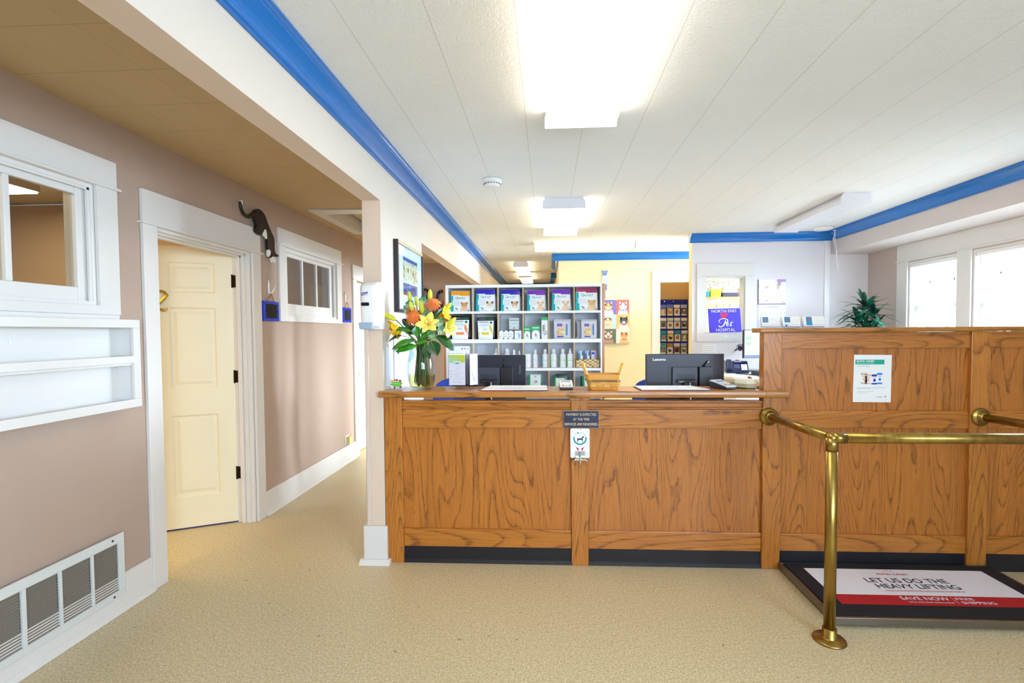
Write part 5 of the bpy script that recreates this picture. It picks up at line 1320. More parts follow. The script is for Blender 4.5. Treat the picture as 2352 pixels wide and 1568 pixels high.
# beige desktop box with angled end
bd = thing('beige_box', 'beige wedge-ended desktop device beside the tall screen', 'desktop device', (1.24, 3.11, CT))
BE, BE2, BE3 = P('#e6e2c4', .4), P('#d8ccA0'.lower(), .4), P('#b0a888', .45)
m = MB().prism([(1.205, 3.066), (1.264, 3.066), (1.264, 3.19), (1.148, 3.19), (1.150, 3.115)], 'z', CT+.006, CT+.030, BE3).prism([(1.205, 3.066), (1.264, 3.066), (1.264, 3.19), (1.148, 3.19), (1.150, 3.115)], 'z', CT+.0301, CT+.056, BE); m.build('case', bd, bevel=.001)
MB().prism([(1.207, 3.075), (1.26, 3.075), (1.26, 3.185), (1.155, 3.185), (1.157, 3.118)], 'z', CT+.0005, CT+.006, BLACK).build('foot_pad', bd)
bg = thing('red_trinket', 'tiny red and black beetle-like trinket on the beige box', 'trinket', (1.243, 3.13, CT+.057))
MB().ball((1.243, 3.13, CT+.064), (.010, .008, .007), P('#8a2028', .3), 12, 8).build('shell', bg); MB().ball((1.253, 3.126, CT+.0615), .0045, BLACK, 10, 6).build('head', bg)

# ------------------------------------------------------------------ desk and monitors behind the counter
dk = thing('reception_desk', 'low white desk hidden behind the reception counter', 'desk', (.15, 3.55, 0))
MB().box(-.985, 1.25, 3.24, 3.86, .72, .75, WHITEM).build('desk_top', dk)
for x in (-.984, .15, 1.20): MB().box(x, x+.025, 3.26, 3.82, .001, .72, WHITEM).build('side_panel', dk)
MS = P('#1d1f2e', .35, name='monitor_shell'); MSD = P('#14141c', .35, name='monitor_dark')
def monitor(lab, cx, y, zt, tilt, word, grp, w=.528, h=.315):
    t = thing('monitor', lab, 'monitor', (cx, y+.03, .7505), group=grp)
    zb = zt-h
    bs_ = MB().box(cx-w/2, cx+w/2, y, y+.032, zb, zt, MS).build('back_shell', t, bevel=.004)
    MB().box(cx-w/2+.004, cx+w/2-.004, y+.032, y+.036, zb+.004, zt-.004, P('#0a0a10', .2)).build('screen', t)
    # recessed bay, centre block, small computer mounted on the right
    MB().box(cx-.115, cx+.135, y-.003, y, zb+.06, zt-.082, MSD).build('bay', t)
    MB().box(cx-.090, cx+.080, y-.022, y-.003, zb+.05, zt-.088, P('#3a3e4e', .4)).build('mount_block', t, bevel=.003)
    MB().box(cx+.086, cx+.172, y-.034, y-.003, zb+.04, zt-.086, MSD).build('mini_computer', t, bevel=.003); mc_ = t.children[-1]
    MB().box(cx-.058, cx+.058, y-.0245, y-.022, zt-.172, zt-.138, P('#2c303e', .4)).build('cover_plate', t, bevel=.002)
    m = MB().box(cx-.065, cx+.062, y-.045, y-.022, zt-.196, zt-.172, BLACK).box(cx-.022, cx+.018, y-.060, y-.030, .80, zt-.186, BLACK); m.build('stand', t, bevel=.003)
    MB().box(cx-.050, cx-.018, y-.0458, y-.045, zt-.188, zt-.185, CHROME).box(cx+.030, cx+.060, y-.0458, y-.045, zt-.188, zt-.185, CHROME).build('stand_trim', t)
    MB().prism(rrect(cx-.13, cx+.13, y-.09, y+.09, .03), 'z', .7505, .762, BLACK).box(cx-.02, cx+.02, y-.055, y-.035, .762, .82, BLACK).build('stand_foot', t)
    m = MB(); m.tube([(cx+.018, y-.05, zt-.19), (cx+.022, y-.062, zt-.25), (cx+.02, y-.055, zt-.36)], .004, 8, P('#c8d4f0', .3)); m.build('cable', t)
    if word:
        m = MB(); m.text('Lenovo', cx-w/2+.045, cx-w/2+.134, zt-.046, zt-.027, y-.0012, P('#e6e4f2', .4), font_w=.03); m.build('logo', bs_)
        MB().tube([(cx+.118, y-.012, zt-.086), (cx+.155, y-.012, zt-.047)], .006, 8, BLACK).build('antenna', [c for c in t.children if c.name.startswith('mini_computer')][0])
        m = MB(); m.text('ThinkCentre', -.03, .03, -.004, .004, y-.0012, P('#3a3c48', .4), M=Matrix.Translation((cx+.238, 0, zt-.115)) @ Matrix.Rotation(R(-90), 4, 'Y')); m.build('side_mark', bs_)
    else:
        MB().tube([(cx+.105, y-.012, zt-.086), (cx+.108, y-.012, zt-.030)], .005, 8, BLACK).build('antenna', [c for c in t.children if c.name.startswith('mini_computer')][0])
        m = MB(); m.text('ThinkCentre', -.033, .033, -.006, .006, y-.0012, P('#7a90b4', .4), M=Matrix.Translation((cx+.222, 0, zt-.105)) @ Matrix.Rotation(R(-90), 4, 'Y')); m.build('side_mark', bs_)
    return t
monitor('dark monitor seen from behind, partly behind the brochure tower', -.422, 3.55, 1.262, 0, False, 'monitors behind the reception counter')
monitor('dark monitor with white brand lettering on its back', .940, 3.45, 1.2685, 0, True, 'monitors behind the reception counter')
# blue office chairs
def chair(lab, x, y, ang, ztop, w=.46):
    t = thing('office_chair', lab, 'office chair', (x, y, 0), group='blue office chairs behind the counter')
    BL = P('#1a3f9a', .8, name='chair_fabric'); Mx = Matrix.Translation((x, y, 0)) @ Matrix.Rotation(ang, 4, 'Z')
    back = crom([(-w/2, .70), (-w/2+.01, .95), (-w/2+.08, ztop-.02), (0, ztop), (w/2-.08, ztop-.02), (w/2-.01, .95), (w/2, .70), (w/2-.08, .62), (0, .60), (-w/2+.08, .62)], 4, True)
    MB().prism([(p.x, p.y) for p in back], 'y', .20, .26, BL).xf(Mx).build('backrest', t, bevel=.015)
    MB().prism(rrect(-w/2, w/2, -.24, .22, .08), 'z', .46, .53, BL).xf(Mx).build('seat', t, bevel=.02)
    MB().box(-.03, .03, .262, .285, .42, .72, BLACK).box(-.03, .03, .0, .285, .42, .45, BLACK).xf(Mx).build('back_bracket', t)
    MB().cyl((0, 0, .10), (0, 0, .45), .028, 14, BLACK).xf(Mx).build('gas_column', t)
    for k in range(5):
        a = 2*PI*k/5
        MB().tube([(0, 0, .11), (.20*math.cos(a), .20*math.sin(a), .075)], [.026, .018], 8, BLACK).xf(Mx).build('base_arm', t)
        MB().cyl((.20*math.cos(a)-.02, .20*math.sin(a), .032), (.20*math.cos(a)+.02, .20*math.sin(a), .032), .030, 14, BLACK).xf(Mx).build('caster', t)
    return t
chair('blue office chair behind the left end of the counter', -.70, 3.80, R(3), 1.055)
chair('blue office chair behind the right monitor', .90, 3.80, R(-3), 1.05)

# high work ledge along the white wall
ld = thing('work_ledge', 'cream standing-height work ledge along the white sign wall', 'work counter', (2.6, 5.5, 0))
LED = P('#efeadc', .45, name='ledge_laminate')
MB().prism([(1.60, 5.915), (1.60, 5.14), (1.95, 4.60), (3.20, 4.60), (3.20, 5.0), (3.655, 5.0), (3.655, 5.915)], 'z', .953, .98, LED).build('ledge_top', ld, bevel=.002)
MB().prism([(1.602, 5.90), (1.602, 5.145), (1.952, 4.606), (1.99, 4.606), (1.64, 5.16), (1.64, 5.90)], 'z', .915, .9525, P('#d8b88a', .5)).build('edge_board', ld)
MB().prism([(1.66, 5.90), (1.66, 5.24), (2.00, 4.72), (3.18, 4.72), (3.18, 5.90)], 'z', .001, .9145, P('#6a4a3a', .6)).build('cabinet', ld)
# white drawer unit seen through the gap under the counter top
dr = thing('drawer_unit', 'white drawer unit below the work ledge, glimpsed under the counter top', 'drawer unit', (1.72, 4.3, 0))
MB().box(1.52, 1.93, 4.10, 4.50, .001, .90, WHITEM).build('carcass', dr, bevel=.002)
for k in range(3): MB().box(1.53, 1.92, 4.086, 4.0995, .05+.28*k, .31+.28*k, WHITEM).build('drawer_front', dr, bevel=.002)
LT_ = .9805
# telephone
ph = thing('telephone', 'navy desk telephone with white label card on the work ledge', 'telephone', (1.98, 5.36, LT_))
PM = Matrix.Translation((1.985, 5.36, LT_)) @ Matrix.Rotation(R(-16), 4, 'Z')
NV = P('#141f48', .35, name='phone_navy')
MB().prism([(-.10, .001), (-.10, .018), (.085, .118), (.10, .118), (.10, .001)], 'x', -.095, .125, NV).xf(PM).build('body', ph, bevel=.006); phb = ph.children[0]
SL = math.atan2(.10, .185)
def onph(x0, x1, s0, s1, h, mat): 
    """block lying on the sloped face: s runs up the slope from the front edge"""
    Mx = PM @ Matrix.Translation((0, -.10, .018)) @ Matrix.Rotation(SL, 4, 'X')
    return MB().box(x0, x1, s0, s1, .0012, h, mat).xf(Mx)
onph(-.088, -.035, .012, .200, .030, NV).build('handset', ph, bevel=.008)
onph(-.015, .070, .155, .195, .016, NV).build('display_hood', ph, bevel=.003); dh_ = [c for c in ph.children if c.name.startswith('display_hood')][0]
onph(-.008, .062, .160, .188, .018, P('#8a929c', .3)).build('display', dh_)
m = MB()
for r_ in range(4):
    for c_ in range(3):
        a = len(m.v); m.box(-.012+.019*c_, .002+.019*c_, .060+.022*r_, .074+.022*r_, .001, .006, P('#5a6a9a', .4))
m.xf(PM @ Matrix.Translation((0, -.10, .018)) @ Matrix.Rotation(SL, 4, 'X')); m.build('keypad', phb)
onph(.056, .112, .030, .140, .003, P('#e8eaf6', .5)).build('label_card', phb)
onph(.005, .04, .196, .202, .020, P('#b02438', .4)).build('message_lamp', dh_)
# third monitor with a schedule on screen
m3 = thing('screen_monitor', 'lit monitor showing a coloured schedule beside the oak screen', 'monitor', (2.34, 5.50, LT_))
MM = Matrix.Translation((2.105, 5.40, 0)) @ Matrix.Rotation(R(18), 4, 'Z') @ Matrix.Shear('XZ', 4, (0, 0)) if False else Matrix.Translation((2.092, 5.40, 0)) @ Matrix.Rotation(R(14), 4, 'Z')
W3 = .50
MB().box(0, W3, .006, .036, 1.128, 1.432, P('#0e0f22', .3)).xf(MM).build('housing', m3, bevel=.003)
MB().box(.008, W3-.008, .003, .0058, 1.145, 1.424, glow('#e6eef8', .68, 'screen_white', '#08080c')).xf(MM).build('screen', m3); scr_ = [c for c in m3.children if c.name.startswith('screen')][0]
m = MB()
def sr(x0, x1, z0, z1, c, k=1, e=.32): m.ry(x0, x1, z0, z1, .0028-.0003*k, glow(c, .6, 'screen_'+c[1:], '#08080c'))
sr(.008, W3-.008, 1.145, 1.162, '#5a7ad0', 1); sr(.02, .085, 1.33, 1.36, '#a8f0b0'); sr(.02, .085, 1.27, 1.30, '#a8f0b0'); sr(.02, .085, 1.225, 1.24, '#f0f4b0'); sr(.11, .30, 1.28, 1.385, '#f4e2f2'); sr(.09, .20, 1.225, 1.24, '#f8dcd8'); sr(.02, .3, 1.185, 1.20, '#d8ecfc'); sr(.32, .48, 1.2, 1.4, '#dceefc')
m.xf(MM); m.build('screen_content', scr_)
MB().box(W3/2-.03, W3/2+.03, .037, .055, LT_+.01, 1.24, BLACK).xf(MM).build('stand', m3); MB().box(W3/2-.12, W3/2+.12, -.05, .13, LT_, LT_+.0095, BLACK).xf(MM).build('stand_foot', m3)
# globe-topped wand leaning out of the phone area
gl = thing('globe_wand', 'white wand topped with a small dark patterned globe by the telephone', 'wand', (1.93, 5.50, LT_))
g = G('globe_pattern'); v_ = g.noise(g.co(), 45, 2); g.set(col=g.ramp(v_, [(.42, '#1c2060'), (.5, '#5a4aa0'), (.56, '#e8f0f4'), (.7, '#2a6a7a')]), rough=.15)
MB().ball((2.108, 5.56, 1.240), .040, g.m, 20, 14).build('globe', gl)
MB().tube([(1.905, 5.50, 1.100), (2.045, 5.545, 1.205)], .0035, 8, WHITE).cyl((2.045, 5.545, 1.205), (2.075, 5.552, 1.222), .008, 10, NV).build('stick', gl); MB().box(1.87, 1.92, 5.49, 5.55, LT_, 1.105, NV).build('stick_base', gl)
kb = thing('keyboard', 'black keyboard at the edge of the work ledge', 'keyboard', (2.25, 5.05, LT_))
m = MB().prism([(4.99, LT_), (4.99, LT_+.012), (5.14, LT_+.026), (5.14, LT_)], 'x', 2.06, 2.50, BLACK); m.build('tray', kb, bevel=.003)
m = MB()
for r_ in range(4):
    for c_ in range(14): m.cbox((2.08+.03*c_, 5.01+.033*r_, LT_+.018+.0034*r_), (.024, .024, .005), P('#1e1e28', .5))
m.build('keys', kb)
ca = thing('loose_cable', 'thin dark cable snaking over the work ledge below the telephone', 'cable', (2.0, 5.1, LT_))
MB().tube(crom([(1.93, 5.20, LT_+.005), (1.99, 5.10, LT_+.005), (2.05, 5.00, LT_+.005), (2.03, 4.86, LT_+.005), (2.12, 4.80, LT_+.005)], 6), .004, 6, NV).build('cord', ca)

# brochure holders on the oak screen
for i, (x0, x1) in enumerate(((1.276, 1.392), (1.398, 1.512), (1.518, 1.654))):
    zc_ = 1.4405; nm = ('left', 'middle', 'right')[i]
    t = thing('leaflet_holder', '%s clear leaflet holder on top of the oak screen' % nm, 'leaflet holder', ((x0+x1)/2, 3.05, zc_), group='leaflet holders on the oak screen')
    MB().box(x0, x1, 3.030, 3.085, zc_, zc_+.003, CLEAR).box(x0, x1, 3.030, 3.033, zc_+.003, zc_+.022, CLEAR).box(x0, x1, 3.082, 3.085, zc_+.003, zc_+.055, CLEAR).prism([(3.033, zc_+.003), (3.033, zc_+.025), (3.082, zc_+.055), (3.082, zc_+.003)], 'x', x0, x0+.003, CLEAR).prism([(3.033, zc_+.003), (3.033, zc_+.025), (3.082, zc_+.055), (3.082, zc_+.003)], 'x', x1-.003, x1, CLEAR).build('holder', t)
    l = thing('leaflet_stack', 'white leaflets with blue and red corner in the %s holder' % nm, 'leaflets', ((x0+x1)/2, 3.05, zc_+.0035), group='leaflets on the oak screen')
    LMx = Matrix.Translation((0, 3.040, zc_+.0035)) @ Matrix.Rotation(R(-14), 4, 'X')
    m = MB().box(x0+.006, x1-.006, .002, .018, 0.0045, .066, P('#f6f5ee', .6)).xf(LMx); m.build('leaflet', l)
    m = MB(); xa = x0+.012+.006*i
    m.ry(xa, xa+.034, .030 if i < 2 else .012, .064, .0015, P('#1493c4', .5)); m.ey(xa+.018, .046, .008, .010, .0009, P('#e2503c', .5), 12)
    if i == 1: m.ey(xa+.008, .012, .008, .006, .0012, P('#1480d0', .5), 10)
    for z in (.05, .04, .03, .02): m.ry(xa+.045, x1-.014, z, z+.0014, .0014, P('#d8d6cc', .6))
    m.xf(LMx); m.build('printing', l)
# ------------------------------------------------------------------ pictures on the yellow wall
yw = YW-.002
cv = thing('canvas_picture', 'canvas of six painted cats on coloured squares on the yellow wall', 'canvas picture', (.98, yw, 1.25))
x0, x1, z0, z1 = .80, 1.172, 1.252, 1.876
MB().box(x0, x1, yw-.035, yw, z0, z1, P('#6a4a3a', .6)).build('canvas', cv)
m = MB(); y = yw-.0358; xm = (x0+x1)/2; h3 = (z1-z0)/3
cells = [(0, 2, '#6a6ab4'), (1, 2, '#e0605a'), (0, 1, '#b8d4ec'), (1, 1, '#eab070'), (0, 0, '#5a6a54'), (1, 0, '#eef0e2')]
for c_, r_, col in cells: m.ry(x0+(x1-x0)/2*c_, x0+(x1-x0)/2*(c_+1), z0+h3*r_, z0+h3*(r_+1), y, P(col, .6))
def cat(cx, zb_, s, fur, muzzle, collar, k=0, earin=None):
    yy = y-.0006
    F, Mz = P(fur, .6), P(muzzle, .6)
    m.fy([(cx-.075*s, zb_+.002), (cx+.075*s, zb_+.002), (cx+.06*s, zb_+.06*s), (cx, zb_+.085*s), (cx-.06*s, zb_+.06*s)], yy, Mz)
    m.ey(cx, zb_+.115*s, .056*s, .05*s, yy-.0004, F)
    for sx in (-1, 1): m.fy([(cx+sx*.052*s, zb_+.12*s), (cx+sx*.055*s, zb_+.185*s), (cx+sx*.012*s, zb_+.155*s)], yy-.0004, F)
    m.ey(cx, zb_+.092*s, .024*s, .02*s, yy-.0008, Mz, 12)
    for sx in (-1, 1): m.ey(cx+sx*.022*s, zb_+.122*s, .007*s, .006*s, yy-.0011, P('#2a2a3a', .5), 10)
    m.ey(cx, zb_+.100*s, .006*s, .004*s, yy-.0012, P('#7a3a3a', .5), 8)
    m.fy([(cx-.05*s, zb_+.066*s), (cx+.05*s, zb_+.066*s), (cx+.042*s, zb_+.056*s), (cx-.042*s, zb_+.056*s)], yy-.0009, P(collar, .5)); m.ey(cx, zb_+.052*s, .006*s, .006*s, yy-.001, P(collar, .5), 8)
cat(.875, z0+2*h3, 1.0, '#f0b078', '#f4e4d4', '#d8805a'); cat(1.085, z0+2*h3, 1.0, '#f4eeea', '#f8f6f4', '#5a50c8'); cat(.87, z0+h3, 1.0, '#f0c8a4', '#f0d4c0', '#c8b050')
cat(1.095, z0+h3, 1.0, '#4a4c5e', '#f2eee8', '#b03040'); cat(.875, z0, 1.0, '#e0d4cc', '#b08a84', '#3a2a3a'); cat(1.10, z0, .95, '#f0a468', '#f2b080', '#e04a3a')
m.build('painting', cv)
# blue patterned cat figure hanging above
bc = thing('tin_cat', 'pale blue patterned flat cat figure with striped tail on the yellow wall', 'wall figure', (.845, yw, 1.95))
C1, C2 = P('#4a78d0', .4), P('#c4e2dc', .4)
def yprism(pts, a, b, mat, n=3): return MB().prism([(p.x, p.y) for p in crom(pts, n, True)], 'y', a, b, mat)
MB().prism([(.788, 2.310), (.80, 2.255), (.808, 2.228), (.852, 2.228), (.862, 2.255), (.872, 2.312), (.842, 2.290), (.818, 2.290)], 'y', yw-.012, yw, C1).build('head', bc)
yprism([(.805, 2.226), (.855, 2.226), (.876, 2.18), (.878, 2.13), (.862, 2.10), (.84, 2.115), (.81, 2.115), (.785, 2.13), (.785, 2.18)], yw-.010, yw, C2).build('body', bc)
MB().tube(crom([(.850, yw-.008, 2.10), (.852, yw-.008, 2.05), (.848, yw-.008, 2.0), (.84, yw-.008, 1.94), (.846, yw-.008, 1.90)], 5), [.015]*10+[.011]*11, 8, C2).build('tail', bc)
m = MB()
for z in (2.085, 2.062, 2.040, 2.020): m.box(.835, .866, yw-.0245, yw-.022, z, z+.010, P('#2a3ab8', .4))
for sx in (-1, 1): m.ey(.830+sx*.016, 2.268, .007, .005, yw-.0125, P('#e8f0d0', .4), 10)
m.ey(.830, 2.250, .004, .006, yw-.0125, P('#e89aa8', .4), 8)
for k in range(8): m.ey(.80+.018*(k % 4)+.008*(k//4), 2.19-.035*(k//4), .006, .006, yw-.0105, P('#7ab8c8', .4), 8)
m.build('painted_pattern', bc)

# ------------------------------------------------------------------ pocket organiser through the doorway
yo = 7.95
wl_ = MB().box(1.0, 3.70, yo+.02, yo+.08, 0, ZC, TAN); struct(wl_, 'wall_organizer', 'tan lit wall seen through the yellow wall doorway', 'wall')
og = thing('pocket_organizer', 'navy hanging pocket organiser full of pet leaflets in the doorway', 'wall organiser', (1.98, yo, .55))
NVF = P('#141f7a', .85, name='navy_fabric')
ox0, ox1, oz1 = 1.76, 2.205, 1.918
MB().box(ox0, ox1, yo-.004, yo+.006, .60, oz1, NVF).build('backing', og, bevel=.002)
for x in (1.84, 1.98, 2.11): MB().cyl((x, yo-.008, 1.890), (x, yo-.004, 1.890), .008, 12, CHROME).build('grommet', og)
rows_ = [1.66, 1.455, 1.255, 1.055, .85]
xs_ = [ox0+.012+.1075*k for k in range(4)]
BR = [[('#b98a4a', '#d8c49a', '#6a74b8'), ('#c89a3a', '#a87a28', '#5060a8'), ('#e8dcc0', '#a06a4a', '#e6d8b4'), ('#5a4a30', '#8a6a40', '#9ab0c8')],
      [('#7a6a54', '#4a4030', '#ece0c8'), ('#e4dcc8', '#8a5a3a', '#d8d4b4'), ('#e6dcc4', '#9a5a34', '#dfe0c0'), ('#6a6058', '#2a2620', '#e8dcc0')],
      [('#0f7a7c', '#c06a4a', '#127a88'), ('#eab414', '#2a2418', '#f0d88a'), ('#ddd0b0', '#b05a5a', '#0f86a4'), ('#7a7448', '#d8c8a0', '#e4d8b4')],
      [('#2a8a6a', '#b0404a', '#1f8a70'), ('#dfd2b2', '#5a3420', '#b87a3a'), ('#8a4a34', '#1a1412', '#dccbb8'), ('#c8a83a', '#4a6a8a', '#b4b4c8')],
      [('#e6dcc4', '#9a8a6a', '#e6dcc4'), ('#8ab4c4', '#4a7a8a', '#8ab4c4'), ('#cfe0b0', '#7a9a5a', '#cfe0b0'), ('#e2d6c0', '#8a7a5a', '#e2d6c0')]]
ordn = ['top', 'second', 'third', 'fourth', 'lowest visible']; pn = ['first', 'second', 'third', 'last']
for r_ in range(5):
    for k in range(4):
        zb = rows_[r_]; xl = xs_[k]; c_ = BR[r_][k]
        jit = ((r_*7+k*5) % 5-2)*.003
        b_ = thing('pet_leaflet', 'leaflet in the %s pocket of the %s row of the navy organiser' % (pn[k], ordn[r_]), 'leaflet', (xl+.05, yo-.01, zb), group='leaflets in the navy organiser')
        MB().box(xl+.006+jit, xl+.098+jit, yo-.0085, yo-.0050, zb+.004, zb+.176, P('#efe6d0' if (r_+k) % 2 else c_[2], .5)).build('leaflet', b_)
        m = MB(); y = yo-.0090
        m.ry(xl+.008+jit, xl+.096+jit, zb+.132, zb+.174, y, P(c_[2], .5)); m.ry(xl+.008+jit, xl+.096+jit, zb+.006, zb+.118, y, P(c_[0], .5)); m.ey(xl+.052+jit, zb+.065, .026, .032, y-.0003, P(c_[1], .5), 12); m.ey(xl+.06+jit, zb+.09, .015, .014, y-.0006, P('#e8dcc8' if k % 2 else c_[1], .5), 10); m.ry(xl+.014+jit, xl+.09+jit, zb+.012, zb+.03, y-.0003, P('#e8dfc8', .5))
        m.build('printing', b_)
    m = MB()
    for k in range(4):
        xl = xs_[k]; m.box(xl-.004, xl+.004, yo-.014, yo-.0095, rows_[r_]-.004, rows_[r_]+.125, NVF)
    m.box(ox0+.008, ox1-.008, yo-.014, yo-.0095, rows_[r_]-.010, rows_[r_]-.002, NVF); m.box(ox0+.008, ox1-.008, yo-.0145, yo-.0100, rows_[r_]+.120, rows_[r_]+.127, NVF); m.box(ox1-.012, ox1-.004, yo-.014, yo-.0095, rows_[r_]-.004, rows_[r_]+.125, NVF)
    m.build('pocket_row', og)

cl_ = thing('ceiling_light', 'hidden warm ceiling light added inside the doorway of the yellow wall', 'ceiling light', (2.0, 7.65, ZC-.06))
MB().box(1.75, 2.35, 7.55, 7.75, ZC-.04, ZC-.001, FIX).build('housing', cl_); MB().box(1.76, 2.34, 7.56, 7.74, ZC-.052, ZC-.0405, glow('#ffdba0', 5.0, 'added_fill_diffuser')).build('diffuser', cl_)  # unseen fixture added to brighten the wall behind the organiser
# ------------------------------------------------------------------ sign window contents
ss = thing('clinic_sign', 'blue clinic sign with red paw leaning inside the white window frame', 'sign', (2.065, WW-.03, 1.396))
SM = Matrix.Translation((2.068, WW-.036, 1.3985)) @ Matrix.Rotation(R(-4.5), 4, 'X') @ Matrix.Rotation(R(-1.0), 4, 'Y')
sh_ = .018
def skew(v): return Matrix(((1, 0, -.09, 0), (0, 1, 0, 0), (0, 0, 1, 0), (0, 0, 0, 1)))
sw, shh = .185, .285
MB().prism([(-sw-.004, 0), (sw+.004, 0), (sw-.006, shh+.004), (-sw-.012, shh+.004)], 'y', .0, .005, P('#f4f2fa', .4)).xf(SM).build('sign_edge', ss)
MB().prism([(-sw, .005), (sw, .005), (sw-.010, shh), (-sw-.008, shh)], 'y', -.001, .0, P('#4636c8', .35, name='sign_blue')).xf(SM).build('sign_face', ss)
y = -.0016; SWT = P('#f6f4ff', .4)
MB().text('NORTH END', -.152, .130, .240, .272, y, SWT).xf(SM).build('lettering', ss); MB().text('HOSPITAL', -.105, .112, .018, .052, y, SWT).xf(SM).build('lettering', ss)
m = MB()
# script word: P, e, t as brush strokes
def stroke(pts, ws, n=6):
    c_ = crom([(p[0], 0, p[1]) for p in pts], n); k = len(c_)
    wv = [ws[min(int(i/(k-1)*(len(ws)-1)), len(ws)-2)]+(ws[min(int(i/(k-1)*(len(ws)-1))+1, len(ws)-1)]-ws[min(int(i/(k-1)*(len(ws)-1)), len(ws)-2)])*((i/(k-1)*(len(ws)-1)) % 1) for i in range(k)]
    for i in range(k-1):
        d_ = (c_[i+1]-c_[i]); d_ = d_.normalized() if d_.length else Vector((1, 0, 0)); q = Vector((-d_.z, 0, d_.x))
        a, b = c_[i], c_[i+1]
        m.face([(p.x, y-.0004, p.z) for p in (a-q*wv[i], b-q*wv[i+1], b+q*wv[i+1], a+q*wv[i])], SWT)
stroke([(.005, .150), (-.004, .118), (-.022, .086), (-.050, .072), (-.074, .078), (-.070, .088)], [.004, .007, .007, .005, .006, .002])
stroke([(-.055, .118), (-.070, .130), (-.066, .150), (-.035, .166), (.005, .164), (.028, .150), (.026, .128), (.004, .114), (-.014, .112)], [.002, .003, .004, .004, .004, .006, .006, .004, .002])
stroke([(.018, .096), (.034, .102), (.036, .112), (.024, .112), (.014, .098), (.018, .082), (.032, .082), (.046, .094)], [.002, .003, .004, .004, .005, .005, .003, .002])
stroke([(.078, .134), (.062, .100), (.056, .084), (.064, .080), (.080, .092)], [.003, .005, .005, .004, .002]); stroke([(.050, .116), (.092, .120)], [.002, .002])
m.xf(SM); m.build('script_lettering', ss)
m = MB(); RP = P('#e0203c', .4, name='paw_red')
heart = crom([(0, .162), (-.024, .180), (-.033, .200), (-.026, .214), (-.012, .214), (0, .207), (.012, .214), (.026, .214), (.033, .200), (.024, .180)], 4, True)
m.fy([(p.x-.012, p.y) for p in heart], y, RP)
for x, z in ((-.038, .222), (-.014, .232), (.012, .232), (.036, .222)): m.ey(x-.010, z-.002, .0095, .0125, y, RP, 14)
m.xf(SM); m.build('paw_logo', ss)
# view beyond the glass: shelf of boxes, wooden cabinet doors, speckled board
sb = thing('back_cabinet', 'pale cabinet doors beyond the sign window', 'cabinet', (2.35, 6.75, 0))
for k in range(5): MB().box(2.07+.17*k, 2.235+.17*k, 6.72, 6.75, .02, 1.83, P('#b9b08e', .5)).build('cabinet_door', sb)
MB().box(2.07, 2.92, 6.751, 7.20, .001, 1.83, P('#d8cfa8', .5)).build('carcass', sb)
bs = thing('back_shelf', 'wooden shelf board beyond the sign window', 'shelf', (2.3, 6.55, 1.83))
MB().box(1.93, 2.90, 6.45, 6.70, 1.835, 1.855, P('#caa070', .5)).build('board', bs); MB().box(1.95, 1.97, 6.60, 6.719, 1.70, 1.834, STEEL).build('bracket', bs)
for i, (nm, xx, w_, h_, c_, lab) in enumerate((('storage_tin', 1.98, .09, .075, '#1f8a98', 'teal tin at the left of the shelf beyond the sign window'), ('yellow_bag', 2.085, .13, .10, '#d4cc2a', 'yellow-green bag on the shelf beyond the sign window'), ('storage_box', 2.235, .20, .055, '#3a3450', 'flat dark box on the shelf beyond the sign window'), ('storage_box', 2.46, .16, .11, '#e0a890', 'salmon box on the shelf beyond the sign window'))):
    t = thing(nm, lab, 'box', (xx+w_/2, 6.55, 1.8555))
    MB().box(xx, xx+w_, 6.48, 6.62, 1.8555, 1.8555+h_, P(c_, .5)).build('body', t, bevel=.006)
    MB().box(xx-.001, xx+w_+.001, 6.478, 6.622, 1.8555+h_, 1.8555+h_+.008, P('#e8e2d0', .5)).build('lid', t)
lb = thing('lidded_box', 'cream box lying on the flat dark box beyond the sign window', 'box', (2.33, 6.55, 1.92)); MB().box(2.25, 2.42, 6.49, 6.61, 1.9195, 1.975, P('#e6d6b8', .5)).build('body', lb, bevel=.004)
g = G('speckled_board'); v_ = g.noise(g.co(), 60, 3, .6); g.set(col=g.ramp(v_, [(.36, '#5a3a34'), (.46, '#8e8672'), (.55, '#a8a694'), (.8, '#b4b4a6')]), rough=.9)
struct(MB().box(2.13, 2.95, 7.205, 7.235, 1.4, ZC, g.m), 'wall_speckled', 'speckled textured wall beyond the sign window', 'wall')
# calendar, notices on the white wall
cl = thing('wall_calendar', 'wall calendar with pale animal photo on the white wall', 'calendar', (2.60, WW-.004, 1.46))
g = G('calendar_photo'); v_ = g.noise(g.co(), 9, 4); g.set(col=g.ramp(v_, [(.3, '#8a7a80'), (.42, '#e8dcd0'), (.55, '#f6f2ec'), (.66, '#e2d2c2'), (.75, '#7a6460')]), rough=.4)
m = MB().box(2.441, 2.76, WW-.006, WW-.002, 1.725, 2.014, g.m); m.build('picture_page', cl)
MB().box(2.441, 2.452, WW-.0068, WW-.0062, 1.725, 2.014, P('#4a3a5a', .5)).box(2.66, 2.76, WW-.0068, WW-.0062, 1.985, 2.014, P('#b08ad0', .5)).box(2.452, 2.76, WW-.0068, WW-.0062, 1.725, 1.735, P('#7a7ac0', .5)).build('picture_border', cl)
m = MB().box(2.448, 2.762, WW-.006, WW-.002, 1.42, 1.720, PAPER); m.build('date_page', cl)
m = MB()
for i in range(6): m.ry(2.46, 2.75, 1.66-.045*i, 1.6612-.045*i, WW-.0064, P('#c4cad8', .5))
for i in range(8): m.ry(2.46+.041*i, 2.4612+.041*i, 1.435, 1.66, WW-.0064, P('#c4cad8', .5))
m.text('SEPTEMBER', 2.53, 2.68, 1.685, 1.70, WW-.0066, P('#8a94b0', .5)); m.build('date_grid', cl)
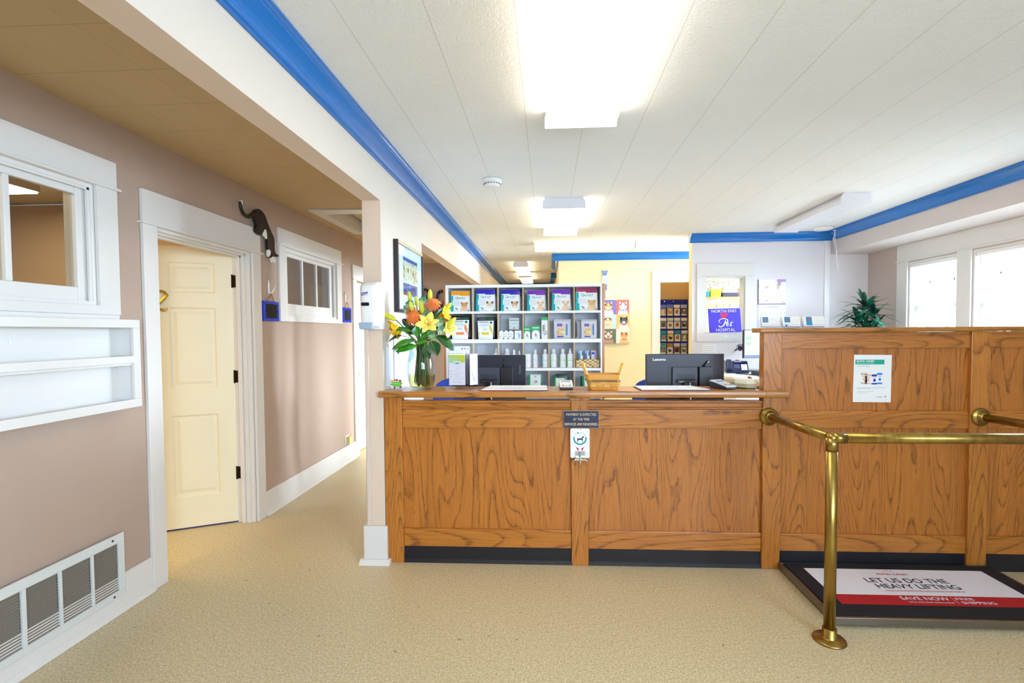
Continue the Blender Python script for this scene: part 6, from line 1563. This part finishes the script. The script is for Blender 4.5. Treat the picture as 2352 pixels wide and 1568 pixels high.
wn = thing('wall_notice', 'white typed notice on the white wall left of the telephone', 'paper notice', (1.89, WW-.003, 1.08))
MB().box(1.813, 1.975, WW-.004, WW-.002, 1.06, 1.268, PAPER).build('sheet', wn)
m = MB()
for i in range(7): m.ry(1.83, 1.955-.01*(i % 3), 1.235-.022*i, 1.2375-.022*i, WW-.0045, P('#aab0bc', .5))
m.build('printing', wn)
fl = thing('frame_lettering_strip', 'small printed strip below the clinic sign', 'printed strip', (2.17, WW-.021, 1.355)); m = MB().box(2.06, 2.29, WW-.0222, WW-.0212, 1.348, 1.368, P('#eef0f6', .4)); m.build('strip', fl); m = MB(); m.text('253-759-0461', 2.09, 2.27, 1.354, 1.363, WW-.0227, P('#8a94b8', .5)); m.build('lettering', fl)

# ------------------------------------------------------------------ exam room contents seen through window one
LAMPX = glow('#ffe2a4', 15.0, 'exam_diffuser')
zt = ZH+.019
ef = thing('ceiling_light', 'glowing ceiling fixture inside the exam room behind the near window', 'ceiling light', (-3.9, 2.9, ZH-.06))
MB().box(-4.15, -3.68, 2.25, 3.46, ZH-.05, zt, FIX).build('housing', ef); MB().box(-4.14, -3.69, 2.26, 3.45, ZH-.062, ZH-.0505, LAMPX).build('diffuser', ef)
ef2 = thing('ceiling_light', 'glowing ceiling fixture inside exam room two behind the ajar door', 'ceiling light', (-3.2, 1.2, ZH-.06))
MB().box(-3.3, -2.9, .4, 1.6, ZH-.05, zt, FIX).build('housing', ef2); MB().box(-3.29, -2.91, .41, 1.59, ZH-.062, ZH-.0505, LAMPX).build('diffuser', ef2)
eb = thing('blue_poster', 'plain bright blue board on the exam room wall', 'board', (-4.85, 3.97, 1.7))
MB().box(-5.19, -4.57, 3.955, 3.978, 1.60, 2.50, P('#0a6ad8', .5)).build('panel', eb)

# ------------------------------------------------------------------ potted dracaena
pp = thing('potted_dracaena', 'bushy dark green strap-leaved plant in the bay corner', 'potted plant', (3.33, 5.40, LT_))
MB().lathe([(.085, 0), (.115, .18), (.120, .19), (.120, .205), (.108, .205), (.105, .18), (0, .18)], (3.33, 5.40, LT_+.0005), 28, P('#6a4a3a', .6)).build('pot', pp)
m = MB(); 
for dx, dy, h_ in ((0, 0, .54), (-.11, -.06, .38), (.11, .04, .43), (-.01, -.10, .30)): m.tube([(3.33+dx*.3, 5.40+dy*.3, LT_+.18), (3.33+dx, 5.40+dy, LT_+.18+h_)], [.014, .010], 8, P('#6a6a44', .7))
m.build('stem', pp)
g = G('dracaena_leaf'); v_ = g.noise(g.co(), 14, 2); g.set(col=g.ramp(v_, [(.35, '#0b2c24'), (.55, '#14503c'), (.72, '#2a7a5a')]), rough=.22, spec=.6); DL = g.m
DLB = P('#4aa83a', .3)
rnd = random.Random(11)
def strap(base, az, el, L, w, droop, mat):
    d_ = Vector((math.cos(az)*math.cos(el), math.sin(az)*math.cos(el), math.sin(el)))
    side = Vector((-math.sin(az), math.cos(az), 0))
    def fn(u, v):
        t = v; p = Vector(base)+d_*L*t+Vector((0, 0, -droop*L*t*t))
        ww = w*(.45+.55*min(1, t*3.5))*(1-t**3.2)
        return p+side*ww*(u-.5)*2+Vector((0, 0, .25*ww*abs(u-.5)*2))
    return MB().grid(fn, 2, 8, mat)
heads = ((3.33, 5.40, .54, 26), (3.22, 5.34, .38, 22), (3.44, 5.44, .43, 22), (3.32, 5.30, .30, 18))
for hx_, hy_, hz_, n in heads:
    for i in range(n):
        t = i/(n-1); az = i*2.39996+hz_*9; el = R(-18+88*t+rnd.uniform(-8, 8)); L = rnd.uniform(.26, .36)*(1-.25*t)
        ex_ = hx_+L*math.cos(az)*math.cos(el)
        if ex_ > 3.65: az = PI-az; ex_ = hx_+L*math.cos(az)*math.cos(el)
        zb = LT_+.18+hz_-.10*(1-t)
        strap((hx_+.012*math.cos(az), hy_+.012*math.sin(az), zb), az, el, L, rnd.uniform(.020, .030), rnd.uniform(.15, .6), DLB if i == 5 and hz_ < .25 else DL).build('leaf', pp)

# ------------------------------------------------------------------ outside the bay windows
struct(MB().box(4.05, 14, -8, 18, -.42, -.40, P('#cfcdca', .9, name='pale_bounce_ground')), 'bounce_ground', 'pale pavement outside the bay windows, kept pale to bounce light in', 'bounce_ground')  # ground made pale so that it throws light up to the ceiling
hg = thing('hedge', 'leafy green hedge outside the bay windows', 'hedge', (7.6, 5.5, -.4))
HGM = [P(c, .6) for c in ('#5a8a44', '#7aa854', '#4a7440')]
m = MB(); rh = random.Random(3)
for i in range(3200):
    yy = rh.uniform(.5, 11.5); zz_ = -.4+1.9*rh.random()**.8; xx = 7.6+rh.uniform(-.45, .45)*(1-.3*max(0, zz_)/2)+.25*math.sin(yy*1.7)
    n_ = Vector((rh.uniform(-1, 1), rh.uniform(-1, 1), rh.uniform(-.3, 1))).normalized(); u_ = n_.orthogonal().normalized(); w_ = n_.cross(u_); s_ = rh.uniform(.05, .10); c_ = Vector((xx, yy, zz_))
    m.face([c_-u_*s_, c_+w_*s_*.5, c_+u_*s_, c_-w_*s_*.5], HGM[i % 3])
m.build('foliage', hg)
m = MB()
for k in range(12): m.tube([(7.6+.2*math.sin(k), 1+.9*k, -.4), (7.6, 1.1+.9*k, .8)], [.04, .02], 6, P('#4a3a2a', .9))
for k in range(12): pass
MB().tube([(7.6, 5.5, -.4), (7.6, 5.5, .8)], [.05, .02], 6, P('#4a3a2a', .9)).build('stem', hg)
# ------------------------------------------------------------------ vase and bouquet
VX, VY = -.795, 3.085
VG = pane_glass('vase_glass', '#f2f6f6', .05)
WG = pane_glass('vase_water', '#efe6bc', .03)
vs = thing('glass_vase', 'clear rounded glass vase half filled with water on the counter', 'vase', (VX, VY, CT))
outer = [(0, .0005), (.062, .0005), (.072, .010), (.082, .05), (.0885, .11), (.088, .15), (.080, .205), (.070, .25), (.067, .262)]
inner = [(.0645, .262), (.0675, .25), (.0775, .205), (.0855, .15), (.086, .11), (.0795, .05), (.069, .016), (.05, .010), (0, .010)]
MB().lathe(outer+inner, (VX, VY, CT), 40, VG, cap=False).build('vase_body', vs)
wat = [(0, .0105), (.05, .0105), (.0685, .0165), (.079, .05), (.0843, .092), (.0843, .0925), (0, .0925)]
MB().lathe(wat, (VX, VY, CT), 40, WG, cap=False).build('water', vs)
def F(cx, cy, dy=0): return Vector((VX+(cx-551)*.000477, VY+dy, 1.549-(cy-464)*.000477))   # bouquet layout grid, 0.477 mm per step
rnd = random.Random(5)
def petal_mat(name, a, b):
    g = G(name); v_ = g.noise(g.co(), 30, 2); g.set(col=g.mix(v_, a, b), rough=.45, sss=.0); return g.m
YP = petal_mat('lily_petal', '#f8c40c', '#f6da3a'); YP2 = petal_mat('lily_petal_pale', '#f8dc3a', '#fbec86'); BUDM = petal_mat('lily_bud', '#b4c42a', '#e0d23c'); ORG = petal_mat('mum_petal', '#f27a2a', '#f8a060')
def leaf_mat(name, a, b, c):
    g = G(name); v_ = g.noise(g.co((1, 1, 1)), 12, 2); g.set(col=g.ramp(v_, [(.3, a), (.5, b), (.75, c)]), rough=.25, spec=.6); return g.m
LF1 = leaf_mat('broad_leaf', '#1c5a10', '#2f8a18', '#6ab02a'); LF2 = leaf_mat('dark_leaf', '#0c2a12', '#164a20', '#2a6a3a'); LF3 = leaf_mat('variegated_leaf', '#3a6a4a', '#6a9a78', '#e4ecc8')
STM = P('#4f6a20', .5); STMB = P('#4a3a1c', .6)
kst = [0]
def stem(root, top, r=.0035, mat=None):
    """stem from the vase bottom through the neck to the flower"""
    kst[0] += 1; top = Vector(top)
    # stems fan out: each keeps to the side of the vase its flower leans to
    hx, hy = (top.x-VX)/.26, (top.y-VY)/.09+.35*math.sin(kst[0]*2.4)
    n_ = max(1.0, math.hypot(hx, hy)); hx, hy = hx/n_, hy/n_
    b = Vector((VX+.062*hx+.006*math.sin(kst[0]*5), VY+.058*hy, CT+.018+.012*(kst[0] % 3)))
    nk = Vector((VX+.036*hx, VY+.040*hy, CT+.235)); rm = Vector((VX+.050*hx, VY+.050*hy, CT+.290)); mid = rm*.5+top*.5+Vector((0, 0, .02))
    pts = [b, (b+nk)*.5, nk]+bez(rm, mid, top, 6)
    MB().tube(pts, r, 7, mat or STM).build('stem', root)
def petal(L, w, curl, mat, nu=4, nv=8, cup=.25, tipw=.0):
    """petal along +Z from origin, bending outward (+X)"""
    def fn(u, v):
        t = v; a = curl*t
        x = L*(1-math.cos(a))/max(curl, 1e-4) if curl else 0
        z = L*math.sin(a)/max(curl, 1e-4) if curl else L*t
        ww = w*math.sin(PI*min(1, t*.93+.07))**.75
        s = (u-.5)*2
        return Vector((x-cup*ww*(1-s*s)*math.cos(a)*-1*-1, s*ww, z))
    return fn
def lily(lab, c, axis, L=.075, w=.019, curl=1.25, open_=.35, mat=None, parts=6, roll=0):
    root = thing('lily', lab, 'flower', c, group='open yellow lilies in the glass vase')
    Q = Matrix.Translation(c) @ rot_to(axis) @ Matrix.Rotation(roll, 4, 'Z')
    for k in range(parts):
        m = MB().grid(petal(L*(1 if k % 2 else .93), w*(1.1 if k % 2 else .85), curl, mat or YP, cup=.3), 4, 9, mat or YP)
        m.xf(Q @ Matrix.Rotation(2*PI*k/parts, 4, 'Z') @ Matrix.Translation((.004, 0, .0)) @ Matrix.Rotation(open_, 4, 'Y')); m.build('petal', root)
    for k in range(6):
        a = 2*PI*(k+.5)/6; e = Vector((.016*math.cos(a), .016*math.sin(a), .045))
        m = MB().tube([(0, 0, .008), e], .0011, 5, P('#e8e08a', .5)); m.cbox(e+Vector((0, 0, .002)), (.003, .009, .003), P('#b8641a', .7), Matrix.Rotation(a, 4, 'Z')); m.xf(Q); m.build('stamen', root)
    stem(root, Vector(c)-Vector(axis).normalized()*.004); return root
def bud(lab, base, tip, r=.014):
    base, tip = Vector(base), Vector(tip); root = thing('lily_bud', lab, 'flower bud', base, group='closed lily buds in the glass vase')
    L = (tip-base).length; Q = Matrix.Translation(base) @ rot_to(tip-base)
    m = MB(); prof = [(.004, 0), (r*.75, L*.12), (r*.98, L*.32), (r, L*.5), (r*.82, L*.75), (r*.4, L*.94), (.001, L)]
    n = 18; v = []; f = []
    for rr_, h in prof:
        for j in range(n):
            a = 2*PI*j/n; q = rr_*(1+.07*math.cos(3*a)); v.append((q*math.cos(a), q*math.sin(a), h))
    for i in range(len(prof)-1):
        for j in range(n): f.append((i*n+j, i*n+(j+1) % n, (i+1)*n+(j+1) % n, (i+1)*n+j))
    m.add(v, f, BUDM, True); m.xf(Q); m.build('bud_head', root); stem(root, base); return root
def mum(lab, c, axis, r=.052, n=170):
    root = thing('spider_chrysanthemum', lab, 'flower', c, group='orange spider mums in the glass vase')
    Q = Matrix.Translation(c) @ rot_to(axis); m = MB()
    for k in range(n):
        t = (k+.5)/n; el = PI/2*(1-t*1.12); az = k*2.39996
        d_ = Vector((math.cos(az)*math.cos(el), math.sin(az)*math.cos(el), math.sin(el)*.75))
        L = r*(.72+.28*t)*rnd.uniform(.88, 1.1); p1 = d_*L*.55+Vector((0, 0, .006)); p2 = d_*L+Vector((0, 0, -.008*t+.006*(1-t)))+Vector((-d_.y, d_.x, 0))*rnd.uniform(-.006, .006)
        m.tube([d_*.006, p1, p2], [.0026, .0030, .0015], 5, ORG)
    m.ball((0, 0, .004), .010, P('#e86a1c', .6), 10, 8); m.xf(Q); m.build('petals', root); stem(root, c); return root
def leaf(lab, c, axis, normal, L, w, mat, bend=.3, grp='broad green leaves in the bouquet', nm='foliage_leaf', st=True):
    c = Vector(c); ax = Vector(axis).normalized(); nn = Vector(normal); nn = (nn-ax*nn.dot(ax)).normalized(); sd = ax.cross(nn)
    root = thing(nm, lab, 'leaf', c, group=grp)
    def fn(u, v):
        s = (u-.5)*2; ww = w*math.sin(PI*min(1, v*.96+.03))**.8
        return c+ax*L*v+sd*s*ww-nn*(bend*L*v*v)+nn*(.22*ww*abs(s))
    MB().grid(fn, 6, 10, mat).build('blade', root)
    MB().tube([c+ax*L*v-nn*(bend*L*v*v)+nn*.0006 for v in [i/8 for i in range(9)]], [.0016-.0012*i/8 for i in range(9)], 5, P('#8ab04a', .5)).build('midrib', root)
    if st: stem(root, c, .0020, STMB if kst[0] % 2 else STM)
    return root
X_, Y_, Z_ = Vector((1, 0, 0)), Vector((0, 1, 0)), Vector((0, 0, 1))
lily('large open yellow lily facing forward at the bouquet centre right', F(688, 628, -.075), (.10, -.80, .42), .088, .022, 1.05, .55, YP2, roll=R(20))
lily('open yellow lily hanging out at the far left of the bouquet', F(270, 640, -.03), (-.78, -.42, -.06), .085, .020, 1.0, .25, YP, roll=R(10))
lily('open yellow lily high on the right side of the bouquet', F(775, 505, .01), (.90, -.35, .28), .092, .024, .85, .12, YP, roll=R(35))
lily('open yellow lily low on the right edge of the bouquet', F(905, 668, -.01), (.72, -.60, -.12), .066, .020, 1.1, .5, YP2, roll=R(0))
lily('yellow lily drooping behind the left leaves', F(262, 690, .04), (-.62, -.30, -.60), .075, .019, .9, .2, YP, roll=R(40))
for lab, b_, t_, dy, r_ in (('upright bud at the upper left of the bouquet', (398, 305), (386, 168), .03, .0135), ('upright bud right of the upper left one', (474, 372), (466, 225), .05, .013), ('yellow bud in front of the paired orange mums', (460, 440), (433, 308), -.03, .0145), ('plump green-yellow bud beside the left orange mum', (578, 470), (562, 300), -.01, .0165), ('tallest bud above the right orange mum', (655, 292), (668, 143), .035, .0155), ('slanting bud at the upper right edge', (868, 418), (960, 328), .02, .014), ('long bud pointing right over the shelf', (885, 655), (1036, 526), -.035, .018), ('long bud pointing left toward the dispenser', (232, 552), (36, 455), -.02, .0185), ('small bud peeping behind the upper right lily', (850, 400), (868, 330), .07, .010)):
    bud('lily '+lab, F(*b_, dy), F(*t_, dy-.01), r_)
mum('orange spider mum at the left centre of the bouquet', F(482, 528, -.035), (-.12, -.86, .35), .056)
mum('orange spider mum at the upper right of the bouquet', F(722, 352, .0), (.12, -.72, .60), .053)
mum('orange spider mum half hidden behind the left one', F(400, 440, .05), (-.35, -.5, .7), .046, 120)
mum('small orange mum tucked behind the right lilies', F(880, 565, .06), (.5, -.6, .4), .035, 90)
# broad leaves
leaf('large broad leaf sweeping left below the left lily', F(500, 825, -.06), (-1, -.25, -.12), (-.05, -.55, .8), .145, .036, LF1)
leaf('broad leaf low at the front left over the vase rim', F(545, 895, -.088), (-1, -.2, -.06), (0, -.75, .6), .135, .030, LF1)
leaf('rounded upright leaf at the bouquet centre', F(545, 765, -.075), (-.05, -.25, .9), (.1, -1, .2), .062, .030, LF1, .15)
leaf('broad leaf right of the rounded centre leaf', F(575, 800, -.06), (.75, -.2, .65), (-.3, -.8, .5), .095, .024, LF1)
leaf('small bright leaf above the vase neck', F(520, 862, -.075), (.85, -.2, .35), (0, -.8, .6), .075, .020, LF1)
leaf('large dark leaf hanging over the right vase shoulder', F(720, 830, -.07), (.42, -.40, -.80), (.15, -.9, .35), .105, .042, LF2, .1)
leaf('dark leaf pointing down at the vase neck', F(640, 870, -.085), (.35, -.25, -.9), (0, -1, .2), .095, .026, LF2, .1)
leaf('wide dark leaf sweeping right under the lilies', F(760, 770, -.02), (1, -.2, -.35), (.1, -.6, .8), .120, .036, LF2)
leaf('grey-green leaf with pale edge at the lower right', F(770, 800, .02), (1, -.1, -.55), (.1, -.7, .7), .115, .024, LF2)
leaf('dark leaf tip at the far left below the lily', F(300, 760, .0), (-1, -.1, -.15), (0, -.5, .9), .095, .024, LF2)
leaf('narrow dark leaf drooping at the lower left', F(330, 840, .0), (-.6, -.2, -.75), (-.3, -.8, .4), .090, .016, LF2)
leaf('second narrow dark leaf at the lower left', F(290, 850, .03), (-.75, -.2, -.5), (-.3, -.8, .4), .075, .014, LF2)
leaf('dark leaf behind the left orange mum', F(430, 640, .0), (-.7, .1, .5), (-.3, -.9, .3), .090, .024, LF2)
leaf('green leaf between the left lily and the mum', F(440, 700, -.03), (-.95, -.2, .3), (0, -.8, .6), .115, .018, LF1)
leaf('slim dark leaf across the upper right lily', F(760, 530, -.06), (.75, -.2, .8), (.3, -.9, .2), .080, .012, LF2)
leaf('green leaf under the central lily', F(640, 720, -.05), (.8, -.3, -.4), (0, -.9, .5), .075, .020, LF1)
leaf('dark leaf filling behind the central buds', F(540, 600, .02), (-.15, .1, 1), (0, -1, .2), .095, .034, LF2)
leaf('dark leaf filling behind the central lily', F(620, 640, .03), (.5, .1, .9), (0, -1, .2), .095, .034, LF2)
leaf('dark leaf behind the right side of the bouquet', F(700, 700, .05), (.9, .1, .45), (0, -1, .3), .110, .034, LF2)
leaf('dark leaf behind the left side of the bouquet', F(480, 720, .05), (-.9, .1, .35), (0, -1, .3), .110, .034, LF2)
for i, (cx, cy, dy, lab) in enumerate(((400, 350, .02, 'beside the upper left bud'), (575, 300, .03, 'between the tall buds'), (620, 490, .0, 'left of the central lily'), (830, 590, -.05, 'right of the central lily'), (850, 690, -.045, 'below the right lilies'), (720, 745, -.055, 'below the central lily'), (350, 400, .05, 'behind the left mum'))):
    root = thing('variegated_sprig', 'cream-edged grey-green sprig '+lab, 'foliage sprig', F(cx, cy, dy), group='variegated sprigs in the bouquet')
    c0 = F(cx, cy, dy)
    for k in range(7):
        a = 2*PI*k/7+i; ax = Vector((math.cos(a)*.8, -.45+.2*math.sin(a*2), math.sin(a)*.8)).normalized(); nn = Vector((.1, -1, .3)); nn = (nn-ax*nn.dot(ax)).normalized(); sd = ax.cross(nn)
        def fn(u, v, ax=ax, nn=nn, sd=sd):
            s = (u-.5)*2; ww = .0135*math.sin(PI*min(1, v*.95+.04))**.6; return c0+ax*.034*v+sd*s*ww+nn*(.004*abs(s)-.006*v*v)
        MB().grid(fn, 4, 6, LF3).build('leaf', root)
    stem(root, c0, .002, STMB)
# ------------------------------------------------------------------ world and lights
wd = bpy.data.worlds.new('daylight'); SC.world = wd; wd.use_nodes = True
nt_ = wd.node_tree; bgn = nt_.nodes['Background']; bgn.inputs[0].default_value = (.76, .88, 1.0, 1)
# hazy bright sky, strongest beyond the right-hand windows
tcw = nt_.nodes.new('ShaderNodeTexCoord'); dt = nt_.nodes.new('ShaderNodeVectorMath'); dt.operation = 'DOT_PRODUCT'; nt_.links.new(tcw.outputs['Generated'], dt.inputs[0]); dt.inputs[1].default_value = Vector((.93, -.05, .30)).normalized()
mr = nt_.nodes.new('ShaderNodeMapRange'); mr.interpolation_type = 'SMOOTHSTEP'; nt_.links.new(dt.outputs['Value'], mr.inputs['Value']); mr.inputs['From Min'].default_value = .1; mr.inputs['From Max'].default_value = 1; mr.inputs['To Min'].default_value = SKY; mr.inputs['To Max'].default_value = SKY*4
nt_.links.new(mr.outputs['Result'], bgn.inputs[1])
def window_light(name, loc, rot, sx, sy, power, col):
    """daylight entering through a window opening: soft lamp just outside the pane"""
    l = bpy.data.lights.new(name, 'AREA'); l.shape = 'RECTANGLE'; l.size = sx; l.size_y = sy; l.energy = power; l.color = col
    o = bpy.data.objects.new(name, l); COL.objects.link(o); o.location = loc; o.rotation_euler = rot; return o
def portal(name, loc, rot, sx, sy):
    o = window_light(name, loc, rot, sx, sy, 1, (1, 1, 1)); o.data.cycles.is_portal = True; return o
for i, hh in enumerate(FWIN): portal('daylight_portal', ((hh[0]+hh[1])/2, -1.78, (hh[2]+hh[3])/2), (R(90), 0, 0), hh[1]-hh[0], hh[3]-hh[2])
for i, hh in enumerate(RWIN): portal('daylight_portal', (WR+.16, (hh[0]+hh[1])/2, (hh[2]+hh[3])/2), (0, R(90), 0), hh[3]-hh[2], hh[1]-hh[0])
sn = bpy.data.lights.new('hazy_sun', 'SUN'); sn.energy = 13.0; sn.angle = R(20); sn.color = (.88, .94, 1)
so = bpy.data.objects.new('hazy_sun', sn); COL.objects.link(so); so.rotation_euler = Vector((-1, -.03, -.13)).to_track_quat('-Z', 'Y').to_euler()
SC.view_settings.view_transform = 'Standard'; SC.view_settings.look = 'None'; SC.view_settings.gamma = 1; SC.view_settings.use_curve_mapping = False
SC.view_settings.exposure = EXPO
SC.cycles.max_bounces = 10; SC.cycles.diffuse_bounces = 5; SC.cycles.glossy_bounces = 4; SC.cycles.transmission_bounces = 8; SC.cycles.transparent_max_bounces = 12
SC.cycles.caustics_reflective = False; SC.cycles.caustics_refractive = False; SC.cycles.sample_clamp_indirect = 6
SC.cycles.use_denoising = True
